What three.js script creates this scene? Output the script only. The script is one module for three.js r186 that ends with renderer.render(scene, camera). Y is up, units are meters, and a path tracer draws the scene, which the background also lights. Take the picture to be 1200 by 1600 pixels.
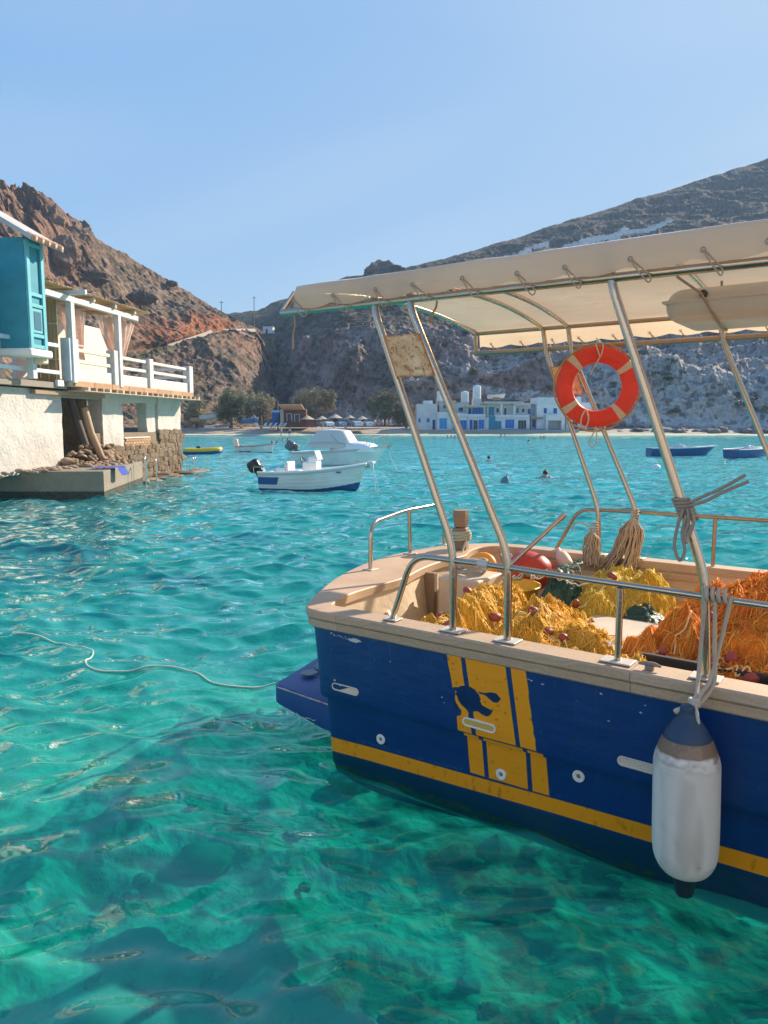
import * as THREE from 'three';
import { mergeGeometries, mergeVertices, toCreasedNormals } from 'three/addons/utils/BufferGeometryUtils.js';
import { RoundedBoxGeometry } from 'three/addons/geometries/RoundedBoxGeometry.js';
import { MarchingCubes } from 'three/addons/objects/MarchingCubes.js';

// ---------------------------------------------------------------- camera, sky, sun, exposure
const V = (x, y, z) => new THREE.Vector3(x, y, z);
const scene = new THREE.Scene();
const EXPO = 1.75;                                            // exposed for the shaded side of the boat
const CAM_H = 2.2, FPX = 1147, PITCH = 0.1197;             // eye above the water, focal length in pixels of a 1600 px high picture, downward tilt
const camera = new THREE.PerspectiveCamera(2 * Math.atan(800 / FPX) * 180 / Math.PI, 0.75, 0.1, 4000);
camera.position.set(0, CAM_H, 0);
camera.rotation.set(-PITCH, 0, 0);
const SUN_AZ = 50 * Math.PI / 180, SUN_EL = 29 * Math.PI / 180;   // to the right of straight ahead, above the horizon
const sunDir = V(Math.sin(SUN_AZ) * Math.cos(SUN_EL), Math.sin(SUN_EL), -Math.cos(SUN_AZ) * Math.cos(SUN_EL));
const sun = new THREE.DirectionalLight(new THREE.Color().setRGB(1.0, 0.86, 0.68), 5);
sun.name = 'sun';
sun.position.copy(sunDir).multiplyScalar(60);
sun.castShadow = true; sun.shadow.radius = 1; sun.shadow.mapSize.set(2048, 2048);
Object.assign(sun.shadow.camera, { left: -60, right: 60, top: 60, bottom: -60, near: 1, far: 400 });
scene.add(sun, sun.target);
{ // computed clear sky: deeper blue overhead, pale towards the horizon and the sun, faint high wisps
  const W = 1024, H = 512, d = new Float32Array(W * H * 4);
  const mix = (a, b, t) => a + (b - a) * t, sm = (t) => t * t * (3 - 2 * t);
  for (let j = 0; j < H; j++) {
    const el = ((j + 0.5) / H - 0.5) * Math.PI, y = Math.sin(el), e = Math.max(0, el);
    for (let i = 0; i < W; i++) {
      const az = ((i + 0.5) / W - 0.5) * 2 * Math.PI, x = Math.cos(az) * Math.cos(el), z = Math.sin(az) * Math.cos(el);
      const c = x * sunDir.x + y * sunDir.y + z * sunDir.z, g = Math.pow(Math.max(0, c * 0.5 + 0.5), 5);
      const t = 1 - Math.exp(-e * 2.8), o = (j * W + i) * 4;
      const hz = [0.53, 0.77, 0.93], ze = [0.045, 0.28, 0.765];
      // thin high wisps
      const p = 6 * x + 3 * z, q = 14 * y - 2.2 * x;
      let w = Math.sin(p * 1.3 + 2.0 * Math.sin(q * 0.9) + 1.1) * Math.sin(q * 2.1 + 1.3 * Math.sin(p * 0.6)) * 0.5 + 0.5;
      w = sm(Math.max(0, w - 0.35) / 0.65) * 0.10 * sm(Math.min(1, e / 0.25));
      // one long thin cirrus streak, right of the middle and well above the hills
      const s1 = (az + Math.PI / 2) * 0.96 - 0.30, ln = 0.245 + 0.24 * s1 + 0.012 * Math.sin(s1 * 23), dl = (el - ln) / (0.010 + 0.018 * Math.max(0, s1));
      w = Math.max(w, 0.30 * Math.exp(-dl * dl) * sm(Math.min(1, Math.max(0, (s1 + 0.10) / 0.2))) * sm(Math.min(1, Math.max(0, (0.75 - s1) / 0.4))));
      for (let k = 0; k < 3; k++) {
        let v = mix(hz[k], ze[k], t);
        v = mix(v, [0.62, 0.80, 0.97][k], g * 0.68);
        v = mix(v, [0.80, 0.87, 0.95][k], w);
        d[o + k] = (el < 0 ? hz[k] * 0.6 : v) / EXPO;
      }
      d[o + 3] = 1;
    }
  }
  const sky = new THREE.DataTexture(d, W, H, THREE.RGBAFormat, THREE.FloatType);
  sky.mapping = THREE.EquirectangularReflectionMapping; sky.magFilter = THREE.LinearFilter; sky.needsUpdate = true;
  scene.background = sky; scene.environment = sky;
}
scene.fog = new THREE.FogExp2(new THREE.Color().setRGB(0.55, 0.75, 1.0), 0.00036);
const renderer = new THREE.WebGLRenderer({ antialias: true });
renderer.toneMapping = THREE.LinearToneMapping;
renderer.toneMappingExposure = EXPO;
renderer.shadowMap.enabled = true;

// ---------------------------------------------------------------- helpers
const rng = (s) => () => { s = (s + 0x6d2b79f5) | 0; let t = Math.imul(s ^ (s >>> 15), 1 | s); t = (t + Math.imul(t ^ (t >>> 7), 61 | t)) ^ t; return ((t ^ (t >>> 14)) >>> 0) / 4294967296; };
const lerp = (a, b, t) => a + (b - a) * t, clamp = (x, a = 0, b = 1) => Math.min(b, Math.max(a, x)), sstep = (a, b, x) => { const t = clamp((x - a) / (b - a)); return t * t * (3 - 2 * t); };
const hash3 = (x, y, z) => { let h = Math.imul(x, 374761393) ^ Math.imul(y, 668265263) ^ Math.imul(z, 2147483647 - 1274126177); h = Math.imul(h ^ (h >>> 13), 1274126177); return ((h ^ (h >>> 16)) >>> 0) / 4294967296; };
function vnoise(x, y, z) {                                  // value noise, 0..1
  const ix = Math.floor(x), iy = Math.floor(y), iz = Math.floor(z), f = (t) => t * t * t * (t * (6 * t - 15) + 10), u = f(x - ix), v = f(y - iy), w = f(z - iz);
  const L = (k) => lerp(lerp(hash3(ix, iy, iz + k), hash3(ix + 1, iy, iz + k), u), lerp(hash3(ix, iy + 1, iz + k), hash3(ix + 1, iy + 1, iz + k), u), v);
  return lerp(L(0), L(1), w);
}
const fbm = (x, y, z, o = 4) => { let s = 0, a = 0.5, n = 0; for (let i = 0; i < o; i++) { s += a * vnoise(x, y, z); n += a; a *= 0.5; x = x * 2.03 + 17.1; y = y * 2.03 + 9.2; z = z * 2.03 + 4.7; } return s / n; };
const ridged = (x, y, z, o = 4) => { let s = 0, a = 0.5, n = 0; for (let i = 0; i < o; i++) { const v = 1 - Math.abs(2 * vnoise(x, y, z) - 1); s += a * v * v; n += a; a *= 0.5; x = x * 2.1 + 7.1; y = y * 2.1 + 3.2; z = z * 2.1 + 11.7; } return s / n; };
// a pixel of the photograph (1200 x 1600) turned into a place: at forward distance F, or on a level of height y
const CP = Math.cos(PITCH), SP = Math.sin(PITCH);
function ray(px, py) { const u = (px - 600) / FPX, v = (800 - py) / FPX; return V(u, v * CP - SP, -(CP + v * SP)); }
const at = (px, py, F) => { const r = ray(px, py); return r.multiplyScalar(F / -r.z).add(camera.position); };
const onY = (px, py, y) => { const r = ray(px, py); return r.multiplyScalar((y - CAM_H) / r.y).add(camera.position); };
const pxm = (F) => FPX / F;                                  // pixels per metre at distance F, near the horizon
// names and tags
const taken = {};
const numbered = (n) => { const k = taken[n] = (taken[n] ?? -1) + 1; return k ? n + '_' + String(k).padStart(3, '0') : n; };
const tops = [];
function tag(o, label, category, group) { o.userData.label = label; o.userData.category = category; if (group) o.userData.group = group; return o; }
function thing(name, label, category, group) { const o = new THREE.Group(); o.name = numbered(name); scene.add(o); tops.push(o); return tag(o, label, category, group); }
function finish(g) { // give the geometry uv in metres (box projection) when it has none of its own, and plain attributes
  const keep = g.userData.keepUV; let q = g.index ? g.toNonIndexed() : g;
  const p = q.attributes.position, n = q.attributes.normal, uv = new Float32Array(p.count * 2);
  if (!keep) {
    for (let i = 0; i < p.count; i += 3) {
      let nx = 0, ny = 0, nz = 0;
      for (let k = 0; k < 3; k++) { nx += n.getX(i + k); ny += n.getY(i + k); nz += n.getZ(i + k); }
      nx = Math.abs(nx); ny = Math.abs(ny); nz = Math.abs(nz);
      for (let k = 0; k < 3; k++) {
        const x = p.getX(i + k), y = p.getY(i + k), z = p.getZ(i + k), o = (i + k) * 2;
        if (ny >= nx && ny >= nz) { uv[o] = x; uv[o + 1] = z; } else if (nx >= nz) { uv[o] = z; uv[o + 1] = y; } else { uv[o] = x; uv[o + 1] = y; }
      }
    }
    q.setAttribute('uv', new THREE.BufferAttribute(uv, 2));
  }
  for (const k of Object.keys(q.attributes)) if (!['position', 'normal', 'uv', 'color'].includes(k)) q.deleteAttribute(k);
  return q;
}
function merged(geos) {
  geos = (Array.isArray(geos) ? geos : [geos]).flat(3).map(finish);
  if (geos.some((g) => g.attributes.color)) for (const g of geos) if (!g.attributes.color) g.setAttribute('color', new THREE.BufferAttribute(new Float32Array(g.attributes.position.count * 3).fill(1), 3));
  return geos.length > 1 ? mergeGeometries(geos) : geos[0];
}
function obj(name, geos, mat, parent, raw) {
  const m = new THREE.Mesh(raw ? geos : merged(geos), mat);
  m.castShadow = m.receiveShadow = true;
  if (parent) { m.name = name; parent.add(m); } else { m.name = numbered(name); scene.add(m); tops.push(m); }
  return m;
}
const struct = (name, geos, mat, raw) => { const m = obj(name, geos, mat, null, raw); m.userData.kind = 'structure'; return m; };
const stuff = (m) => { m.userData.kind = 'stuff'; return m; };
function tint(g, c) { const n = g.attributes.position.count, a = new Float32Array(n * 3); for (let i = 0; i < n; i++) a.set(c, i * 3); g.setAttribute('color', new THREE.BufferAttribute(a, 3)); return g; }
function copy(o, label, parent) { const c = o.clone(); c.name = numbered(o.name.replace(/_\d{3}$/, '')); scene.add(c); tops.push(c); c.userData = { ...o.userData }; if (label) c.userData.label = label; return c; }
// shapes
const M4 = new THREE.Matrix4(), Q = new THREE.Quaternion();
function box(w, h, d, x = 0, y = 0, z = 0, ry = 0, bevel = 0, rx = 0, rz = 0) {
  const g = bevel > 0 ? new RoundedBoxGeometry(w, h, d, 2, Math.min(bevel, w / 2.01, h / 2.01, d / 2.01)) : new THREE.BoxGeometry(w, h, d);
  if (rx) g.rotateX(rx); if (rz) g.rotateZ(rz); if (ry) g.rotateY(ry);
  return g.translate(x, y, z);
}
function tube(pts, r, seg, rad = 10, closed = false, straight = false) {
  pts = pts.map((p) => p.isVector3 ? p : V(...p));
  let c;
  if (straight) { c = new THREE.CurvePath(); for (let i = 0; i < pts.length - 1; i++) c.add(new THREE.LineCurve3(pts[i], pts[i + 1])); } else c = new THREE.CatmullRomCurve3(pts, closed, 'centripetal');
  return new THREE.TubeGeometry(c, seg ?? Math.max(2, pts.length * 6), r, rad, closed);
}
function rod(a, b, r, rad = 8, r2 = r, caps = true) {
  const d = b.clone().sub(a), g = new THREE.CylinderGeometry(r2, r, d.length(), rad, 1, !caps);
  g.applyQuaternion(Q.setFromUnitVectors(V(0, 1, 0), d.normalize()));
  return g.translate((a.x + b.x) / 2, (a.y + b.y) / 2, (a.z + b.z) / 2);
}
// a pipe through corner points with rounded bends
function pipe(pts, r, bend = 0.09, rad = 12) {
  const out = [pts[0].clone()];
  for (let i = 1; i < pts.length - 1; i++) {
    const p = pts[i], a = pts[i - 1].clone().sub(p), b = pts[i + 1].clone().sub(p), k = Math.min(bend, a.length() * 0.45, b.length() * 0.45);
    const A = p.clone().addScaledVector(a.normalize(), k), B = p.clone().addScaledVector(b.normalize(), k);
    for (let j = 0; j <= 6; j++) { const t = j / 6; out.push(A.clone().multiplyScalar((1 - t) ** 2).addScaledVector(p, 2 * t * (1 - t)).addScaledVector(B, t * t)); }
  }
  out.push(pts[pts.length - 1].clone());
  return sweep(out, r, rad);
}
// a round section swept along a polyline; r may be a function of 0..1
function sweep(pts, r, rad = 8, caps = true) {
  const n = pts.length, pos = [], idx = []; let up = V(0, 1, 0);
  const T = pts.map((p, i) => pts[Math.min(n - 1, i + 1)].clone().sub(pts[Math.max(0, i - 1)]).normalize());
  if (Math.abs(T[0].y) > 0.9) up = V(1, 0, 0);
  let nrm = up.clone().cross(T[0]).normalize();
  for (let i = 0; i < n; i++) {
    nrm.addScaledVector(T[i], -nrm.dot(T[i])).normalize();
    const bi = T[i].clone().cross(nrm), R = typeof r === 'function' ? r(i / (n - 1)) : r;
    for (let k = 0; k < rad; k++) { const a = k / rad * 2 * Math.PI, c = Math.cos(a) * R, s = Math.sin(a) * R; pos.push(pts[i].x + nrm.x * c + bi.x * s, pts[i].y + nrm.y * c + bi.y * s, pts[i].z + nrm.z * c + bi.z * s); }
    if (i) for (let k = 0; k < rad; k++) { const a = (i - 1) * rad + k, b = (i - 1) * rad + (k + 1) % rad; idx.push(a, b, a + rad, b, b + rad, a + rad); }
  }
  if (caps) for (const e of [0, n - 1]) { const c = pos.length / 3; pos.push(pts[e].x, pts[e].y, pts[e].z); for (let k = 0; k < rad; k++) { const a = e * rad + k, b = e * rad + (k + 1) % rad; e ? idx.push(a, b, c) : idx.push(b, a, c); } }
  const g = new THREE.BufferGeometry(); g.setAttribute('position', new THREE.Float32BufferAttribute(pos, 3)); g.setIndex(idx); g.computeVertexNormals();
  return g;
}
// a grid surface from f(u, v) -> Vector3, u and v in 0..1
function grid(nu, nv, f, uvf, colf, flip) {
  const pos = new Float32Array((nu + 1) * (nv + 1) * 3), uv = new Float32Array((nu + 1) * (nv + 1) * 2), idx = [], col = colf ? new Float32Array((nu + 1) * (nv + 1) * 3) : null;
  for (let j = 0, o = 0; j <= nv; j++) for (let i = 0; i <= nu; i++, o++) {
    const p = f(i / nu, j / nv, i, j); pos[o * 3] = p.x; pos[o * 3 + 1] = p.y; pos[o * 3 + 2] = p.z;
    const w = uvf ? uvf(i / nu, j / nv, p) : [p.x, p.z]; uv[o * 2] = w[0]; uv[o * 2 + 1] = w[1];
    if (col) col.set(colf(i / nu, j / nv, p), o * 3);
    if (i < nu && j < nv) { const b = o + nu + 1; flip ? idx.push(o, o + 1, b, o + 1, b + 1, b) : idx.push(o, b, o + 1, o + 1, b, b + 1); }
  }
  const g = new THREE.BufferGeometry();
  g.setAttribute('position', new THREE.BufferAttribute(pos, 3)); g.setAttribute('uv', new THREE.BufferAttribute(uv, 2)); if (col) g.setAttribute('color', new THREE.BufferAttribute(col, 3));
  g.setIndex(idx); g.computeVertexNormals(); g.userData.keepUV = true;
  return g;
}
function prism(shapePts, depth, bevel = 0, holes) { // outline in x,y extruded along +z
  const s = new THREE.Shape(shapePts.map((p) => new THREE.Vector2(...p)));
  for (const h of holes ?? []) s.holes.push(new THREE.Path(h.map((p) => new THREE.Vector2(...p))));
  return new THREE.ExtrudeGeometry(s, { depth, bevelEnabled: bevel > 0, bevelSize: bevel, bevelThickness: bevel, bevelSegments: 2, curveSegments: 12 });
}
// materials and textures
const C = (r, g, b) => new THREE.Color().setRGB(r, g, b);
function mat(c, rough = 0.8, o = {}) { const m = new THREE.MeshPhysicalMaterial({ color: Array.isArray(c) ? C(...c) : c, roughness: rough, ...o }); return m; }
function dataTex(n, f, ch = 4, repeat = 1) { // n x n texture from f(u, v) -> [r, g, b] or a number, linear values 0..1
  const d = new Uint8Array(n * n * 4);
  for (let j = 0, o = 0; j < n; j++) for (let i = 0; i < n; i++, o += 4) { const v = f(i / n, j / n), a = Array.isArray(v) ? v : [v, v, v]; for (let k = 0; k < 3; k++) d[o + k] = clamp(a[k]) * 255; d[o + 3] = 255; }
  const t = new THREE.DataTexture(d, n, n); t.magFilter = THREE.LinearFilter; t.wrapS = t.wrapT = THREE.RepeatWrapping; t.repeat.set(repeat, repeat); t.needsUpdate = true;
  return t;
}
// noise that tiles over the unit square
const tnoise = (u, v, f, s = 0) => { const x = u * f, y = v * f, ix = Math.floor(x), iy = Math.floor(y), q = (t) => t * t * (3 - 2 * t), a = q(x - ix), b = q(y - iy), h = (i, j) => hash3((i + f) % f, (j + f) % f, s + f); return lerp(lerp(h(ix, iy), h(ix + 1, iy), a), lerp(h(ix, iy + 1), h(ix + 1, iy + 1), a), b); };
const tfbm = (u, v, f, o = 4, s = 0) => { let r = 0, a = 0.5, n = 0; for (let i = 0; i < o; i++, f *= 2, a *= 0.5) { r += a * tnoise(u, v, f, s + i); n += a; } return r / n; };
const TX = {
  mottle: dataTex(256, (u, v) => 0.72 + 0.28 * tfbm(u, v, 4, 6)),
  stain: dataTex(512, (u, v) => { const a = tfbm(u, v, 3, 6, 5), b = tfbm(u, v, 24, 3, 9); return [0.55 + 0.45 * a + 0.12 * (b - 0.5), 0.53 + 0.45 * a + 0.12 * (b - 0.5), 0.5 + 0.45 * a + 0.12 * (b - 0.5)].map((x) => x + 0.12); }),
  bump: dataTex(512, (u, v) => tfbm(u, v, 12, 5, 21)),
  lumps: dataTex(512, (u, v) => { const a = tfbm(u, v, 14, 3, 31), b = tfbm(u, v, 50, 2, 3); return 0.75 * a + 0.25 * b; }),
  wood: dataTex(512, (u, v) => { const w = tfbm(u, v, 3, 3, 41) * 0.6, s = tnoise((u + w * 0.02) % 1, v, 96, 7) * 0.5 + tnoise(u, v, 48, 8) * 0.3, t = 0.5 * Math.sin((v * 22 + w * 9) * 2 * Math.PI) + 0.5; const k = 0.66 + 0.2 * s + 0.16 * t * tfbm(u, v, 5, 2, 2) + 0.1 * w; return [k, k * 0.985, k * 0.96]; }),
  cloth: dataTex(256, (u, v) => 0.8 + 0.1 * Math.sin(u * 2 * Math.PI * 64) * Math.sin(v * 2 * Math.PI * 64) + 0.1 * tfbm(u, v, 6, 4, 51)),
};
const rep = (t, x, y = x) => { const c = t.clone(); c.repeat.set(x, y); c.needsUpdate = true; return c; };
const noise01 = (s) => { const r = rng(s); return r; };

// ---------------------------------------------------------------- water and seabed
const waves = [];
{
  const r = rng(11);
  for (let i = 0; i < 84; i++) {
    const lam = 0.22 * Math.pow(32, i / 83), th = Math.PI / 2 + (r() + r() + r() - 1.5) * 1.15 + 0.25, k = 2 * Math.PI / lam;
    waves.push({ kx: Math.cos(th) * k, kz: Math.sin(th) * k, k, lam, a: (lam < 0.65 ? 0.072 : lam < 1.2 ? 0.056 : lam < 2.5 ? 0.030 : 0.013) / k * (0.6 + 0.8 * r()), p: r() * 6.283 });
  }
}
const seaLevel = (x, z, step = 0.01) => {
  let y = 0, dx = 0, dz = 0;
  const d = Math.hypot(x, z), calm = 0.45 + 0.55 * sstep(3.5, 8, d);
  for (const w of waves) {
    const cut = sstep(2.2, 4.5, w.lam / step); if (cut <= 0) continue;
    const f = (w.lam < 0.7 ? calm : 0.6 + 0.4 * calm) * cut, q = w.kx * x + w.kz * z + w.p, a = w.a * f;
    y += a * Math.cos(q); const s = a * Math.sin(q) * 0.8; dx -= w.kx / w.k * s; dz -= w.kz / w.k * s;
  }
  return [y, dx, dz];
};
const waterBump = (() => { // a tile of fine chop made of sines that close at its edge
  const r = rng(5), n = 512, S = [];
  for (let i = 0; i < 60; i++) { const m = 3 + Math.floor(Math.pow(r(), 1.3) * 34), th = Math.PI / 2 + (r() + r() + r() - 1.5) * 1.2; S.push([Math.round(Math.cos(th) * m), Math.round(Math.sin(th) * m), r() * 6.283, 1 / (m + 9)]); }
  const h = new Float32Array(n * n); let lo = 1e9, hi = -1e9;
  for (let j = 0; j < n; j++) for (let i = 0; i < n; i++) { let v = 0; for (const [a, b, p, w] of S) v += w * Math.cos((a * i + b * j) / n * 6.28319 + p); h[j * n + i] = v; lo = Math.min(lo, v); hi = Math.max(hi, v); }
  return dataTex(n, (u, v) => (h[Math.round(v * n) % n * n + Math.round(u * n) % n] - lo) / (hi - lo));
})();
{
  const nz = 820, nx = 460, z0 = 1.2, z1 = 175, pos = (u, v) => { const F = z0 * Math.pow(z1 / z0, v), half = F * 0.82 + 1.5; return [(u * 2 - 1) * half, F]; };
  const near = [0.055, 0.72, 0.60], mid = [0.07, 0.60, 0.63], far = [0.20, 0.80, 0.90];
  const g = grid(nx, nz, (u, v) => {
    const [x, F] = pos(u, v), step = Math.max(F * Math.log(z1 / z0) / nz, (F * 1.64 + 3) / nx), [y, dx, dz] = seaLevel(x, -F, step), fade = 1 - 0.85 * sstep(60, 150, F);
    return V(x + dx * fade, y * fade, -F + dz * fade);
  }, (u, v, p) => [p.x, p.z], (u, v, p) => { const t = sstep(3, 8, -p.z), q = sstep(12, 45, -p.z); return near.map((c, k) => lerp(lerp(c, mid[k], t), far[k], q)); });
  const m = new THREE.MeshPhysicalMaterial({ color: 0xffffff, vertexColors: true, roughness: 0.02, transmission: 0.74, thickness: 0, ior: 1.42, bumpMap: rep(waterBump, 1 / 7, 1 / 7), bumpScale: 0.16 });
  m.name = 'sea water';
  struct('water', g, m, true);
}
// seabed: pale sand with weed and stones, shelving up to the beach
const bedLevel = (x, F) => { const d = F < 6 ? lerp(1.25, 1.7, F / 6) : F < 40 ? lerp(1.7, 3.4, (F - 6) / 34) : F < 100 ? lerp(3.4, 2.6, (F - 40) / 60) : lerp(2.6, -0.4, sstep(100, 150, F)); return -d; };
{
  const nz = 620, nx = 520, z0 = 0.6, z1 = 210;
  const g = grid(nx, nz, (u, v) => {
    const F = z0 * Math.pow(z1 / z0, v), x = (u * 2 - 1) * (F * 1.0 + 4), fine = 1 - 0.8 * sstep(5, 13, F);
    const rock = Math.pow(ridged(x * 0.55, 3, F * 0.55, 3), 2) * 0.45 + 0.25 * fbm(x * 2.1, 8, F * 2.1, 3);
    return V(x, bedLevel(x, F) + fine * (rock - 0.3) * 0.9, -F);
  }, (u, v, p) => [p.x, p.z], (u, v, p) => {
    const F = -p.z, wx = fbm(p.x * 0.9, 1, p.z * 0.9, 3) * 2.6, wz = fbm(p.x * 0.9 + 9, 5, p.z * 0.9, 3) * 2.6;  // warp bends the sand and weed colour into swirls that imitate refraction
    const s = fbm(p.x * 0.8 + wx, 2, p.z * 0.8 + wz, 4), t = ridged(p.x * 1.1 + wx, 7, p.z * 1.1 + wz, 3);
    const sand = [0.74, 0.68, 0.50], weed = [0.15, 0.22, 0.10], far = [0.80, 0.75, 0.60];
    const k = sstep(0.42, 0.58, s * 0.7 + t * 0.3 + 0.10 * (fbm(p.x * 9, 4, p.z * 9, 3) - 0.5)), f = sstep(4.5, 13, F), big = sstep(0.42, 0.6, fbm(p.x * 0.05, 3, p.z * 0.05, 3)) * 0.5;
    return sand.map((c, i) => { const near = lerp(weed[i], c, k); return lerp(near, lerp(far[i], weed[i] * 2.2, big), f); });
  });
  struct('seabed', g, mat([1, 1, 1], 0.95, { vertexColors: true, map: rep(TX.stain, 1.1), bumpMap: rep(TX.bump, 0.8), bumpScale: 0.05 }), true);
}

// stones lying on the shallow bottom
function seabedStones() {
  const r = rng(71), G = []; for (let i = 0; i < 420; i++) { const F = 1.8 + 9 * Math.pow(r(), 1.4), x = (r() * 2 - 1) * (F * 0.75 + 1), s = 0.05 + 0.26 * Math.pow(r(), 3); if (fbm(x * 0.6, 4, F * 0.6, 2) < 0.40 + 0.1 * r()) continue; G.push(tint(boulder(s, i * 1.7, 1.2, 0.7, 1, 4).translate(x, bedLevel(x, F) + 0.02, -F), mix3([0.16, 0.19, 0.10], [0.56, 0.52, 0.40], Math.pow(r(), 1.3)))); }
  const m = obj('seabed_stones', G, mat([1, 1, 1], 0.95, { vertexColors: true, map: rep(TX.stain, 2.2) })); tag(stuff(m), 'submerged stones scattered over the pale seabed in the foreground', 'stones');
}

// ---------------------------------------------------------------- hills and beach
// A hillside is given by stations: for a column (photograph pixel) the distance and apparent height of its foot, steps and ridge; it is real ground at real distances.
function hillside(cols, nu, nv, u0, u1, rough, colour, seed) {
  const ns = cols[0].s.length;
  const smooth = (t) => t;
  const evalAt = (px, s) => {
    let i = 0; while (i < cols.length - 2 && px > cols[i + 1].x) i++;
    const A = cols[i], B = cols[i + 1], t = clamp((px - A.x) / (B.x - A.x)), q = s * (ns - 1), k = Math.min(ns - 2, Math.floor(q)), f = q - k;
    const L = (a, b) => a.map((v, j) => lerp(v, b[j], t)), p = L(A.s[k], B.s[k]), r = L(A.s[k + 1], B.s[k + 1]);
    return [lerp(p[0], r[0], f), lerp(p[1], r[1], f)];
  };
  const g = grid(nu, nv, (u, v) => {
    const px = lerp(u0, u1, u), [F, py] = evalAt(px, v), p = at(px, py, F);
    const w = rough(px, v, F, p), n = ridged(p.x * 0.022 + seed, p.y * 0.03, p.z * 0.022, 3) - 0.45, m = ridged(p.x * 0.11, p.y * 0.13 + seed, p.z * 0.11, 4) - 0.45, f = fbm(p.x * 0.7, p.y * 0.7, p.z * 0.7 + seed, 3) - 0.5;
    const out = (n * 7 * w[0] + m * 3.2 * w[1] + f * 1.3 * w[2]);
    p.y += out * 0.7; p.z += out * 0.9; p.x += (fbm(p.x * 0.1, p.y * 0.1 + 9, p.z * 0.1, 2) - 0.5) * 3 * w[1];
    return p;
  }, (u, v, p) => [p.x + p.z * 0.3, p.y + p.z * 0.5], null);
  // colours need the slope: computed after the normals
  const P = g.attributes.position, N = g.attributes.normal, col = new Float32Array(P.count * 3), q = V(0, 0, 0), n = V(0, 0, 0);
  for (let i = 0; i < P.count; i++) { q.fromBufferAttribute(P, i); n.fromBufferAttribute(N, i); const iu = i % (nu + 1), iv = Math.floor(i / (nu + 1)); col.set(colour(q, n, lerp(u0, u1, iu / nu), iv / nv), i * 3); }
  g.setAttribute('color', new THREE.BufferAttribute(col, 3));
  return g;
}
const mix3 = (a, b, t) => a.map((v, i) => lerp(v, b[i], t));
const earthMat = mat([1, 1, 1], 0.95, { vertexColors: true, bumpMap: rep(TX.lumps, 1 / 9), bumpScale: 0.7, map: rep(TX.stain, 1 / 13), specularIntensity: 0.2 });
const SOIL = [0.235, 0.155, 0.105], RED = [0.44, 0.145, 0.055], SCRUB = [0.080, 0.075, 0.038], ROCK = [0.27, 0.19, 0.14], DARK = [0.085, 0.066, 0.055], GREY = [0.45, 0.365, 0.335], PALE = [0.74, 0.70, 0.67];
const leftCols = [ // x, stations [F, y] : foot, terrace, road foot, road, cut top, slope, ridge
  { x: -500, s: [[60, 668], [75, 640], [95, 560], [100, 540], [110, 480], [130, 330], [165, 120]] },
  { x: 0, s: [[80, 668], [100, 640], [125, 585], [130, 560], [140, 510], [165, 390], [200, 285]] },
  { x: 64, s: [[95, 668], [115, 640], [140, 590], [145, 572], [158, 520], [182, 400], [210, 314]] },
  { x: 98, s: [[105, 668], [125, 640], [150, 588], [155, 570], [165, 515], [190, 415], [215, 336]] },
  { x: 130, s: [[115, 668], [135, 640], [160, 585], [165, 568], [175, 512], [198, 425], [220, 350]] },
  { x: 150, s: [[120, 668], [140, 640], [165, 583], [170, 566], [180, 510], [200, 435], [222, 374]] },
  { x: 200, s: [[135, 668], [152, 640], [180, 575], [186, 556], [195, 520], [215, 455], [232, 401]] },
  { x: 262, s: [[150, 668], [165, 635], [196, 560], [203, 543], [212, 522], [228, 478], [244, 437]] },
  { x: 300, s: [[158, 668], [172, 630], [206, 545], [214, 533], [222, 500], [236, 480], [252, 459]] },
  { x: 330, s: [[162, 668], [178, 625], [214, 532], [224, 521], [232, 498], [246, 490], [258, 481]] },
  { x: 365, s: [[166, 668], [184, 620], [228, 523], [240, 516], [250, 505], [258, 502], [266, 499]] },
  { x: 400, s: [[170, 668], [195, 615], [238, 545], [250, 528], [262, 518], [268, 515], [276, 512]] },
  { x: 425, s: [[180, 668], [200, 640], [225, 605], [240, 580], [254, 556], [266, 538], [278, 522]] },
  { x: 445, s: [[188, 668], [206, 650], [226, 628], [240, 606], [256, 584], [272, 562], [292, 536]] },
  { x: 475, s: [[198, 668], [216, 655], [232, 640], [246, 622], [260, 605], [280, 585], [304, 556]] },
];
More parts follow.
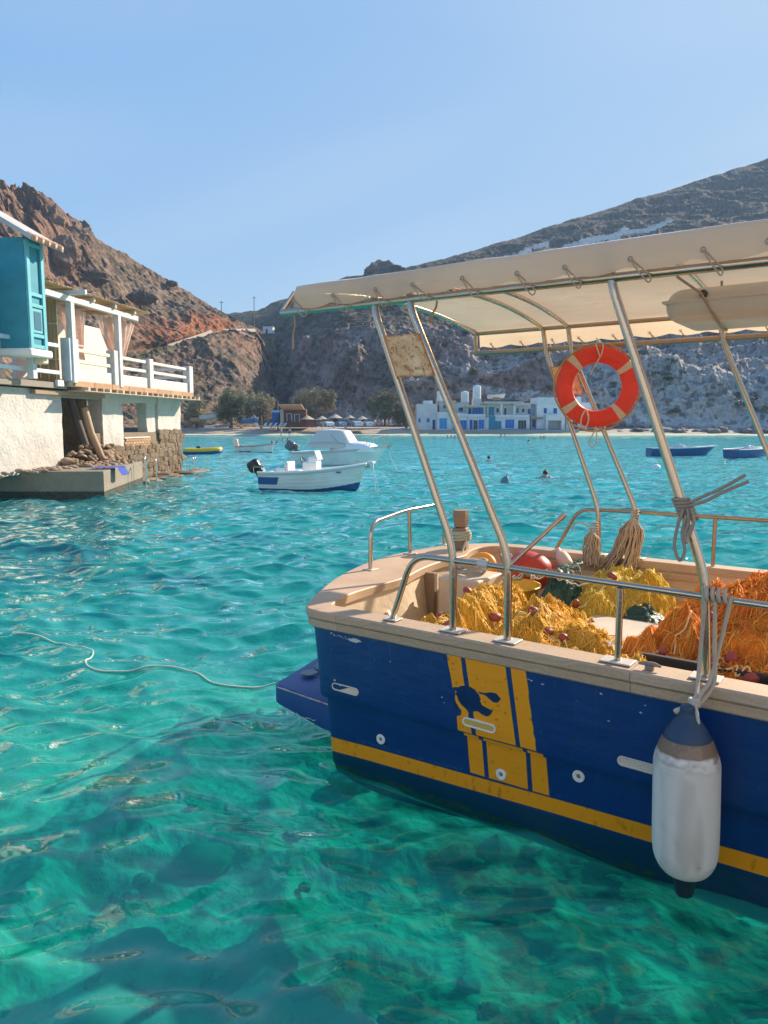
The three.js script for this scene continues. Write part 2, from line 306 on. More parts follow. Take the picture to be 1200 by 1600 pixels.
{
  const g = hillside(leftCols, 560, 300, -420, 470, (px, v, F) => {
    const crag = sstep(170, 60, px) * sstep(0.6, 0.9, v), road = Math.abs(v - 0.5) < 0.035 ? 0.1 : 1, foot = sstep(0.0, 0.12, v), edge = sstep(470, 440, px), ridge = 1 - 0.55 * sstep(0.9, 1, v) * (1 - crag);
    return [(0.5 + 0.9 * crag) * foot * edge * road * ridge, (0.75 + 1.5 * crag) * foot * road * (0.4 + 0.6 * edge) * ridge, (1 + crag) * road * foot];
  }, (p, n, px, v) => {
    const a = fbm(p.x * 0.09, p.y * 0.09, p.z * 0.09, 4), b = fbm(p.x * 0.4 + 30, p.y * 0.4, p.z * 0.4, 3), steep = sstep(0.80, 0.45, n.y);
    let c = mix3(SOIL, ROCK, sstep(0.4, 0.6, a));
    c = mix3(c, SCRUB, sstep(0.50, 0.62, b) * 0.85 * (1 - 0.5 * steep));
    c = mix3(c, DARK, sstep(0.56, 0.68, fbm(p.x * 0.16, p.y * 0.2 + 50, p.z * 0.16, 4)) * 0.8);
    const cut = sstep(0.5, 0.53, v) * sstep(0.78, 0.64, v) * sstep(180, 270, px) * sstep(385, 350, px) , red2 = sstep(0.22, 0.4, v) * sstep(0.5, 0.45, v) * sstep(230, 330, px) * 0.5;
    c = mix3(c, RED, clamp(cut * (0.55 + 0.6 * a) * sstep(0.72, 0.5, b * 0.8) + red2 * sstep(0.42, 0.6, a)));
    const sp = fbm(p.x * 1.1, p.y * 1.1, p.z * 1.1 + 40, 3); c = mix3(c, [0.055, 0.052, 0.03], sstep(0.54, 0.62, sp) * 0.8); c = mix3(c, [0.36, 0.28, 0.22], sstep(0.40, 0.34, sp) * 0.5);
    const crag = sstep(175, 90, px) * sstep(0.6, 0.8, v); c = mix3(c, [0.30, 0.175, 0.125], crag * 0.75 * sstep(0.35, 0.6, a + 0.15 * steep));
    const green = sstep(120, 190, px) * sstep(330, 250, px) * sstep(0.40, 0.46, v) * sstep(0.5, 0.47, v); c = mix3(c, [0.07, 0.09, 0.03], green * 0.85);
    if (Math.abs(v - 0.5) < 0.01 && px > 290) c = [0.34, 0.29, 0.25];
    return c;
  }, 3);
  struct('hillside_left', g, earthMat, true);
}
const rightCols = [ // foot, cliff, cliff top, slope, ridge
  { x: 330, s: [[300, 640], [318, 600], [335, 560], [352, 540], [372, 530]] },
  { x: 395, s: [[260, 650], [285, 615], [310, 575], [345, 540], [380, 512]] },
  { x: 425, s: [[215, 660], [240, 605], [280, 545], [330, 512], [400, 488]] },
  { x: 470, s: [[190, 664], [206, 600], [240, 530], [300, 488], [400, 452]] },
  { x: 540, s: [[182, 664], [194, 590], [220, 520], [280, 470], [390, 434]] },
  { x: 620, s: [[178, 664], [190, 585], [216, 520], [280, 462], [400, 421]] },
  { x: 700, s: [[176, 664], [188, 585], [216, 520], [300, 448], [420, 402]] },
  { x: 800, s: [[173, 664], [186, 580], [218, 515], [320, 432], [450, 374]] },
  { x: 900, s: [[166, 664], [180, 580], [222, 510], [340, 415], [480, 342]] },
  { x: 1000, s: [[160, 670], [174, 585], [225, 505], [360, 398], [510, 309]] },
  { x: 1136, s: [[155, 676], [168, 590], [228, 500], [390, 375], [540, 269]] },
  { x: 1200, s: [[150, 678], [165, 590], [230, 495], [400, 362], [550, 247]] },
  { x: 1800, s: [[120, 690], [138, 560], [210, 420], [360, 250], [480, 120]] },
];
{
  const g = hillside(rightCols, 760, 320, 330, 1500, (px, v, F) => {
    const cliff = sstep(0.02, 0.12, v) * sstep(0.62, 0.42, v), top = sstep(0.5, 0.7, v), edge = sstep(330, 400, px), ridge = 1 - 0.7 * sstep(0.93, 1, v);
    return [(1.0 * cliff + 0.7 * top) * edge * ridge + 0.03, (1.5 * cliff + 0.8 * top + 0.1) * ridge * (0.3 + 0.7 * edge), (1.3 * cliff + 0.7) * ridge];
  }, (p, n, px, v) => {
    const a = fbm(p.x * 0.05, p.y * 0.07, p.z * 0.05, 4), b = fbm(p.x * 0.35 + 30, p.y * 0.35, p.z * 0.35, 3), s = fbm(p.x * 0.03 + p.y * 0.16, p.y * 0.05, p.z * 0.12 + 4, 4);
    const cliff = sstep(0.62, 0.45, v);
    let c = mix3(mix3(SCRUB, [0.19, 0.145, 0.115], 0.75), mix3(GREY, [0.44, 0.31, 0.265], sstep(0.4, 0.62, a)), cliff);
    c = mix3(c, mix3(DARK, c, 0.45), sstep(0.5, 0.62, s) * 0.6);
    c = mix3(c, SCRUB, sstep(0.5, 0.6, b) * (1 - 0.75 * cliff));
    const strata = Math.sin(p.y * 0.9 + p.x * 0.28 + p.z * 0.1 + 7 * fbm(p.x * 0.06, p.y * 0.06, p.z * 0.06, 3)); c = mix3(c, c.map((q) => q * 0.68), cliff * sstep(0.55, 0.95, strata) * 0.7); c = mix3(c, c.map((q) => q * 1.3), cliff * sstep(-0.5, -0.95, strata) * 0.6);
    const pale = sstep(640, 800, px) * cliff * sstep(0.42, 0.56, s + 0.2 * sstep(800, 1050, px)) * sstep(0.5, 0.2, v); c = mix3(c, PALE, pale * 0.8);
    const wet = sstep(0.035, 0.0, v) * sstep(880, 960, px); c = mix3(c, [0.1, 0.085, 0.075], wet);
    const sp = fbm(p.x * 0.8, p.y * 0.8, p.z * 0.8 + 40, 3); c = mix3(c, [0.05, 0.048, 0.035], sstep(0.54, 0.64, sp) * 0.6); c = mix3(c, [0.30, 0.26, 0.23], sstep(0.42, 0.35, sp) * 0.35);
    const gul = sstep(475, 400, px) * sstep(0.7, 0.35, v); c = mix3(c, [0.06, 0.075, 0.04], gul * 0.6);
    return c;
  }, 17);
  struct('hillside_right', g, earthMat, true);
}
{ // far saddle behind the valley
  const cols = [{ x: 250, s: [[420, 620], [440, 520], [470, 505]] }, { x: 355, s: [[420, 620], [450, 510], [480, 492]] }, { x: 400, s: [[420, 620], [450, 500], [490, 485]] }, { x: 440, s: [[420, 620], [455, 490], [500, 471]] }, { x: 520, s: [[420, 620], [460, 470], [520, 440]] }];
  const g = hillside(cols, 160, 60, 250, 520, () => [0.5, 0.5, 0.6], (p) => mix3([0.12, 0.10, 0.07], SCRUB, sstep(0.4, 0.6, fbm(p.x * 0.2, p.y * 0.2, p.z * 0.2, 3))), 31);
  struct('hill_saddle', g, earthMat, true);
}
// the rock outcrop on the right ridge and smaller crags: rough boulders with their own facets
function boulder(r, seed, sx = 1, sy = 1, sz = 1, det = 12) {
  const g = new THREE.IcosahedronGeometry(r, det), P = g.attributes.position, v = V(0, 0, 0);
  for (let i = 0; i < P.count; i++) { v.fromBufferAttribute(P, i); const u = v.clone().normalize(), k = 0.62 + 0.75 * ridged(u.x * 1.4 + seed, u.y * 1.4, u.z * 1.4, 3) * 0.8 + 0.15 * (fbm(u.x * 6 + seed, u.y * 6, u.z * 6, 2) - 0.5); v.multiplyScalar(k); P.setXYZ(i, v.x * sx, v.y * sy, v.z * sz); }
  const m = mergeVertices(g.deleteAttribute('normal').deleteAttribute('uv')); m.computeVertexNormals();
  return m;
}
seabedStones();
const rockMat = mat([0.30, 0.19, 0.135], 0.95, { map: rep(TX.stain, 0.3), bumpMap: rep(TX.lumps, 0.25), bumpScale: 0.35 });
const darkRockMat = mat([0.17, 0.125, 0.10], 0.95, { map: rep(TX.stain, 0.2), bumpMap: rep(TX.lumps, 0.2), bumpScale: 0.5 });
for (const [px, py, F, w, h, label, m] of [
  [600, 424, 385, 17, 9, 'jagged dark rock outcrop breaking the right ridge line above the canopy', darkRockMat],
  [82, 352, 205, 9, 9, 'tall red brown crag on the top left of the hill', rockMat],
  [118, 372, 208, 8, 7, 'rough reddish crag below the notch of the left ridge', rockMat],
  [131, 356, 214, 3.0, 3.2, 'small upright rock tooth on the left ridge line', darkRockMat],
  [98, 395, 190, 7, 8, 'orange tinged rock face under the crags behind the blue house eave', rockMat],
  [268, 443, 240, 3, 1.6, 'low dark rock lump on the middle of the left ridge', darkRockMat],
  [150, 432, 185, 5, 3, 'dark boulder halfway down the left hill', darkRockMat],
  [222, 462, 205, 6, 3.2, 'large dark boulder above the pergola corner on the left hill', darkRockMat],
]) { const p = at(px, py, F), g = boulder(1, px, w * 0.62, h * 0.66, w * 0.5, 14); g.translate(p.x, p.y - h * 0.1, p.z); tag(obj('rock_outcrop', g, m), label, 'rock'); }
// low scrub: nobody could count it
{
  const bush = (() => { const r = rng(3), P = [], N = []; for (let i = 0; i < 46; i++) { const a = r() * 6.283, e = Math.acos(1 - r() * 1.1), R = 0.55 + 0.45 * r(), c = V(Math.sin(e) * Math.cos(a), Math.cos(e) * 0.75, Math.sin(e) * Math.sin(a)).multiplyScalar(R); for (let k = 0; k < 3; k++) { P.push(c.x + (r() - 0.5) * 0.62, c.y + (r() - 0.5) * 0.5, c.z + (r() - 0.5) * 0.62); } } const g = new THREE.BufferGeometry(); g.setAttribute('position', new THREE.Float32BufferAttribute(P, 3)); g.computeVertexNormals(); g.setAttribute('uv', new THREE.Float32BufferAttribute(new Float32Array(P.length / 3 * 2), 2)); return g; })();
  const spots = []; const r = rng(9);
  for (const [name, n] of [['hillside_left', 9000], ['hillside_right', 6500]]) {
    const g = tops.find((o) => o.name === name).geometry, P = g.attributes.position, N = g.attributes.normal;
    let c = 0, tries = 0; while (c < n && tries++ < n * 12) { const i = Math.floor(r() * P.count), x = P.getX(i), y = P.getY(i), z = P.getZ(i); if (N.getY(i) < 0.35 || y < 3.5 || fbm(x * 0.07, y * 0.07, z * 0.07, 3) < 0.36 + 0.3 * r()) continue; spots.push([x, y, z, (0.35 + 0.9 * r() * r()) * (name === 'hillside_right' ? 1.25 : 1.45), name === 'hillside_right' ? 1.0 : 0.5]); c++; }
  }
  const m = new THREE.InstancedMesh(bush, mat([1, 1, 1], 0.9, { side: THREE.DoubleSide }), spots.length), e = new THREE.Euler(), cc = new THREE.Color();
  spots.forEach(([x, y, z, s, kk], i) => { e.set(0, r() * 6.283, 0); M4.compose(V(x, y, z), Q.setFromEuler(e), V(s, s * (0.7 + 0.5 * r()), s)); m.setMatrixAt(i, M4); const k = r(); cc.setRGB(lerp(0.05, 0.14, k * k), lerp(0.052, 0.112, k * k), lerp(0.028, 0.062, k)); cc.multiplyScalar(kk); m.setColorAt(i, cc); });
  m.name = 'scrub'; scene.add(m); tag(stuff(m), 'low dry olive and grey scrub dotted over the hillsides', 'scrub');
}
// the beach: one sheet from below the water line back under the houses and the foot of the hills
{
  const g = grid(200, 60, (u, v) => { const x = lerp(-90, 130, u), F = lerp(118, 215, v), t = F - 142 - 2.2 * (fbm(x * 0.06, 1, 4, 2) - 0.5); return V(x, t < 0 ? t * 0.10 : Math.min(1.25, t * 0.11) + (t > 14 ? (t - 14) * 0.012 : 0) + 0.10 * (fbm(x * 0.5, F * 0.5, 2, 3) - 0.5), -F); },
    (u, v, p) => [p.x, p.z], (u, v, p) => { const k = fbm(p.x * 0.15, 3, p.z * 0.3, 4), t = sstep(0, 0.5, p.y); return mix3(mix3([0.30, 0.24, 0.18], [0.52, 0.42, 0.32], t), [0.36, 0.30, 0.24], sstep(0.5, 0.65, k) * 0.6); });
  struct('beach', g, mat([1, 1, 1], 0.95, { vertexColors: true, map: rep(TX.mottle, 0.2), bumpMap: rep(TX.bump, 0.5), bumpScale: 0.05 }), true);
  // the strip of foam where small waves break
  const f = grid(160, 3, (u, v) => { const x = lerp(-60, 110, u), s = 142 + 2.2 * (fbm(x * 0.06, 1, 4, 2) - 0.5); return V(x, 0.06 + 0.03 * Math.sin(v * 3.1), -(s - 2.4 + v * (1.6 + 1.4 * fbm(x * 0.3, 2, 5, 3)))); }, (u, v, p) => [p.x, p.z]);
  struct('shore_foam', f, mat([0.8, 0.82, 0.82], 0.7), true);
}

// ---------------------------------------------------------------- the fishing boat: a along its length from the stern corner, y up, b across from the near gunwale
const BO = [-0.478, 4.469], BA = [0.814, -0.5808], BB = [0.5808, 0.814];
const Bw = (a, y, b) => V(BO[0] + a * BA[0] + b * BB[0], y, -(BO[1] + a * BA[1] + b * BB[1]));
const BROT = Math.atan2(0.5808, 0.814);                       // turn about y that carries +x onto the boat's length (towards the bow)
const bbox = (w, h, d, a, y, b, bevel = 0, dry = 0) => { const p = Bw(a, y, b); return box(w, h, d, p.x, p.y, p.z, -BROT + dry, bevel); };
const boat = thing('fishing_boat', 'blue wooden fishing boat with yellow stripes, steel rails and a beige canopy', 'fishing boat');
const hullOuter = (() => {
  const key = [[8.3, 1.5], [8.0, 1.0], [7.3, 0.5], [6.3, 0.16], [5.2, 0.02], [4.0, 0], [3.0, 0], [2.0, 0], [1.0, 0], [0.4, 0], [0.05, 0.0], [-0.03, 0.04], [-0.12, 0.18], [-0.27, 0.48], [-0.44, 0.88], [-0.56, 1.3], [-0.62, 1.75], [-0.6, 2.15], [-0.52, 2.5], [-0.36, 2.78], [-0.14, 2.95], [0.1, 3.0], [1.0, 3.0], [2.5, 3.0], [4.0, 3.0], [5.2, 2.98], [6.3, 2.84], [7.3, 2.5], [8.0, 2.0], [8.3, 1.5]];
  const c = new THREE.CatmullRomCurve3(key.map(([a, b]) => V(a, 0, b)), false, 'centripetal'), pts = [];
  for (let i = 0; i < key.length - 1; i++) { const n = i > 8 && i < 22 ? 5 : 4; for (let j = 0; j < n; j++) pts.push(c.getPoint((i + j / n) / (key.length - 1))); }
  pts.push(c.getPoint(1));
  const out = pts.map((p, i) => { const q = pts[Math.max(0, i - 1)], r = pts[Math.min(pts.length - 1, i + 1)], t = r.clone().sub(q).normalize(); return { a: p.x, b: p.z, na: -t.z, nb: t.x }; });
  // outward normal: away from the middle of the boat
  for (const o of out) { const l = Math.hypot(o.na, o.nb); o.na /= l; o.nb /= l;  }
  let z = 0, k = out.findIndex((o) => o.a < 0.06); out.forEach((o, i) => { o.s = 0; });
  for (let i = k; i >= 0; i--) out[i].s = i === k ? out[k].a : out[i + 1].s + Math.hypot(out[i].a - out[i + 1].a, out[i].b - out[i + 1].b);
  for (let i = k + 1; i < out.length; i++) out[i].s = out[i - 1].s - Math.hypot(out[i].a - out[i - 1].a, out[i].b - out[i - 1].b);
  return out;
})();
const offNear = (y) => y < 0 ? 0.14 - y * 0.35 + 5.5 * y * y : y < 0.495 ? 0.14 - 0.065 * y / 0.495 : 0.036 - 0.024 * (y - 0.495) / 0.47;
const offStern = (y) => y < 0 ? 0.215 - y * 0.3 + 4 * y * y : y < 0.495 ? 0.215 + 0.04 * y / 0.495 : 0.135 - 0.075 * (y - 0.53) / 0.435;
const hullPt = (o, y) => Bw(o.a - o.na * offStern(y), y, o.b - o.nb * offNear(y));
const sternPts = hullOuter.filter((o) => o.a < 0.12 && o.b > 0 && o.b < 3).sort((p, q) => p.b - q.b);
const sternA = (b) => { for (let i = 1; i < sternPts.length; i++) if (b <= sternPts[i].b) { const p = sternPts[i - 1], q = sternPts[i]; return lerp(p.a, q.a, clamp((b - p.b) / (q.b - p.b))); } return 0.1; };
const onRing = (o, inset, y) => { // inset from the outline, mitred at the two stern corners
  let a = o.a - o.na * inset, b = o.b - o.nb * inset;
  if (inset > 0.02 && o.a < 1) { b = clamp(b, inset, 3 - inset); const s = (sternA(b + 0.02) - sternA(b - 0.02)) / 0.04; a = Math.max(a, sternA(b) + inset * Math.sqrt(1 + Math.min(1, s * s))); }
  return Bw(a, y, b);
};
{
  const W = 2025, H = 720, S = 450, cv = document.createElement('canvas'); cv.width = W; cv.height = H; const g = cv.getContext('2d');
  const X = (a) => (a + 0.3) * S, Y = (y) => (1.0 - y) * S, r = rng(77);
  g.fillStyle = 'rgb(12,54,112)'; g.fillRect(0, 0, W, H);
  for (let i = 0; i < 2600; i++) { const k = r(); g.fillStyle = k < 0.5 ? 'rgba(8,45,105,0.05)' : 'rgba(24,70,132,0.045)'; const w = 6 + r() * 60, h = 20 + r() * 150; g.beginPath(); g.ellipse(r() * W, r() * H, w / 2, h / 2, 0, 0, 6.3); g.fill(); }
  g.fillStyle = 'rgb(10,58,88)'; g.fillRect(0, Y(0.09), W, H);
  const poly = (pts, fill) => { g.fillStyle = fill; g.beginPath(); pts.forEach(([a, y], i) => i ? g.lineTo(X(a), Y(y)) : g.moveTo(X(a), Y(y))); g.closePath(); g.fill(); };
  const YEL = 'rgb(244,158,10)';
  poly([[-0.4, 0.085], [4.4, 0.245], [4.4, -0.7], [-0.4, -0.7]], 'rgb(10,56,86)');
  poly([[-0.4, 0.088], [-0.4, 0.192], [1.6, 0.257], [4.4, 0.345], [4.4, 0.247], [1.6, 0.169]], YEL);
  // the funnel of stripes
  const jag = (a0, y0, a1, y1, n, amp) => { const p = []; for (let i = 0; i <= n; i++) p.push([lerp(a0, a1, i / n) + (i % n ? (r() - 0.5) * amp : 0), lerp(y0, y1, i / n)]); return p; };
  poly([...jag(0.996, 0.97, 1.034, 0.76, 5, 0.004), [1.052, 0.752], [1.048, 0.70], [1.061, 0.662], [1.088, 0.642], [1.086, 0.615], [1.058, 0.6], [1.063, 0.52], [1.151, 0.52], ...jag(1.135, 0.62, 1.085, 0.97, 6, 0.004)], YEL);
  poly([[1.112, 0.97], [1.351, 0.97], [1.413, 0.522], [1.178, 0.52]], YEL);
  poly([[1.38, 0.97], ...jag(1.466, 0.97, 1.528, 0.522, 14, 0.008), [1.438, 0.522]], YEL);
  poly([[1.099, 0.515], [1.19, 0.515], [1.198, 0.259], [1.106, 0.259]], YEL); poly([[1.217, 0.515], [1.449, 0.515], [1.456, 0.263], [1.224, 0.26]], YEL); poly([[1.474, 0.515], [1.563, 0.515], [1.576, 0.265], [1.482, 0.262]], YEL);
  // the fish painted in blue across the stripes
  const FB = 'rgb(9,42,92)';
  g.fillStyle = FB; g.beginPath();
  [[1.034, 0.762], [1.05, 0.768], [1.075, 0.772], [1.084, 0.782], [1.114, 0.79], [1.146, 0.79], [1.172, 0.78], [1.196, 0.758], [1.207, 0.735], [1.203, 0.722], [1.215, 0.7], [1.25, 0.69], [1.279, 0.684], [1.262, 0.655], [1.24, 0.643], [1.215, 0.648], [1.19, 0.66], [1.165, 0.655], [1.152, 0.625], [1.148, 0.6], [1.13, 0.6], [1.132, 0.64], [1.115, 0.658], [1.085, 0.676], [1.068, 0.7], [1.062, 0.72], [1.05, 0.727], [1.06, 0.742], [1.05, 0.752]].forEach(([a, y], i) => i ? g.lineTo(X(a), Y(y)) : g.moveTo(X(a), Y(y))); g.closePath(); g.fill();
  g.beginPath(); [[1.19, 0.775], [1.225, 0.772], [1.27, 0.786], [1.3, 0.787], [1.328, 0.762], [1.308, 0.737], [1.285, 0.733], [1.262, 0.745], [1.235, 0.762], [1.2, 0.764]].forEach(([a, y], i) => i ? g.lineTo(X(a), Y(y)) : g.moveTo(X(a), Y(y))); g.closePath(); g.fill();
  g.beginPath(); [[1.034, 0.675], [1.06, 0.672], [1.072, 0.655], [1.076, 0.64], [1.05, 0.63]].forEach(([a, y], i) => i ? g.lineTo(X(a), Y(y)) : g.moveTo(X(a), Y(y))); g.closePath(); g.fill();
  // wear: chips, scuffs, runs of dirt
  const chip = (a, y, s, c = 'rgb(205,196,180)') => { g.fillStyle = c; g.beginPath(); for (let i = 0; i < 7; i++) { const t = i / 7 * 6.283, q = s * (0.5 + r()); g.lineTo(X(a) + Math.cos(t) * q * 1.4, Y(y) + Math.sin(t) * q * 0.7); } g.fill(); };
  for (let i = 0; i < 16; i++) chip(0.19 + i * 0.0125 + r() * 0.01, 0.925 - i * 0.0012 + (r() - 0.5) * 0.012, 1 + r() * (i > 10 ? 4.5 : 2)); chip(0.378, 0.912, 9); chip(0.365, 0.914, 7);
  for (const [a, y] of [[0.62, 0.83], [0.5, 0.93], [0.98, 0.66], [0.965, 0.69], [1.482, 0.905], [1.5, 0.9], [1.56, 0.895], [2.05, 0.86], [2.07, 0.9], [1.9, 0.78], [2.16, 0.78], [2.17, 0.78], [1.86, 0.91], [0.2, 0.63], [0.24, 0.6]]) chip(a, y, 1.6 + r() * 1.8);
  for (let i = 0; i < 90; i++) chip(r() * 4, r() * 0.85 + 0.12, 0.5 + r() * 0.9, 'rgba(170,180,190,0.7)');
  for (let i = 0; i < 230; i++) { const a = 0.3 + r() * 0.75 + (r() < 0.3 ? 0.8 * r() : 0), y = 0.222 + 0.033 * a + r() * r() * 0.035; g.strokeStyle = 'rgba(150,180,205,' + (0.12 + 0.3 * r()) + ')'; g.lineWidth = 0.6 + r(); g.beginPath(); g.moveTo(X(a), Y(y)); g.lineTo(X(a) + (r() - 0.2) * 16, Y(y) + (r() - 0.3) * 5); g.stroke(); }
  for (let i = 0; i < 130; i++) { g.fillStyle = 'rgba(60,35,5,' + (0.05 + 0.16 * r()) + ')'; const a = r() * 4, y = r() < 0.6 ? 0.12 + 0.033 * a + r() * 0.09 : 0.3 + r() * 0.65; g.beginPath(); g.ellipse(X(a), Y(y), 1 + r() * 5, 2 + r() * 12, 0.1, 0, 6.3); g.fill(); }
  for (let i = 0; i < 26; i++) { const x = X(1.0 + r() * 0.52), y = Y(0.6 + r() * 0.35); g.fillStyle = 'rgba(40,25,5,0.22)'; g.beginPath(); g.ellipse(x, y, 2 + r() * 3, 1 + r() * 3, 0, 0, 6.3); g.fill(); }
  for (let i = 0; i < 900; i++) { const a = r() * 4.4 - 0.2, y = 0.3 + r() * 0.66, up = r() < 0.5; g.strokeStyle = up ? 'rgba(120,150,185,' + (0.02 + 0.05 * r()) + ')' : 'rgba(2,14,40,' + (0.03 + 0.07 * r()) + ')'; g.lineWidth = 0.5 + 1.6 * r(); g.beginPath(); g.moveTo(X(a), Y(y)); g.lineTo(X(a) + (r() - 0.5) * 90, Y(y) + (r() - 0.5) * 5); g.stroke(); }
  for (let i = 0; i < 60; i++) { const a = r() * 4.2, y = 0.93, L = 30 + 160 * r(); const q = g.createLinearGradient(0, Y(y), 0, Y(y) + L); q.addColorStop(0, 'rgba(170,180,190,' + (0.05 + 0.09 * r()) + ')'); q.addColorStop(1, 'rgba(170,180,190,0)'); g.fillStyle = q; g.fillRect(X(a), Y(y), 1 + 3 * r(), L); }
  for (let i = 0; i < 260; i++) { const a = 1.75 + 0.9 * r() * r() , y = 0.25 + 0.55 * r(); g.strokeStyle = 'rgba(160,175,195,' + (0.05 + 0.16 * r()) + ')'; g.lineWidth = 0.5 + r(); g.beginPath(); g.moveTo(X(a), Y(y)); g.lineTo(X(a) + (r() - 0.5) * 14, Y(y) + 6 * r()); g.stroke(); }
  g.fillStyle = 'rgba(60,80,40,0.55)'; for (let i = 0; i < 500; i++) { const a = r() * 4.5 - 0.3, y = 0.02 - r() * r() * 0.12; g.beginPath(); g.ellipse(X(a), Y(y), 3 + r() * 9, 2 + r() * 4, 0, 0, 6.3); g.fill(); }
  const t = new THREE.CanvasTexture(cv); t.colorSpace = THREE.SRGBColorSpace; t.wrapS = t.wrapT = THREE.ClampToEdgeWrapping;
  const paint = mat([1, 1, 1], 0.36, { map: t, roughnessMap: rep(TX.mottle, 1), bumpMap: rep(TX.bump, 2), bumpScale: 0.004, clearcoat: 0.15, clearcoatRoughness: 0.3 });
  const Ys = [-0.46, -0.38, -0.3, -0.2, -0.12, -0.05, 0.05, 0.15, 0.25, 0.35, 0.46, 0.493, 0.496, 0.512, 0.53, 0.6, 0.7, 0.8, 0.9, 0.97];
  const yOff = (o, y) => { if (y > 0.494 && y < 0.52) { const k = y < 0.5 ? 0.012 : 0.004; return Bw(o.a - o.na * (offStern(0.53) + k), y, o.b - o.nb * (offNear(0.53) + k)); } return hullPt(o, y); };
  const n = hullOuter.length - 1, pos = [], uv = [], idx = [];
  Ys.forEach((y, j) => hullOuter.forEach((o, i) => { const p = yOff(o, y); p.y += 0; const q = fbm(o.s * 2.3, y * 3, 4, 2) - 0.5; p.x -= 0.006 * q * BB[0]; p.z += 0.006 * q * BB[1]; pos.push(p.x, p.y, p.z); uv.push((o.s + 0.3) / 4.5, (y + 0.6) / 1.6); if (i < n && j < Ys.length - 1) { const b = j * (n + 1) + i, c = b + n + 1; idx.push(b, c, b + 1, b + 1, c, c + 1); } }));
  const hg = new THREE.BufferGeometry(); hg.setAttribute('position', new THREE.Float32BufferAttribute(pos, 3)); hg.setAttribute('uv', new THREE.Float32BufferAttribute(uv, 2)); hg.setIndex(idx); hg.userData.keepUV = true;
  const hc = toCreasedNormals(hg, 0.6); hc.userData.keepUV = true;
  obj('hull', hc, paint, boat);
  // bottom and inside lining
  const lin = mat([0.85, 0.70, 0.52], 0.6, { map: rep(TX.stain, 0.7), bumpMap: rep(TX.bump, 2), bumpScale: 0.004 });
  const ringMesh = (insetA, yA, insetB, yB) => { const P = [], I = []; hullOuter.forEach((o, i) => { const p = onRing(o, insetA(o), yA), q = onRing(o, insetB(o), yB); P.push(p.x, p.y, p.z, q.x, q.y, q.z); if (i < n) { const k = i * 2; I.push(k, k + 1, k + 2, k + 2, k + 1, k + 3); } }); const g = new THREE.BufferGeometry(); g.setAttribute('position', new THREE.Float32BufferAttribute(P, 3)); g.setIndex(I); g.computeVertexNormals(); return g; };
  const deckIn = (o) => 0.135 + 0.33 * sstep(0.1, 1.1, o.b) * sstep(2.98, 2.2, o.b) * (o.a < 0.3 ? 1 : 0);
  obj('inner_bulwark', ringMesh((o) => deckIn(o), 1.0, (o) => deckIn(o) + 0.06, 0.5), lin, boat);
  // sole
  const sh = [[8, 1.5], [7.2, 0.7], [6.2, 0.32], [5.2, 0.18], [0.4, 0.15], [0.2, 0.3], [0.0, 0.6], [-0.2, 1.0], [-0.3, 1.5], [-0.25, 2.2], [0.0, 2.7], [0.3, 2.85], [5.2, 2.82], [6.2, 2.68], [7.2, 2.3]];
  { const q = new THREE.ShapeGeometry(new THREE.Shape(sh.map(([a, b]) => new THREE.Vector2(a, b)))), p = q.attributes.position, nn = q.attributes.normal; for (let k = 0; k < p.count; k++) { const w = Bw(p.getX(k), 0.55, p.getY(k)); p.setXYZ(k, w.x, w.y, w.z); nn.setXYZ(k, 0, 1, 0); } obj('deck', q, mat([0.72, 0.68, 0.60], 0.6, { map: rep(TX.stain, 0.9), side: THREE.DoubleSide }), boat); }
  // cap rail: planks end to end, a moulding under each
  const wood = [mat([0.60, 0.44, 0.30], 0.62, { map: rep(TX.wood, 1.6, 1.6), bumpMap: rep(TX.wood, 1.6, 1.6), bumpScale: 0.003 }), mat([0.56, 0.41, 0.28], 0.66, { map: rep(TX.wood, 1.3, 1.3), bumpMap: rep(TX.wood, 1.3, 1.3), bumpScale: 0.003 }), mat([0.63, 0.47, 0.33], 0.6, { map: rep(TX.wood, 1.8, 1.8), bumpMap: rep(TX.wood, 1.8, 1.8), bumpScale: 0.003 })];
  const strip = (i0, i1, sec, gap = 0) => { // section points [inset, y] swept along the outline between two of its points
    const P = [], U = [], I = [], m = sec.length, N = i1 - i0;
    for (let i = i0; i <= i1; i++) { let o = hullOuter[i]; sec.forEach(([d, y], k) => { const p = onRing(o, typeof d === 'function' ? d(o) : d, y); if (gap && (i === i0 || i === i1)) { const e = hullOuter[i === i0 ? i + 1 : i - 1], q = onRing(e, typeof d === 'function' ? d(e) : d, y); p.addScaledVector(q.sub(p).normalize(), gap); } P.push(p.x, p.y, p.z); U.push(o.s, (typeof d === 'function' ? d(o) : d) + y); }); }
    for (let i = 0; i < N; i++) for (let k = 0; k < m; k++) { const a = i * m + k, b = i * m + (k + 1) % m; I.push(a, a + m, b, b, a + m, b + m); }
    for (const e of [0, N]) for (let k = 1; k < m - 1; k++) I.push(e * m, e * m + k, e * m + k + 1);
    const g = new THREE.BufferGeometry(); g.setAttribute('position', new THREE.Float32BufferAttribute(P, 3)); g.setAttribute('uv', new THREE.Float32BufferAttribute(U, 2)); g.setIndex(I); const c = toCreasedNormals(g, 0.5); c.userData.keepUV = true; return c;
  };
  const k0 = hullOuter.findIndex((o) => o.a < 0.06);
  const sec = [[-0.012, 1.012], [-0.012, 1.05], [-0.004, 1.06], [0.15, 1.06], [0.156, 1.052], [0.156, 1.0], [0.0, 1.0]], mould = [[0.012, 0.945], [0.0, 0.955], [-0.001, 0.998], [0.1, 0.998], [0.1, 0.945]];
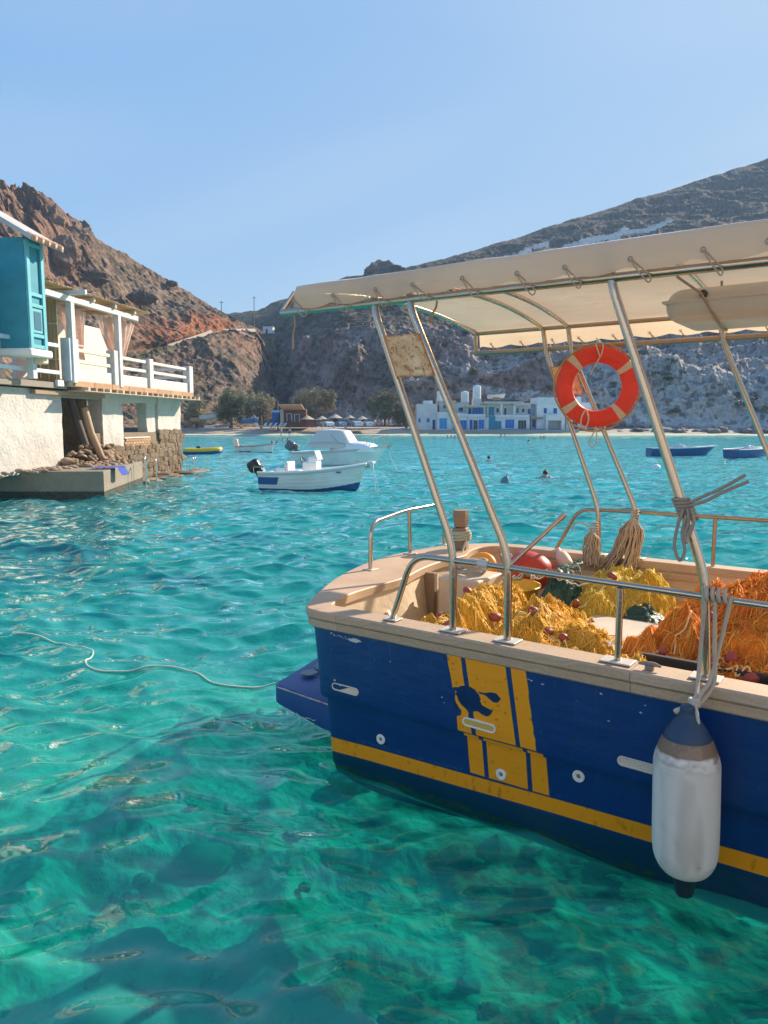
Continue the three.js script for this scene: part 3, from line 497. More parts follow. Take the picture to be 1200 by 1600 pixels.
  const sternIn = (o) => 0.155 + 0.33 * sstep(0.1, 1.1, o.b) * sstep(2.98, 2.2, o.b), sternSec = [[-0.012, 1.012], [-0.012, 1.05], [-0.004, 1.06], [(o) => sternIn(o) - 0.006, 1.06], [sternIn, 1.052], [sternIn, 1.0], [0.0, 1.0]];
  const far0 = hullOuter.findIndex((o, i) => i > k0 && o.b > 2.98), cuts = [0, 12, 20, 28, k0 - 3];
  for (let i = 0; i < cuts.length - 1; i++) { obj('cap_rail', strip(cuts[i], cuts[i + 1], sec, 0.0015), wood[i % 3], boat); obj('rail_moulding', strip(cuts[i], cuts[i + 1], mould, 0.0015), wood[(i + 1) % 3], boat); }
  obj('stern_deck', strip(k0 - 3, far0 + 1, sternSec, 0.001), mat([0.62, 0.43, 0.285], 0.55, { map: rep(TX.stain, 0.8) }), boat); obj('rail_moulding', strip(k0 - 3, far0 + 1, mould), wood[2], boat);
  for (const [i, j] of [[far0 + 1, far0 + 10], [far0 + 10, n]]) { obj('cap_rail', strip(i, j, sec, 0.0015), wood[i % 3], boat); obj('rail_moulding', strip(i, j, mould), wood[1], boat); }
  // inside of the far bulwark: a clamp board and two lighter panels
  for (const [i, j] of [[far0 + 1, far0 + 5], [far0 + 5, far0 + 9]]) obj('bulwark_board', strip(i, j, [[0.136, 0.93], [0.136, 0.985], [0.17, 0.985], [0.17, 0.93]], 0.004), wood[2], boat);
}
// fittings on the near side
{
  const sidePt = (a, y, out = 0) => Bw(a, y, offNear(y) - out), white = mat([0.78, 0.77, 0.72], 0.4), bare = mat([0.86, 0.74, 0.60], 0.7, { map: rep(TX.wood, 3) }), dark = mat([0.02, 0.02, 0.02], 0.8);
  const onSide = (g, a, y, out) => { const p = sidePt(a, y, out); return g.rotateX(-0.04).rotateY(-BROT).translate(p.x, p.y, p.z); };
  const stadium = (w, h) => { const s = []; for (let i = 0; i <= 10; i++) { const t = -Math.PI / 2 + Math.PI * i / 10; s.push([w / 2 - h / 2 + Math.cos(t) * h / 2, Math.sin(t) * h / 2]); } for (let i = 0; i <= 10; i++) { const t = Math.PI / 2 + Math.PI * i / 10; s.push([-w / 2 + h / 2 + Math.cos(t) * h / 2, Math.sin(t) * h / 2]); } return s; };
  for (const [a, y, w, k] of [[0.276, 0.588, 0.205, 0], [1.197, 0.585, 0.20, 1], [2.046, 0.596, 0.20, 2]]) {
    const f = obj('scupper', onSide(prism(stadium(w - 0.004, 0.043), 0.008, 0.003, [stadium(w - 0.009, 0.037)]).rotateZ(-0.01), a, y, -0.001), k === 1 ? white : bare, boat);
    obj('scupper_slot', onSide(prism(stadium(w - 0.007, 0.039), 0.002), a, y, 0.0025), k === 1 ? mat([0.62, 0.40, 0.08], 0.6) : bare, f);
  }
  for (const [a, y] of [[0.493, 0.297], [1.3, 0.307], [1.738, 0.43]]) {
    const f = obj('drain_fitting', onSide(new THREE.LatheGeometry([[0.012, 0], [0.0315, 0], [0.0315, 0.005], [0.027, 0.009], [0.015, 0.009], [0.012, 0.005], [0.012, -0.01]].map((p) => new THREE.Vector2(...p)), 28).rotateX(Math.PI / 2), a, y, 0.0), white, boat);
    obj('drain_hole', onSide(new THREE.CircleGeometry(0.0125, 20), a, y, 0.0015), mat([0.25, 0.2, 0.15], 0.8), f);
  }
}
// swim step round the stern
{
  const k0 = hullOuter.findIndex((o) => o.a < 0.06), blue = mat([0.016, 0.075, 0.30], 0.4, { map: rep(TX.stain, 1.2) }), P = [], I = [];
  const list = hullOuter.filter((o, i) => o.b > -0.001 && o.b < 3.001 && o.a < 0.5 && i >= k0 - 3), N = list.length;
  const edge = (o, out) => { const e = 0.34 * sstep(0.06, 0.2, o.b) * sstep(2.95, 2.8, o.b); return [o.a - o.na * 0.2 - out * Math.max(0.02, e) * 1.0 + (o.b < 0.2 ? 0.03 : 0), clamp(o.b, 0.13, 2.87)]; };
  const out = [[0.07, 0.14], [-0.02, 0.145], [-0.2, 0.145], [-0.39, 0.15], [-0.425, 0.165], [-0.445, 0.20], [-0.46, 0.3], [-0.56, 0.75], [-0.70, 1.2], [-0.76, 1.7], [-0.74, 2.2], [-0.6, 2.62], [-0.46, 2.8], [0.1, 2.85]];
  const s = new THREE.Shape(); out.forEach(([a, b], i) => i ? s.lineTo(a, b) : s.moveTo(a, b)); s.lineTo(0.15, 2.6); s.lineTo(-0.1, 1.5); s.lineTo(0.15, 0.4);
  const g = new THREE.ExtrudeGeometry(s, { depth: 0.105, bevelEnabled: true, bevelSize: 0.012, bevelThickness: 0.014, bevelSegments: 3 });
  const p = g.attributes.position; for (let i = 0; i < p.count; i++) { const a = p.getX(i), b = p.getY(i), h = p.getZ(i), low = h < 0.05 ? 0.05 * sstep(-0.45, 0.1, a) * 1.2 : 0, q = Bw(a, 0.295 + h - low + 0.02 * sstep(0, -0.4, a), b); p.setXYZ(i, q.x, q.y, q.z); }
  g.computeVertexNormals(); const st = obj('swim_step', toCreasedNormals(g, 0.5), blue, boat);
  // worn edge and a patch of bare paint
  const bare = mat([0.62, 0.56, 0.46], 0.8, { map: rep(TX.stain, 3) }), r = rng(8), line = [];
  for (let i = 0; i <= 26; i++) { const t = i / 26; line.push(Bw(lerp(0.07, -0.40, t), lerp(0.405, 0.428, t), 0.128 + 0.004 * (r() - 0.5))); }
  obj('worn_edge', sweep(line, (t) => 0.0055 * (0.35 + 0.9 * vnoise(t * 14, 2, 3)), 5), bare, st); obj('worn_edge', sweep(line.map((v) => v.clone().add(V(0, -0.155 + 0.02 * r(), 0))).slice(7), (t) => 0.005 * (0.2 + vnoise(t * 16, 5, 3)), 5), bare, st);
  const blob = (a0, b0, ra, rb, seed) => { const q = new THREE.Shape(); for (let i = 0; i < 40; i++) { const t = i / 40 * 6.283, k = 0.6 + 0.8 * fbm(Math.cos(t) * 1.6 + seed, Math.sin(t) * 1.6, 3, 3); const x = a0 + Math.cos(t) * ra * k, y = b0 + Math.sin(t) * rb * k; i ? q.lineTo(x, y) : q.moveTo(x, y); } const e = new THREE.ShapeGeometry(q), w = e.attributes.position; for (let i = 0; i < w.count; i++) { const v = Bw(w.getX(i), 0.4345 + 0.02 * sstep(0, -0.4, w.getX(i)), w.getY(i)); w.setXYZ(i, v.x, v.y, v.z); } e.computeVertexNormals(); return e; };
  for (const q of [blob(-0.3, 0.62, 0.14, 0.11, 2), blob(-0.36, 0.42, 0.05, 0.06, 6)]) obj('bare_patch', q, mat([0.42, 0.42, 0.40], 0.8, { map: rep(TX.stain, 3), side: THREE.DoubleSide }), st);
}
// ---- steel: posts, rails, canopy frame
const steel = mat([0.54, 0.46, 0.37], 0.20, { metalness: 1, roughnessMap: rep(TX.mottle, 3), bumpMap: rep(TX.bump, 3), bumpScale: 0.0006 });
const oldSteel = mat([0.44, 0.36, 0.28], 0.36, { metalness: 1, map: rep(TX.stain, 2) });
const plateMat = mat([0.62, 0.58, 0.52], 0.45, { metalness: 0.3 });
const LY = 2.865, TY = 3.025, NB = 0.08, FB = 2.95;
{
  const postN = [[1.0, 0.994, 0.463, 0], [1.33, 1.325, 0.702, 0], [2.311, 2.286, 1.814, 0], [4.1, 4.08, 3.6, 0], [6.0, 5.98, 5.5, 0]], postF = [[0.835, 0.815, 0.256], [1.16, 1.144, 0.489], [2.35, 2.33, 1.72], [4.0, 3.98, 3.5], [5.9, 5.88, 5.4]];
  for (const [a0, a1, a2] of postN) { const p = obj('canopy_post', pipe([Bw(a0, 1.07, NB), Bw(a1, 1.52, NB), Bw(a2, LY - 0.02, NB), Bw(a2 - 0.02, TY - 0.02, NB + 0.03)], 0.0215, 0.11), steel, boat); obj('base_plate', bbox(0.13, 0.008, 0.10, a0, 1.068, NB, 0.003), plateMat, p); }
  for (const [a0, a1, a2] of postF) { const p = obj('canopy_post', pipe([Bw(a0, 1.07, 2.9), Bw(a1, 1.46, 2.9), Bw(a2 + 0.02, LY - 0.02, FB - 0.02), Bw(a2, TY + 0.02, FB - 0.05)], 0.0215, 0.11), steel, boat); obj('base_plate', bbox(0.13, 0.008, 0.10, a0, 1.068, 2.9, 0.003), plateMat, p); }
  obj('canopy_tube', pipe([Bw(-0.25, LY + 0.02, NB), Bw(3, LY - 0.01, NB), Bw(6.6, LY, NB)], 0.021), steel, boat);
  obj('canopy_tube', pipe([Bw(-0.44, LY, FB), Bw(6.6, LY, FB)], 0.021), oldSteel, boat);
  obj('canopy_tube', pipe([Bw(-0.15, TY - 0.03, NB + 0.05), Bw(6.6, TY - 0.03, NB + 0.05)], 0.016), oldSteel, boat);
  obj('canopy_tube', pipe([Bw(-0.42, TY + 0.015, FB - 0.05), Bw(6.6, TY + 0.015, FB - 0.05)], 0.018), oldSteel, boat);
  const bow = (an, af, r = 0.018) => { const p = []; for (let i = 0; i <= 14; i++) { const t = i / 14; p.push(Bw(lerp(an, af, t), lerp(TY - 0.035, TY + 0.015, t) + 0.12 * 4 * t * (1 - t) * 0.9, lerp(NB + 0.04, FB - 0.05, t))); } return sweep(p, r, 10); };
  for (const [a, f] of [[-0.17, -0.42], [0.463, 0.256], [0.702, 0.489], [1.9, 1.72], [3.6, 3.5], [5.5, 5.4], [6.6, 6.6]]) obj('canopy_bow', bow(a, f), steel, boat);
  obj('canopy_brace', rod(Bw(0.40, TY + 0.055, 1.05), Bw(0.63, TY + 0.055, 1.05), 0.013), oldSteel, boat);
  obj('canopy_brace', pipe([Bw(-0.25, LY + 0.02, NB), Bw(-0.17, TY - 0.02, NB + 0.04)], 0.019), steel, boat);
  obj('canopy_brace', pipe([Bw(-0.44, LY, FB), Bw(-0.42, TY + 0.015, FB - 0.05)], 0.019), steel, boat);
  // near rail
  obj('side_rail', pipe([Bw(0.59, 1.065, NB), Bw(0.73, 1.46, NB), Bw(1.33, 1.455, NB), Bw(2.4, 1.43, NB), Bw(6.4, 1.42, NB)], 0.0175, 0.12), steel, boat);
  for (const a of [1.912, 3.1, 5.0]) { const p = obj('rail_stanchion', rod(Bw(a, 1.065, NB), Bw(a, 1.425, NB), 0.0165, 12), steel, boat); obj('base_plate', bbox(0.15, 0.008, 0.10, a, 1.068, NB, 0.003), plateMat, p); }
  obj('base_plate', bbox(0.09, 0.008, 0.08, 0.595, 1.068, NB, 0.003), plateMat, boat);
  { const p = Bw(1.09, 1.462, NB); obj('pipe_joint', rod(Bw(1.15, 1.459, NB), Bw(1.21, 1.456, NB), 0.0225, 14), plateMat, boat); }
  // stern rail
  obj('stern_rail', pipe([Bw(-0.40, 1.065, 1.2), Bw(-0.41, 1.43, 1.22), Bw(-0.53, 1.455, 1.9), Bw(-0.555, 1.455, 2.56), Bw(-0.55, 1.065, 2.58)], 0.0175, 0.13), steel, boat);
  obj('rail_stanchion', rod(Bw(-0.535, 1.065, 1.97), Bw(-0.535, 1.45, 1.95), 0.0165, 12), steel, boat);
  for (const [a, b] of [[-0.40, 1.2], [-0.535, 1.97], [-0.55, 2.58]]) obj('base_plate', bbox(0.09, 0.008, 0.09, a, 1.065, b, 0.003), plateMat, boat);
  // far rail
  obj('side_rail', pipe([Bw(0.43, 1.065, 2.92), Bw(0.63, 1.45, 2.92), Bw(1.2, 1.457, 2.92), Bw(2.6, 1.46, 2.92), Bw(6.4, 1.46, 2.92)], 0.0165, 0.12), oldSteel, boat);
  for (const a of [1.76, 3.0, 4.8]) obj('rail_stanchion', rod(Bw(a, 1.065, 2.92), Bw(a, 1.455, 2.92), 0.0155, 12), oldSteel, boat);
  // rusty plates between the posts
  const rust = dataTex(256, (u, v) => { const a = tfbm(u, v, 3, 5, 61), b = tfbm(u, v, 22, 3, 64), w = tfbm(u, v * 0.4, 12, 3, 67), e = Math.min(u, 1 - u, v, 1 - v), k = clamp(0.15 + 1.6 * (a - 0.45) + sstep(0.09, 0.0, e) * 0.75 + 0.5 * sstep(0.58, 0.75, w)), s = 1 - 0.6 * sstep(0.66, 0.74, b); return mix3([0.86, 0.64, 0.38], [0.50, 0.20, 0.05], k).map((c) => c * s); });
  const plate = (c, y0, y1) => { const th = 0.006, g = new THREE.BufferGeometry(), P = [], U = []; const q = c.map(([a, y, b]) => Bw(a, y, b)), nrm = V(BB[0], 0, -BB[1]); const F = q.map((v) => v.clone().addScaledVector(nrm, -th)), K = q.map((v) => v.clone().addScaledVector(nrm, th)); const quad = (A, B, C2, D, uvs) => { for (const [v, t] of [[A, uvs[0]], [B, uvs[1]], [C2, uvs[2]], [A, uvs[0]], [C2, uvs[2]], [D, uvs[3]]]) { P.push(v.x, v.y, v.z); U.push(...t); } }; const S = [[0.02, 0.98], [0.98, 0.98], [0.98, 0.02], [0.02, 0.02]]; quad(F[3], F[2], F[1], F[0], [S[3], S[2], S[1], S[0]]); quad(K[0], K[1], K[2], K[3], S); for (let i = 0; i < 4; i++) { const j = (i + 1) % 4; quad(F[i], F[j], K[j], K[i], [S[0], S[0], S[0], S[0]]); } g.setAttribute('position', new THREE.Float32BufferAttribute(P, 3)); g.setAttribute('uv', new THREE.Float32BufferAttribute(U, 2)); g.computeVertexNormals(); g.userData.keepUV = true; return g; };
  const rm = mat([1, 1, 1], 0.75, { map: rust });
  obj('rusty_plate', plate([[0.548, 2.686, NB - 0.026], [0.785, 2.686, NB - 0.026], [0.885, 2.457, NB - 0.026], [0.635, 2.457, NB - 0.026]]), rm, boat);
  obj('rusty_plate', plate([[0.345, 2.70, FB - 0.085], [0.575, 2.70, FB - 0.085], [0.665, 2.45, FB - 0.085], [0.44, 2.45, FB - 0.085]]), rm, boat);
  // canopy cloth: cambered sheet with hanging skirts, hem drawn up at each lace
  const cloth = mat([0.90, 0.71, 0.51], 0.95, { map: rep(TX.mottle, 0.5), bumpMap: rep(TX.bump, 0.8), bumpScale: 0.004, transmission: 0.46, thickness: 0, side: THREE.DoubleSide });
  const prof = [[0.035, 2.905], [0.04, 2.95], [0.052, 3.0], [0.075, 3.03], [0.12, 3.042], [0.5, 3.095], [1.0, 3.135], [1.5, 3.15], [2.0, 3.148], [2.5, 3.115], [2.85, 3.075], [2.93, 3.06], [2.965, 3.03], [2.975, 2.99], [2.985, 2.93]];
  const cg = grid(260, prof.length - 1, (u, v, i, j) => {
    const [b, y] = prof[j], near = lerp(-0.11, -0.42, clamp(b / 3)), a = near + u * (6.65 - near), hem = j === 0 || j === prof.length - 1, skirt = j < 3 || j > prof.length - 4, sag = Math.abs(Math.sin((a + 0.1) / 0.285 * Math.PI));
    let yy = y + (hem ? -0.022 * sag + 0.014 * (fbm(a * 1.3, j, 2, 2) - 0.5) - 0.02 * sstep(1.2, 3, a) : 0) - (j > 4 && j < 10 ? 0.018 * Math.abs(Math.sin((a - 0.6) * 2.2)) : 0) + (skirt ? 0 : 0.012 * (fbm(a * 3, b * 3, 1, 2) - 0.5));
    return Bw(a, yy, b + (skirt ? 0.012 * (fbm(a * 4, j * 2.0, 6, 2) - 0.5) : 0));
  }, (u, v, p) => [p.x, p.z + p.y]);
  const cm = obj('canopy_cloth', cg, cloth, boat, true);
  const rope = mat([0.42, 0.32, 0.22], 0.9), lace = (b, y0, side) => { // one lace: grommet down to the tube, round it and back up
    const s = side, q = []; for (const [dx, y, db] of [[0, 0, 0.008], [0.03, -0.05, 0.012], [0.055, -0.085, 0.02], [0.07, -0.105, 0.0], [0.075, -0.085, -0.02], [0.04, -0.04, -0.012], [0.004, -0.002, -0.004]]) q.push(V(dx, y, db * s)); return sweep(new THREE.CatmullRomCurve3(q).getPoints(18), 0.0033, 5); };
  const lg = merged(lace(0, 0, 1)), gg = merged(new THREE.TorusGeometry(0.010, 0.0028, 6, 14));
  for (let k = 0; k < 13; k++) for (const [b, y] of [[0.036, 2.945], [2.985, 2.955]]) {
    const a = (b < 1 ? -0.1 : -0.3) + 0.285 * k + (k % 3) * 0.02, L = new THREE.Mesh(lg, rope), p = Bw(a, y - 0.005 - (b < 1 ? 0.012 * (a > 1.2) : 0), b - (b < 1 ? 0.012 : 0)); L.name = 'lacing_cord'; L.position.copy(p); L.rotation.y = -BROT; L.scale.set(0.8 + 0.5 * hash3(k, 2, 3), 0.9 + 0.2 * hash3(k, 4, 3), 1); boat.add(L);
    const G = new THREE.Mesh(gg, oldSteel); G.name = 'grommet'; G.position.copy(p); G.rotation.y = -BROT; boat.add(G);
  }
  // loose ends hanging from the frame
  for (const [px, py, px2, py2, b, r] of [[460, 492, 458, 545, NB, 0.006], [683, 470, 672, 505, 0.4, 0.009], [738, 548, 739, 552, FB, 0.006]]) { const P = (x, y) => { const q = ray(x, y), t = (b + BO[0] * BB[0] + BO[1] * BB[1]) / (q.x * BB[0] - q.z * BB[1]); return q.multiplyScalar(t).add(camera.position); }; const A = P(px, py), B = P(px2, py2); obj('cord_end', sweep([A, A.clone().lerp(B, 0.3).add(V(0.006, 0, 0)), A.clone().lerp(B, 0.6).add(V(-0.004, 0, 0.003)), B], (t) => r * (t > 0.85 ? 1.5 : 0.8), 6), rope, boat); }
}
// inner fittings that belong to the boat
{
  const cream = mat([0.74, 0.62, 0.48], 0.55, { map: rep(TX.stain, 1.4) }), wood = mat([0.36, 0.25, 0.17], 0.7, { map: rep(TX.wood, 1.8), bumpMap: rep(TX.wood, 2), bumpScale: 0.004 });
  obj('engine_box', bbox(0.36, 0.46, 0.42, 0.21, 0.78, 1.72, 0.02), cream, boat);
  obj('bulkhead_board', bbox(0.16, 0.47, 0.05, -0.11, 0.78, 1.58, 0.006), wood, boat);
  const post = obj('mooring_post', (() => { const p = Bw(-0.3, 1.06, 2.45), g = [[0.165, 0.20, 0.165, 0.1], [0.11, 0.03, 0.11, 0.215]].map(([w, h, d, y]) => box(w * 0.78, h, d * 0.78, 0, y, 0, 0, 0.012)); const head = new THREE.CylinderGeometry(0.075, 0.062, 0.15, 8, 3); const hp = head.attributes.position; for (let i = 0; i < hp.count; i++) { const y = hp.getY(i); const k = y > 0.05 ? 0.9 : y > -0.05 ? 1.05 : 1; hp.setX(i, hp.getX(i) * k); hp.setZ(i, hp.getZ(i) * k); } head.computeVertexNormals(); g.push(toCreasedNormals(head, 0.4).translate(0, 0.285, 0)); return g.map((q) => q.rotateY(-BROT + 0.3).translate(p.x, p.y, p.z)); })(), wood, boat);
  obj('tiller', [rod(Bw(0.28, 0.98, 2.2), Bw(0.60, 1.405, 2.608), 0.017, 12, 0.02), rod(Bw(0.585, 1.385, 2.59), Bw(0.615, 1.425, 2.627), 0.024, 14, 0.026)], steel, boat);
  obj('leaning_board', (() => { const p = Bw(-0.02, 0.72, 1.05); return box(0.02, 0.3, 0.34, p.x, p.y, p.z, -BROT + 0.5, 0.004, 0, 0.55); })(), mat([0.85, 0.78, 0.66], 0.7), boat);
}

// ---------------------------------------------------------------- gear that lies in, hangs from or rests on the boat
const ropeTex = dataTex(128, (u, v) => 0.6 + 0.4 * Math.abs(Math.sin((u * 8 + v * 8) * Math.PI)));
const ropeMat = (c) => mat(c, 0.9, { map: rep(ropeTex, 20), bumpMap: rep(ropeTex, 20), bumpScale: 0.002 });
const hemp = ropeMat([0.60, 0.49, 0.37]), paleRope = ropeMat([0.66, 0.60, 0.50]), darkRope = ropeMat([0.42, 0.34, 0.27]);
const spline = (pts, n = 40) => new THREE.CatmullRomCurve3(pts, false, 'centripetal').getPoints(n);
// a heap of net: a lumpy body, strands that run over it, and cork floats threaded on its line
function netHeap(name, label, lobes, base, cols, seed, nStrand, floats, bounds, floatCol, group) {
  const t = thing(name, label, 'fishing net', group), r = rng(seed), [a0, a1, b0, b1] = bounds;
  const H = (a, b) => {
    let h = 0;
    for (const [la, lb, lh, ra, rb, pw = 1] of lobes) { const d = ((a - la) / ra) ** 2 + ((b - lb) / rb) ** 2; if (d < 1.6) h = Math.max(h, (lh - base) * Math.pow(Math.max(0, 1 - d / 1.6), 0.62 * pw)); }
    const w = fbm(a * 3, b * 3, seed, 2) * 2.4, fold = ridged(a * 3.2 + w, b * 3.2 - w, seed + 4, 3), k = sstep(0, 0.12, h);
    return base - 0.03 + h + k * (0.16 * (fold - 0.5) + 0.055 * (ridged(a * 11 + w * 2, b * 11, seed, 2) - 0.5));
  };
  const n = Math.round((a1 - a0) / 0.014), m = Math.round((b1 - b0) / 0.016);
  const g = grid(n, m, (u, v) => { const a = lerp(a0, a1, u), b = lerp(b0, b1, v); return Bw(a, H(a, b) + 0.010 * (fbm(a * 60, b * 60, 3, 2) - 0.5), b); }, (u, v) => [u * (a1 - a0), v * (b1 - b0)], (u, v, p) => { const k = fbm(p.x * 5 + seed, p.y * 5, p.z * 5, 3), d = 0.62 + 0.6 * fbm(p.x * 26, p.y * 26, p.z * 26, 2); return mix3(cols[0], cols[1], sstep(0.35, 0.65, k)).map((c) => c * d); });
  obj('net_body', g, mat([1, 1, 1], 0.9, { vertexColors: true, bumpMap: rep(fibre, 5), bumpScale: 0.012 }), t, true);
  const S = [];
  for (let i = 0; i < nStrand; i++) {
    let a = lerp(a0, a1, r()), b = lerp(b0, b1, r()), th = r() * 6.283; if (H(a, b) < base + 0.05) continue;
    const P = [], len = 14 + Math.floor(r() * 24), lift = 0.002 + 0.02 * Math.pow(r(), 2), curl = (r() - 0.5) * 0.5, st = 0.016 + 0.012 * r();
    for (let k = 0; k < len; k++) { P.push(Bw(a, H(a, b) + lift * (0.6 + 0.8 * Math.sin(k * 0.9 + i)), b)); th += curl * 0.4 + (r() - 0.5) * 0.75; a += Math.cos(th) * st; b += Math.sin(th) * st; if (H(a, b) < base + 0.02) break; }
    if (P.length < 4) continue;
    const c = mix3(mix3(cols[1], cols[2], r()), cols[0], r() * 0.5); S.push(tint(sweep(P, r() < 0.10 ? 0.0048 : 0.0013 + 0.0012 * r(), 3, false), c));
  }
  stuff(obj('strands', S, mat([1, 1, 1], 0.7, { vertexColors: true }), t));
  for (let k = 0; k < floats.length - 1; k++) { const [fa, fb] = floats[k], [ga, gb] = floats[k + 1]; if (Math.hypot(fa - ga, fb - gb) > 0.7) continue; const P = [], sw = (r() - 0.5) * 0.3; for (let i = 0; i <= 16; i++) { const s = i / 16, q = Math.sin(s * Math.PI) * sw, a = lerp(fa, ga, s) + q * (gb - fb) + 0.015 * Math.sin(i * 1.3 + k), b = lerp(fb, gb, s) - q * (ga - fa) + 0.015 * Math.cos(i * 1.7 + k); P.push(Bw(a, H(a, b) + 0.014, b)); } obj('float_line', sweep(spline(P, 48), 0.0052, 6), mat(mix3(cols[2], [0.8, 0.75, 0.6], 0.4), 0.8), t); }
  const fg = merged(new THREE.LatheGeometry([[0.0, -0.036], [0.012, -0.036], [0.024, -0.024], [0.029, 0], [0.024, 0.024], [0.012, 0.036], [0, 0.036]].map((p) => new THREE.Vector2(...p)), 14)), fm = mat(floatCol, 0.5, { map: rep(TX.stain, 6) });
  for (const [a, b] of floats) { const f = new THREE.Mesh(fg, fm); f.name = 'net_float'; f.position.copy(Bw(a, H(a, b) + 0.012, b)); f.rotation.set(r() * 3, r() * 3, 1.2 + r()); const s = 0.85 + 0.35 * r(); f.scale.set(s, s, s); t.add(f); }
  return { t, H };
}
const fibre = dataTex(512, (u, v) => { const w = tfbm(u, v, 3, 3, 71); return 0.5 * tnoise((u + w * 0.25) % 1, (v + w * 0.1) % 1, 70, 3) + 0.5 * tnoise((v + w * 0.3) % 1, (u + w * 0.2) % 1, 40, 4); });
netHeap('fishing_net', 'golden yellow net heap with small red floats, nearest the striped hull side', [[0.66, 1.15, 1.12, 0.24, 0.5], [1.0, 1.2, 1.01, 0.36, 0.5], [1.25, 1.1, 0.96, 0.30, 0.5], [1.45, 0.95, 0.90, 0.28, 0.4], [0.40, 0.85, 0.84, 0.26, 0.45], [0.85, 0.55, 0.92, 0.6, 0.34], [1.35, 0.52, 0.92, 0.55, 0.32], [1.8, 0.55, 0.92, 0.32, 0.3], [0.68, 1.0, 1.10, 0.13, 0.7]], 0.55, [[0.60, 0.29, 0.015], [0.93, 0.50, 0.025], [0.96, 0.72, 0.2]], 21, 2600,
  [[0.42, 0.95], [0.5, 0.9], [0.57, 1.02], [0.6, 0.62], [0.5, 0.6], [0.72, 0.5], [0.92, 0.42], [1.0, 0.42], [1.08, 0.46], [0.82, 0.95], [1.02, 1.12], [1.06, 1.05], [1.14, 1.2], [1.2, 0.95], [1.32, 0.9], [1.5, 0.72], [0.36, 1.15], [1.25, 0.5], [0.3, 0.7]], [0.1, 2.05, 0.22, 1.85], [0.34, 0.075, 0.055], 'heaps of fishing net in the boat');
netHeap('fishing_net', 'rounded lemon yellow net heap in the middle, sitting on the dark green tarpaulin', [[1.14, 2.35, 1.06, 0.24, 0.5], [1.34, 2.35, 1.05, 0.26, 0.48], [1.2, 2.05, 0.97, 0.30, 0.36], [1.06, 1.95, 0.82, 0.2, 0.3]], 0.55, [[0.62, 0.38, 0.02], [0.93, 0.64, 0.04], [0.96, 0.80, 0.25]], 22, 1900,
  [[1.1, 2.3], [1.2, 2.15], [1.0, 2.05], [0.92, 2.45], [1.3, 2.4], [1.05, 1.8]], [0.62, 1.78, 1.45, 2.95], [0.30, 0.08, 0.04], 'heaps of fishing net in the boat');
netHeap('fishing_net', 'bright orange net heap by the right edge, spilling over a black crate', [[2.15, 1.45, 1.22, 0.42, 0.5], [2.6, 1.5, 1.36, 0.6, 0.7], [2.02, 1.1, 1.12, 0.26, 0.36], [2.35, 1.1, 1.16, 0.4, 0.36], [1.84, 0.98, 0.98, 0.2, 0.34], [2.0, 0.84, 1.0, 0.14, 0.2], [2.3, 0.78, 1.04, 0.3, 0.22], [3.2, 1.4, 1.3, 0.6, 0.7]], 0.55, [[0.66, 0.14, 0.012], [0.95, 0.27, 0.02], [0.97, 0.54, 0.09]], 23, 2600,
  [[2.3, 0.75], [2.2, 0.7], [2.42, 0.62], [1.72, 0.75], [1.95, 0.75], [2.1, 1.2]], [1.4, 3.7, 0.3, 2.2], [0.42, 0.07, 0.06], 'heaps of fishing net in the boat');
// dark green tarpaulin bundle between the nets
{
  const t = thing('tarpaulin', 'crumpled dark green tarpaulin bundle between the two yellow net heaps', 'tarpaulin');
  const lump = (a, b, y0, h, ra, rb, seed) => { const g = new THREE.SphereGeometry(1, 72, 48), P = g.attributes.position; for (let i = 0; i < P.count; i++) { const x = P.getX(i), y = P.getY(i), z = P.getZ(i), k = 0.86 + 0.3 * ridged(x * 1.8 + seed, y * 1.8, z * 1.8, 3) - 0.1; const q = Bw(a + x * ra * k, y0 + Math.max(-0.1, y * h * k), b + z * rb * k); P.setXYZ(i, q.x, q.y, q.z); } const m = mergeVertices(g.deleteAttribute('normal').deleteAttribute('uv')); m.computeVertexNormals(); return m; };
  const m = mat([0.012, 0.065, 0.052], 0.42, { bumpMap: rep(TX.bump, 2), bumpScale: 0.02, sheen: 0.3 });
  obj('cover', lump(0.86, 2.0, 0.58, 0.50, 0.22, 0.34, 3), m, t); obj('cover_fold', lump(1.47, 2.0, 0.56, 0.34, 0.30, 0.30, 7), m, t);
  const k = rng(31), L = []; for (let i = 0; i < 9; i++) { const P = []; let a = 0.62 + 0.25 * k(), b = 2.05 + 0.35 * k(), th = k() * 6; for (let j = 0; j < 22; j++) { P.push(Bw(a, 1.02 + 0.05 * k() - 0.25 * Math.abs(a - 0.8), b)); th += (k() - 0.3) * 0.9; a += Math.cos(th) * 0.03; b += Math.sin(th) * 0.03; } L.push(tint(sweep(spline(P, 60), 0.006, 5), i % 3 ? [0.6, 0.58, 0.5] : [0.1, 0.3, 0.26])); }
  const q = thing('rope_tangle', 'loose tangle of thin pale rope on top of the green tarpaulin', 'rope'); stuff(obj('rope_strands', L, mat([1, 1, 1], 0.85, { vertexColors: true }), q));
}
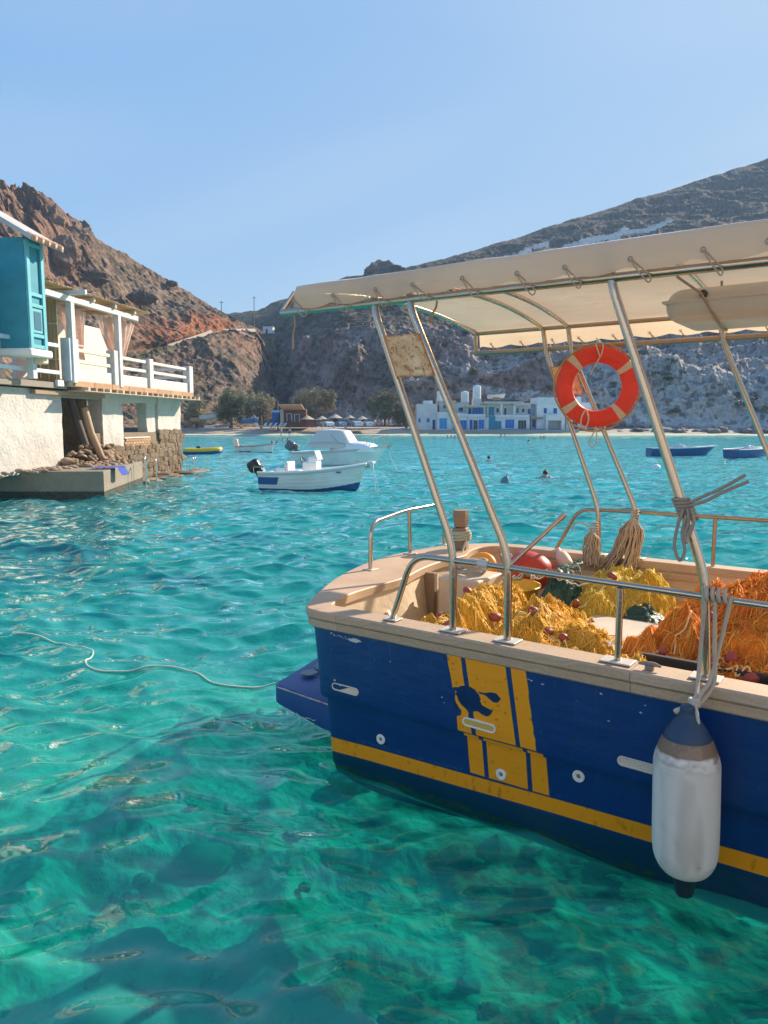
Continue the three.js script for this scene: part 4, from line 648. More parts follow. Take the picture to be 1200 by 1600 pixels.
// floats and buoys in the stern
{
  const t = thing('buoy', 'round red inflatable buoy with a pale patch beside the tiller', 'buoy'), red = mat([0.60, 0.055, 0.03], 0.42, { map: rep(TX.stain, 2) });
  const c = Bw(0.37, 0.93, 2.5), dir = V(0.83, -0.25, 0.35).normalize();
  const prof = [[0, -0.19], [0.06, -0.185], [0.12, -0.155], [0.155, -0.09], [0.165, 0], [0.155, 0.08], [0.12, 0.145], [0.07, 0.18], [0.045, 0.2], [0.045, 0.225], [0.02, 0.235], [0, 0.235]].map((p) => new THREE.Vector2(...p));
  const place = (g) => g.applyQuaternion(new THREE.Quaternion().setFromUnitVectors(V(0, 1, 0), dir)).translate(c.x, c.y, c.z);
  obj('ball', place(new THREE.LatheGeometry(new THREE.SplineCurve(prof).getPoints(40), 36)), red, t);
  obj('collar', place(new THREE.CylinderGeometry(0.062, 0.085, 0.05, 24).translate(0, 0.185, 0)), mat([0.72, 0.16, 0.12], 0.5), t);
  obj('patch', place(new THREE.CylinderGeometry(0.168, 0.160, 0.06, 12, 1, true, 3.3, 0.45).translate(0, 0.055, 0)), mat([0.8, 0.72, 0.62], 0.6, { side: THREE.DoubleSide }), t);
  const o = thing('float_disc', 'flat orange plastic float lying against the white box', 'float'), c2 = Bw(0.05, 0.97, 2.22), or = mat([0.85, 0.33, 0.02], 0.45);
  const g2 = new THREE.LatheGeometry(new THREE.SplineCurve([[0.0, -0.05], [0.07, -0.05], [0.115, -0.035], [0.13, 0], [0.115, 0.035], [0.07, 0.05], [0, 0.05]].map((p) => new THREE.Vector2(...p))).getPoints(30), 32).rotateX(1.25).rotateZ(0.25).rotateY(-BROT + 0.2).translate(c2.x, c2.y, c2.z); obj('disc', g2, or, o);
  obj('hub', new THREE.CylinderGeometry(0.03, 0.03, 0.115, 16).rotateX(1.25).rotateZ(0.25).rotateY(-BROT + 0.2).translate(c2.x, c2.y, c2.z), mat([0.7, 0.22, 0.02], 0.5), o);
  const y = thing('yellow_tub', 'low yellow tub partly buried behind the golden net', 'tub'), c3 = Bw(0.38, 0.55, 2.05);
  obj('tub_wall', new THREE.LatheGeometry([[0.0, 0.02], [0.2, 0.02], [0.25, 0.33], [0.265, 0.33], [0.265, 0.345], [0.24, 0.345], [0.19, 0.04], [0, 0.04]].map((p) => new THREE.Vector2(...p)), 32).translate(c3.x, c3.y, c3.z), mat([0.80, 0.48, 0.04], 0.5), y);
  // a coil of old pink rope and a cork float by the bulwark
  for (const [a, b, R, n, label] of [[0.12, 2.55, 0.055, 4, 'small coil of brown rope in the stern corner behind the orange float']]) { const t2 = thing('rope_coil', label, 'rope'), P = []; for (let i = 0; i <= n * 20; i++) { const q = i / 20 * 6.283, rr = R * (0.8 + 0.25 * Math.sin(i * 0.37)); const p = Bw(a + Math.cos(q) * rr, 1.0 + (i / (n * 20) - 0.5) * 0.09 + Math.sin(q) * rr * 0.35, b + Math.sin(q) * rr * 0.8); P.push(p); } obj('rope_turns', sweep(P, 0.013, 7), ropeMat([0.45, 0.30, 0.22]), t2); }
  const f = thing('bottle_float', 'pale pink bottle shaped float on its side behind the red buoy', 'float'), cf = Bw(0.58, 1.02, 2.72), pf = mat([0.72, 0.52, 0.42], 0.5), pl = (g) => g.rotateZ(0.9).rotateY(-BROT - 0.6).translate(cf.x, cf.y, cf.z);
  obj('float_body', pl(new THREE.LatheGeometry(new THREE.SplineCurve([[0, -0.1], [0.05, -0.09], [0.062, -0.02], [0.05, 0.05], [0.024, 0.085], [0.022, 0.12], [0, 0.122]].map((p) => new THREE.Vector2(...p))).getPoints(24), 22)), pf, f);
}
// crate, can and box
{ const t = thing('hatch_cover', 'flat pale hatch cover board showing between the net heaps', 'hatch cover'); obj('hatch_board', bbox(0.85, 0.04, 1.0, 1.62, 0.80, 1.3, 0.01), mat([0.66, 0.60, 0.52], 0.6, { map: rep(TX.stain, 1.5) }), t); obj('hatch_coaming', bbox(0.78, 0.24, 0.92, 1.62, 0.67, 1.3, 0.01), mat([0.6, 0.5, 0.38], 0.7), t); }
{
  const t = thing('crate', 'open black plastic crate under the orange net at the near rail', 'crate'), m = mat([0.035, 0.032, 0.03], 0.55), A = 2.2, B = 0.45, w = 0.66, d = 0.34, h = 0.40, y0 = 0.555;
  for (const s of [-1, 1]) { obj('side_wall', bbox(w, h, 0.018, A, y0 + h / 2, B + s * d / 2, 0.005), m, t); obj('end_wall', bbox(0.018, h - 0.004, d - 0.02, A + s * (w / 2 - 0.01), y0 + h / 2, B, 0.005), m, t); obj('rim', bbox(w + 0.03, 0.03, 0.034, A, y0 + h - 0.012, B + s * (d / 2 + 0.012), 0.006), m, t); }
  obj('crate_bottom', bbox(w - 0.03, 0.015, d - 0.03, A, y0 + 0.012, B), m, t);
  const c = thing('black_can', 'black round can with a white label in the stern behind the near rail', 'can'), p = Bw(0.14, 0.67, 0.9), bm = mat([0.03, 0.03, 0.032], 0.4);
  obj('can_body', new THREE.LatheGeometry([[0, 0], [0.085, 0], [0.09, 0.01], [0.09, 0.1], [0.095, 0.105], [0.095, 0.115], [0.085, 0.118], [0.08, 0.1], [0, 0.1]].map((q) => new THREE.Vector2(...q)), 28).translate(p.x, p.y, p.z), bm, c);
  obj('label_band', new THREE.CylinderGeometry(0.0912, 0.0912, 0.05, 16, 1, true, -0.5, 0.75).translate(p.x, p.y + 0.05, p.z), mat([0.75, 0.73, 0.68], 0.6, { side: THREE.DoubleSide }), c);
  const s = Bw(0.14, 0.56, 0.9); const st = thing('wood_block', 'rough wooden block under the black can', 'block'); obj('block_body', bbox(0.22, 0.11, 0.22, 0.14, 0.61, 0.9, 0.01), mat([0.3, 0.2, 0.13], 0.8, { map: rep(TX.wood, 2) }), st);
}
// lifebuoy
{
  const t = thing('lifebuoy', 'orange red lifebuoy with four pale bands hanging on the far canopy posts', 'lifebuoy'), c = Bw(0.815, 2.507, 2.76), toCam = V(-c.x, 0, -c.z).normalize(), ry = Math.atan2(toCam.x, toCam.z) + 0.14, R = 0.268, rr = 0.071;
  const place = (g) => g.rotateX(0.05).rotateY(ry).translate(c.x, c.y, c.z), prof = (a0, a1, k, n) => { const P = [], I = [], m = 26; for (let i = 0; i <= n; i++) { const a = lerp(a0, a1, i / n); for (let j = 0; j <= m; j++) { const q = j / m * 6.283, x = R + Math.cos(q) * rr * 1.0 * k, z = Math.sin(q) * rr * 0.72 * k; P.push(Math.cos(a) * x, Math.sin(a) * x, z); if (i < n && j < m) { const o = i * (m + 1) + j; I.push(o, o + m + 1, o + 1, o + 1, o + m + 1, o + m + 2); } } } const g = new THREE.BufferGeometry(); g.setAttribute('position', new THREE.Float32BufferAttribute(P, 3)); g.setIndex(I); g.computeVertexNormals(); return g; };
  obj('ring', place(prof(0, 2 * Math.PI, 1, 96)), mat([0.84, 0.05, 0.025], 0.5, { map: rep(TX.stain, 2.4), bumpMap: rep(TX.bump, 3), bumpScale: 0.004 }), t);
  const band = mat([0.66, 0.54, 0.43], 0.65, { map: rep(TX.stain, 5) });
  for (const a of [0.62, 2.33, 3.78, 5.42]) obj('band', place(prof(a - 0.095, a + 0.095, 1.025, 12)), band, t);
  const yr = ropeMat([0.55, 0.34, 0.10]), arcs = [0.62, 2.33, 3.78, 5.42, 6.903];
  for (let k = 0; k < 4; k++) { const P = []; for (let i = 0; i <= 24; i++) { const q = i / 24, a = lerp(arcs[k], arcs[k + 1], q), d = R + rr + 0.006 + 0.02 * Math.sin(q * Math.PI) * (k === 2 ? 1.3 : 0.5); P.push(V(Math.cos(a) * d, Math.sin(a) * d, 0.0)); } obj('grab_line', place(sweep(P, 0.0075, 7)), yr, t); }
  const loop = (P) => obj('rope_loop', place(sweep(spline(P.map((q) => V(...q)), 30), 0.006, 6)), paleRope, t);
  loop([[-0.1, -0.19, 0.06], [-0.13, -0.26, 0.085], [-0.125, -0.32, 0.075], [-0.09, -0.33, 0.07], [-0.07, -0.27, 0.085], [-0.085, -0.19, 0.06]]);
  loop([[0.0, -0.33, 0.05], [-0.02, -0.38, 0.05], [-0.055, -0.47, 0.05], [-0.03, -0.50, 0.05], [0.0, -0.47, 0.05], [0.005, -0.4, 0.05], [0.0, -0.34, 0.05]]);
  loop([[-0.03, 0.355, 0.03], [-0.02, 0.3, 0.085], [0.005, 0.25, 0.08], [0.02, 0.3, 0.085], [0.03, 0.355, 0.03]]); loop([[0.005, 0.25, 0.08], [-0.04, 0.15, 0.02], [-0.06, 0.1, 0.0]]); loop([[0.08, -0.33, 0.04], [0.06, -0.37, 0.05], [0.07, -0.4, 0.05]]);
  loop([[0.0, 0.33, 0.0], [-0.01, 0.36, -0.02], [-0.01, 0.40, -0.06]]);
}
// fender
{
  const t = thing('fender', 'large white weathered fender hanging against the blue hull by a rope', 'fender'), b0 = -0.135, A = 2.315;
  const prof = (l) => new THREE.SplineCurve(l.map((p) => new THREE.Vector2(...p))).getPoints(40), p = Bw(A, 0, b0), put = (g) => g.rotateZ(0.03).rotateX(0.0).translate(p.x, 0, p.z);
  const tex = dataTex(256, (u, v) => { const a = tfbm(u, v, 3, 5, 81), b = tfbm(u, v, 18, 3, 84), band = 0.92 * sstep(0.845 + 0.05 * (b - 0.5), 0.875 + 0.05 * (b - 0.5), v), drip = clamp((b - 0.42) * 3.5) * sstep(0.66, 0.86, v) * 0.6 + 0.3 * sstep(0.2, 0.0, v) * a, sp = clamp((b - 0.6) * 2.2) * clamp((a - 0.45) * 5) * 0.9 + 0.35 * clamp((tfbm(u * 1, v * 0.3, 8, 3, 90) - 0.55) * 5); const base = [0.84, 0.77, 0.70].map((c) => c * (0.84 + 0.24 * a)); return mix3(base, [0.25, 0.155, 0.10], clamp(band + drip + sp)); });
  tex.repeat.set(1, 1);
  const body = new THREE.LatheGeometry(prof([[0.06, 0.245], [0.098, 0.262], [0.126, 0.31], [0.136, 0.37], [0.138, 0.5], [0.137, 0.70], [0.135, 0.765], [0.118, 0.82], [0.10, 0.868]]), 48); body.userData.keepUV = true;
  obj('fender_body', put(body), mat([1, 1, 1], 0.5, { map: tex, bumpMap: rep(TX.bump, 3), bumpScale: 0.002 }), t);
  const navy = mat([0.022, 0.055, 0.11], 0.5), cap = new THREE.LatheGeometry(prof([[0.098, 0.864], [0.09, 0.885], [0.062, 0.93], [0.036, 0.965], [0.03, 1.0], [0.018, 1.01], [0, 1.01]]), 40), cp = cap.attributes.position;
  for (let i = 0; i < cp.count; i++) { const a = Math.atan2(cp.getZ(i), cp.getX(i)), y = cp.getY(i), k = 1 - 0.05 * (0.5 + 0.5 * Math.cos(a * 12)) * sstep(0.86, 0.95, y); cp.setX(i, cp.getX(i) * k); cp.setZ(i, cp.getZ(i) * k); } cap.computeVertexNormals();
  obj('fender_cap', put(cap), navy, t); obj('fender_end', put(new THREE.LatheGeometry(prof([[0.064, 0.25], [0.052, 0.225], [0.044, 0.19], [0.038, 0.15], [0.03, 0.14], [0, 0.14]]), 32)), mat([0.015, 0.03, 0.05], 0.5), t);
  const q = (a, y, b) => Bw(a, y, b);
  const lines = [[[2.30, 0.995, -0.13], [2.31, 1.03, -0.10], [2.30, 1.075, -0.028], [2.29, 1.25, 0.05], [2.295, 1.44, 0.055]], [[2.31, 0.99, -0.13], [2.33, 1.05, -0.09], [2.345, 1.08, -0.02], [2.37, 1.25, 0.045], [2.40, 1.45, 0.05]], [[2.325, 1.0, -0.12], [2.36, 1.07, -0.01], [2.35, 1.25, 0.02], [2.335, 1.44, 0.055]]];
  for (const l of lines) obj('hanging_rope', sweep(spline(l.map((v) => q(...v)), 30), 0.0095, 8), hemp, t);
  const knot = []; for (let i = 0; i <= 46; i++) { const k = i / 46, th = k * 4 * 6.283; knot.push(q(2.31 + 0.10 * k - 0.02, 1.45 + 0.028 * Math.sin(th), 0.07 + 0.034 * Math.cos(th))); } obj('rail_hitch', sweep(knot, 0.0095, 7), hemp, t);
  const k2 = []; for (let i = 0; i <= 40; i++) { const k = i / 40, th = k * 3 * 6.283; k2.push(q(2.31 + 0.018 * Math.cos(th), 1.0 + 0.03 * k, -0.125 + 0.018 * Math.sin(th))); } obj('cap_knot', sweep(k2, 0.009, 7), paleRope, t);
  for (const l of [[[2.30, 1.005, -0.13], [2.27, 0.99, -0.15], [2.24, 0.965, -0.155]], [[2.32, 1.0, -0.14], [2.335, 0.95, -0.16], [2.34, 0.91, -0.165]]]) obj('rope_end', sweep(spline(l.map((v) => q(...v)), 14), (u) => 0.009 * (u > 0.75 ? 1.4 : 1), 7), paleRope, t);
}
// bundles of rope hung on the far posts
for (const [a, b, top, w, lean, n, label] of [[0.80, 2.83, 1.31, 0.075, 0.0, 80, 'thin bundle of beige rope hanging on the far rail, left of the thicker bundle'], [1.145, 2.83, 1.45, 0.105, -0.13, 140, 'thick beige rope bundle with a flared bottom hanging on the far rail']]) {
  const t = thing('rope_bundle', label, 'rope bundle', 'rope bundles on the far rail'), r = rng(n), S = [];
  for (let i = 0; i < n; i++) { const th = r() * 6.283, q = Math.sqrt(r()), x = Math.cos(th) * q * w, z = Math.sin(th) * q * w * 0.8, L = top - 0.99 - 0.05 * r(); const P = []; for (let k = 0; k <= 9; k++) { const s = k / 9, sp = sstep(0, 0.22, s) * (0.9 + 0.15 * s), fl = lean * s * s * (0.4 + r() * 0.2 + (x < 0 ? 0.6 : 0.1)); P.push(Bw(a + x * sp + fl + 0.006 * Math.sin(k * 1.7 + i), top - 0.03 - L * s, b + z * sp - 0.03)); } S.push(tint(sweep(P, 0.0058, 5), mix3([0.70, 0.56, 0.42], [0.45, 0.34, 0.24], r()))); }
  stuff(obj('rope_strands', S, mat([1, 1, 1], 0.9, { vertexColors: true, map: rep(ropeTex, 14) }), t));
  const P = []; for (let i = 0; i <= 60; i++) { const k = i / 60, th = k * 5 * 6.283; P.push(Bw(a + 0.028 * Math.cos(th), top - 0.07 + 0.11 * k, b + 0.02 + 0.042 * Math.sin(th))); } obj('lashing', sweep(P, 0.007, 6), hemp, t);
  if (n < 100) obj('rope_loop', sweep(spline([[a, 1.27, b - 0.04], [a - 0.06, 1.34, b - 0.05], [a - 0.15, 1.33, b - 0.05], [a - 0.17, 1.27, b - 0.05]].map((v) => Bw(...v)), 24), 0.006, 6), hemp, t);
}
// rope wound round the mooring post, rope and mooring line on the near post
{
  const t = thing('mooring_rope', 'pale green and white rope wound round the wooden mooring post', 'rope'); const P = []; for (let i = 0; i <= 150; i++) { const k = i / 150, th = k * 6 * 6.283; P.push(Bw(-0.3 + (0.082 + 0.012 * Math.sin(k * 21)) * Math.cos(th), 1.155 + 0.075 * k + 0.008 * Math.sin(th * 1.0), 2.45 + (0.082 + 0.012 * Math.sin(k * 17)) * Math.sin(th))); }
  obj('rope_turns', sweep(P, 0.0125, 7), ropeMat([0.52, 0.56, 0.44]), t);
  obj('rope_tail', sweep(spline([[-0.22, 1.16, 2.42], [-0.2, 1.05, 2.3], [-0.06, 0.99, 2.1], [0.05, 1.0, 1.85]].map((v) => Bw(...v)), 30), 0.010, 7), ropeMat([0.55, 0.52, 0.44]), t);
  const c = thing('rope_coil', 'grey coil of thick rope lying on top of the white engine box', 'rope'); const Q2 = []; for (let i = 0; i <= 130; i++) { const k = i / 130, th = k * 5 * 6.283; Q2.push(Bw(0.2 + (0.10 + 0.03 * Math.sin(k * 11)) * Math.cos(th), 1.03 + 0.09 * k + 0.012 * Math.sin(th * 1.3), 1.76 + (0.10 + 0.02 * Math.cos(k * 9)) * Math.sin(th))); } obj('rope_turns', sweep(Q2, 0.014, 7), ropeMat([0.5, 0.47, 0.42]), c);
  const d = thing('mooring_line', 'brown rope knotted round the right canopy post with a line leading away', 'rope'), G = (px, py, b) => { const q = ray(px, py), s = (b + BO[0] * BB[0] + BO[1] * BB[1]) / (q.x * BB[0] - q.z * BB[1]); return q.multiplyScalar(s).add(camera.position); };
  const kn = []; for (let i = 0; i <= 110; i++) { const k = i / 110, th = k * 6 * 6.283; kn.push(Bw(2.205 + 0.035 * Math.cos(th) - 0.04 * k, 1.78 + 0.11 * k * 0.8, 0.08 + 0.035 * Math.sin(th))); } obj('hitch', sweep(kn, 0.0085, 7), darkRope, d);
  for (const l of [[[1078, 785], [1100, 775], [1125, 764], [1165, 742]], [[1078, 790], [1102, 783], [1128, 770], [1170, 752]], [[1068, 795], [1058, 825], [1054, 855], [1062, 876], [1070, 862], [1066, 835], [1072, 805]], [[1074, 795], [1076, 815], [1070, 835], [1073, 850]], [[1080, 795], [1084, 815], [1076, 838], [1080, 820]]]) obj('line_run', sweep(spline(l.map(([x, y]) => G(x, y, 0.03)), 26), 0.0075, 7), darkRope, d);
}
// pale life raft canister under the canopy
{
  const t = thing('raft_canister', 'large pale rounded canister strapped under the canopy at right', 'life raft canister'), c = Bw(2.22, 2.90, 1.6), m = mat([0.62, 0.58, 0.51], 0.5, { map: rep(TX.mottle, 1.4) }), put = (g) => g.rotateY(-BROT).translate(c.x, c.y, c.z);
  obj('shell', put(new RoundedBoxGeometry(1.0, 0.20, 0.62, 8, 0.098)), m, t); obj('seam', put(new RoundedBoxGeometry(1.012, 0.018, 0.632, 4, 0.008).translate(0, 0.02, 0)), m, t);
  for (const x of [-0.3, 0.25]) obj('strap', put(sweep([[x, 0.22, -0.3], [x, 0.05, -0.33], [x + 0.05, -0.1, -0.28], [x + 0.08, -0.125, 0], [x + 0.1, -0.1, 0.28], [x + 0.02, 0.05, 0.33], [x - 0.12, 0.16, 0.33]].map((v) => V(...v)), 0.008, 6)), darkRope, t);
  obj('lifting_eye', put(new THREE.CylinderGeometry(0.022, 0.022, 0.02, 14).rotateX(Math.PI / 2).translate(-0.27, 0.05, 0.315)), mat([0.05, 0.05, 0.06], 0.5), t);
}
// a small rusty cleat and rope scrap on the near cap rail
{ const t = thing('cleat', 'small worn cleat with a bit of cord on the near cap rail', 'cleat'), m = mat([0.25, 0.2, 0.17], 0.6); obj('cleat_horn', sweep([[2.02, 1.085, 0.05], [2.05, 1.09, 0.05], [2.09, 1.09, 0.055], [2.12, 1.083, 0.06]].map((v) => Bw(...v)), (u) => 0.006 + 0.006 * Math.sin(u * 3.14), 7), m, t); obj('cleat_foot', bbox(0.04, 0.022, 0.025, 2.07, 1.071, 0.052, 0.004), m, t); }
// a floating line on the water
{ const t = thing('floating_rope', 'pale green line floating in a long curve on the water at left', 'rope'), P = [[20, 1000], [64, 1003], [105, 1010], [135, 1022], [146, 1032], [134, 1046], [150, 1056], [200, 1058], [260, 1053], [300, 1056], [335, 1066], [380, 1066], [430, 1062]].map(([x, y]) => onY(x, y, 0.0)); obj('line_run', sweep(spline(P, 160).map((p) => { const q = seaLevel(p.x, p.z); return V(p.x, q[0] + 0.004, p.z); }), 0.008, 6), ropeMat([0.60, 0.70, 0.58]), t); }

// ---------------------------------------------------------------- the terrace house at left: F along its sea wall, y up, n out from the wall
const Tw = (F, y, n) => V(-14 + 0.148 * F + 0.989 * n, y, -(F - 0.146 * n));
const TROT = -Math.atan2(0.989, 0.148);                       // turns +x onto the wall's run away from the eye, +z then points out to sea
function tbox(F0, F1, y0, y1, n0, n1, bevel = 0.015) { const p = Tw((F0 + F1) / 2, (y0 + y1) / 2, (n0 + n1) / 2); return box(Math.abs(F1 - F0) * 1.011, y1 - y0, Math.abs(n1 - n0), p.x, p.y, p.z, Math.atan2(0.989, 0.148), bevel); }
const tsweep = (pts, r, rad = 8) => sweep(pts.map((p) => Tw(...p)), r, rad);
// rough plaster: a wall block whose faces are gently uneven
function rough(g, amp, f, seed) { const q = mergeVertices(g.deleteAttribute('normal').deleteAttribute('uv')), P = q.attributes.position; for (let i = 0; i < P.count; i++) { const x = P.getX(i), y = P.getY(i), z = P.getZ(i); P.setXYZ(i, x + amp * (fbm(x * f + seed, y * f, z * f, 3) - 0.5), y, z + amp * (fbm(x * f, y * f + seed, z * f + 7, 3) - 0.5)); } q.computeVertexNormals(); return toCreasedNormals(q, 0.7); }
function wallBlock(F0, F1, y0, y1, n0, n1, seed) { const L = Math.abs(F1 - F0) * 1.011, g = new THREE.BoxGeometry(L, y1 - y0, Math.abs(n1 - n0), Math.ceil(L / 0.12), Math.ceil((y1 - y0) / 0.12), 3), p = Tw((F0 + F1) / 2, (y0 + y1) / 2, (n0 + n1) / 2); g.rotateY(Math.atan2(0.989, 0.148)); g.translate(p.x, p.y, p.z); return rough(g, 0.075, 2.2, seed); }
const whiteWall = mat([0.66, 0.625, 0.575], 0.9, { map: rep(TX.stain, 0.45), bumpMap: rep(TX.lumps, 0.8), bumpScale: 0.028 }), whitePaint = mat([0.68, 0.65, 0.61], 0.6, { map: rep(TX.mottle, 1.4) });
const timber = mat([0.42, 0.29, 0.19], 0.75, { map: rep(TX.wood, 0.9) }), paleTimber = mat([0.66, 0.56, 0.43], 0.75, { map: rep(TX.wood, 0.9) });
const house = thing('terrace_house', 'rough whitewashed sea house with a railed balcony terrace over open bays', 'house');
{
  for (const [F0, F1, y0] of [[15, 24.0, 0.7], [26.5, 27.95, 1.2], [30.9, 33.1, 1.9]]) obj('pillar', wallBlock(F0, F1, y0, 3.26, -0.55, 0, F0), whiteWall, house);
  obj('lintel', tbox(24.0, 26.5, 3.05, 3.26, -0.4, -0.08), mat([0.45, 0.40, 0.34], 0.9, { map: TX.stain }), house); obj('lintel', tbox(27.95, 30.9, 3.02, 3.26, -0.5, -0.03), whiteWall, house);
  obj('return_wall', wallBlock(30.1, 30.9, 1.25, 3.02, -0.52, -0.1, 3), whiteWall, house);
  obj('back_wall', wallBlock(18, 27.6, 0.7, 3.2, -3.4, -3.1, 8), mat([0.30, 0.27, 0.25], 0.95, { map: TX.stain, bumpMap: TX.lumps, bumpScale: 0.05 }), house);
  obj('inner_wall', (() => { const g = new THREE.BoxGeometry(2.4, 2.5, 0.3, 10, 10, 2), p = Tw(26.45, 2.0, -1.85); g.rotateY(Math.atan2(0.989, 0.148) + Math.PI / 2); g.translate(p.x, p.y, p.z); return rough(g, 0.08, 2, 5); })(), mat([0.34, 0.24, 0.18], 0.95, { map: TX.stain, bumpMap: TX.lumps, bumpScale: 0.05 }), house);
  obj('inner_pier', wallBlock(25.7, 26.3, 0.9, 2.65, -2.9, -2.5, 12), whiteWall, house);
  // inner doorway frame high in the bay
  for (const [F0, F1, y0, y1] of [[24.6, 24.72, 2.6, 3.2], [25.9, 26.02, 2.6, 3.2], [24.6, 26.0, 3.0, 3.1]]) obj('inner_frame', tbox(F0, F1, y0, y1, -3.08, -3.0), whitePaint, house);
  // leaning props in the open bay
  obj('prop_pole', tsweep([[25.35, 3.1, -0.5], [25.5, 2.2, -0.35], [25.75, 0.85, -0.1]], (t) => 0.12 + 0.03 * t, 10), mat([0.12, 0.10, 0.09], 0.8), house);
  obj('prop_pole', tsweep([[25.35, 2.75, 0.0], [25.5, 1.9, 0.12], [25.85, 0.82, 0.35]], 0.115, 10), mat([0.60, 0.40, 0.25], 0.8, { map: rep(TX.wood, 1) }), house);
  obj('prop_pole', tsweep([[24.7, 1.25, 0.1], [25.4, 0.8, 0.4]], 0.04, 8), paleTimber, house);
  // sea wall of rough stone under the right bays: stones in rows, each its own size and tone
  const r = rng(44), S = []; const stoneCols = [[0.29, 0.20, 0.125], [0.36, 0.26, 0.17], [0.24, 0.17, 0.115], [0.33, 0.245, 0.18]];
  obj('sea_wall_core', tbox(25.9, 33.12, -1.8, 1.86, -0.6, -0.06, 0), mat([0.30, 0.22, 0.15], 0.95, { map: TX.stain }), house);
  const stoneShapes = [1, 2, 3, 4].map((s) => (() => { const g = new RoundedBoxGeometry(1.5, 1.5, 1.5, 2, 0.35), P = g.attributes.position; for (let i = 0; i < P.count; i++) { const x = P.getX(i), y = P.getY(i), z = P.getZ(i), k = 0.86 + 0.34 * (fbm(x * 0.9 + s * 7, y * 0.9, z * 0.9, 2) - 0.3); P.setXYZ(i, x * k + 0.12 * y * Math.sin(s * 3), y * k, z * k); } g.computeVertexNormals(); return merged(g); })()), stoneMats = stoneCols.map((c) => mat(c, 0.95, { map: rep(TX.stain, 2), bumpMap: rep(TX.bump, 4), bumpScale: 0.02 }));
  for (let y = -0.35; y < 1.9; y += 0.19) for (let F = 25.85 + r() * 0.2; F < 33.0;) {
    const w = 0.22 + 0.34 * r(), h = 0.205 + 0.05 * r(); if (!(y > 1.2 && F < 30.8)) { const k = Math.floor(r() * 4), m = new THREE.Mesh(stoneShapes[k], stoneMats[Math.floor(r() * 4)]); m.name = 'stone'; m.position.copy(Tw(F + w / 2, y + h / 2 + 0.03 * (r() - 0.5), -0.04)); m.rotation.y = Math.atan2(0.989, 0.148); m.scale.set(w * 0.68, h * 0.70, 0.10 + 0.07 * r()); m.rotation.z = 0.16 * (r() - 0.5); house.add(m); } F += w * 0.92;
  }
  for (let y = -0.35; y < 1.9; y += 0.24) for (let n = -0.5; n < -0.05; n += 0.3) { const m = new THREE.Mesh(stoneShapes[Math.floor(r() * 4)], stoneMats[Math.floor(r() * 4)]); m.name = 'stone'; m.position.copy(Tw(33.08, y + 0.12, n)); m.scale.set(0.2, 0.17, 0.22); house.add(m); }
  // brick parapet in the window bay
  obj('brick_sill', tbox(27.95, 30.05, 1.63, 1.69, -0.28, 0.05), whitePaint, house);
  obj('parapet_core', tbox(27.97, 30.0, 1.2, 1.63, -0.24, -0.02), mat([0.40, 0.26, 0.17], 0.9), house);
  const bm = [mat([0.52, 0.30, 0.17], 0.9, { map: rep(TX.stain, 2) }), mat([0.58, 0.36, 0.21], 0.9, { map: rep(TX.stain, 2) })];
  for (let j = 0; j < 4; j++) for (let F = 27.98 + (j % 2) * 0.11; F < 29.9; F += 0.225) obj('brick', tbox(F, F + 0.205, 1.2 + j * 0.107, 1.295 + j * 0.107, -0.03, 0.03, 0.008), bm[Math.floor(r() * 2)], house);
  // slab edge with terracotta tiles over timber joists
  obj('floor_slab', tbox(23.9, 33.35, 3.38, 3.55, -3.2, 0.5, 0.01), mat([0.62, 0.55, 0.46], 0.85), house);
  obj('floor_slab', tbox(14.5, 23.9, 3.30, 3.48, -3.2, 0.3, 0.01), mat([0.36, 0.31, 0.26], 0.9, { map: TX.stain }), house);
  const tm = [mat([0.56, 0.34, 0.19], 0.8, { map: rep(TX.stain, 1.5) }), mat([0.50, 0.30, 0.17], 0.8, { map: rep(TX.stain, 1.5) })];
  for (let k = 0, F = 23.95; F < 33.3; k++, F += 1.172) obj('edge_tile', tbox(F, F + 1.155, 3.385, 3.575, 0.5, 0.56, 0.02), tm[k % 2], house);
  for (let F = 24.3; F < 33.4; F += 0.45) obj('joist', tbox(F, F + 0.13, 3.26, 3.38, -0.5, 0.80, 0.01), k3(F), house);
  function k3(F) { return Math.round(F * 2) % 2 ? paleTimber : timber; }
  obj('soffit_board', tbox(24.0, 33.4, 3.24, 3.262, -0.5, 0.86, 0), paleTimber, house);
  obj('wall_plate', tbox(22.4, 26.4, 3.10, 3.24, 0.02, 0.2, 0.01), timber, house);
  // low parapet, posts and two timber rails
  obj('balcony_parapet', tbox(24.25, 33.1, 3.555, 3.97, 0.30, 0.46, 0.03), whitePaint, house);
  for (const [F, w, y1] of [[23.85, 0.55, 4.9], [26.5, 0.32, 4.78], [29.2, 0.34, 4.72], [33.0, 0.40, 4.72]]) obj('balcony_post', tbox(F - w / 2 + 0.15, F + w / 2 + 0.15, 3.55, y1, 0.24, 0.55, 0.03), F === 23.85 ? mat([0.62, 0.66, 0.70], 0.7, { map: rep(TX.mottle, 1.4) }) : whitePaint, house);
  const cream = mat([0.72, 0.62, 0.46], 0.65);
  for (const [F0, F1] of [[23.9, 26.5], [26.8, 29.15], [29.5, 32.95]]) for (const y of [4.22, 4.58]) obj('balcony_rail', tbox(F0, F1, y - 0.06, y + 0.06, 0.34, 0.44, 0.02), F0 < 24 ? cream : whitePaint, house);
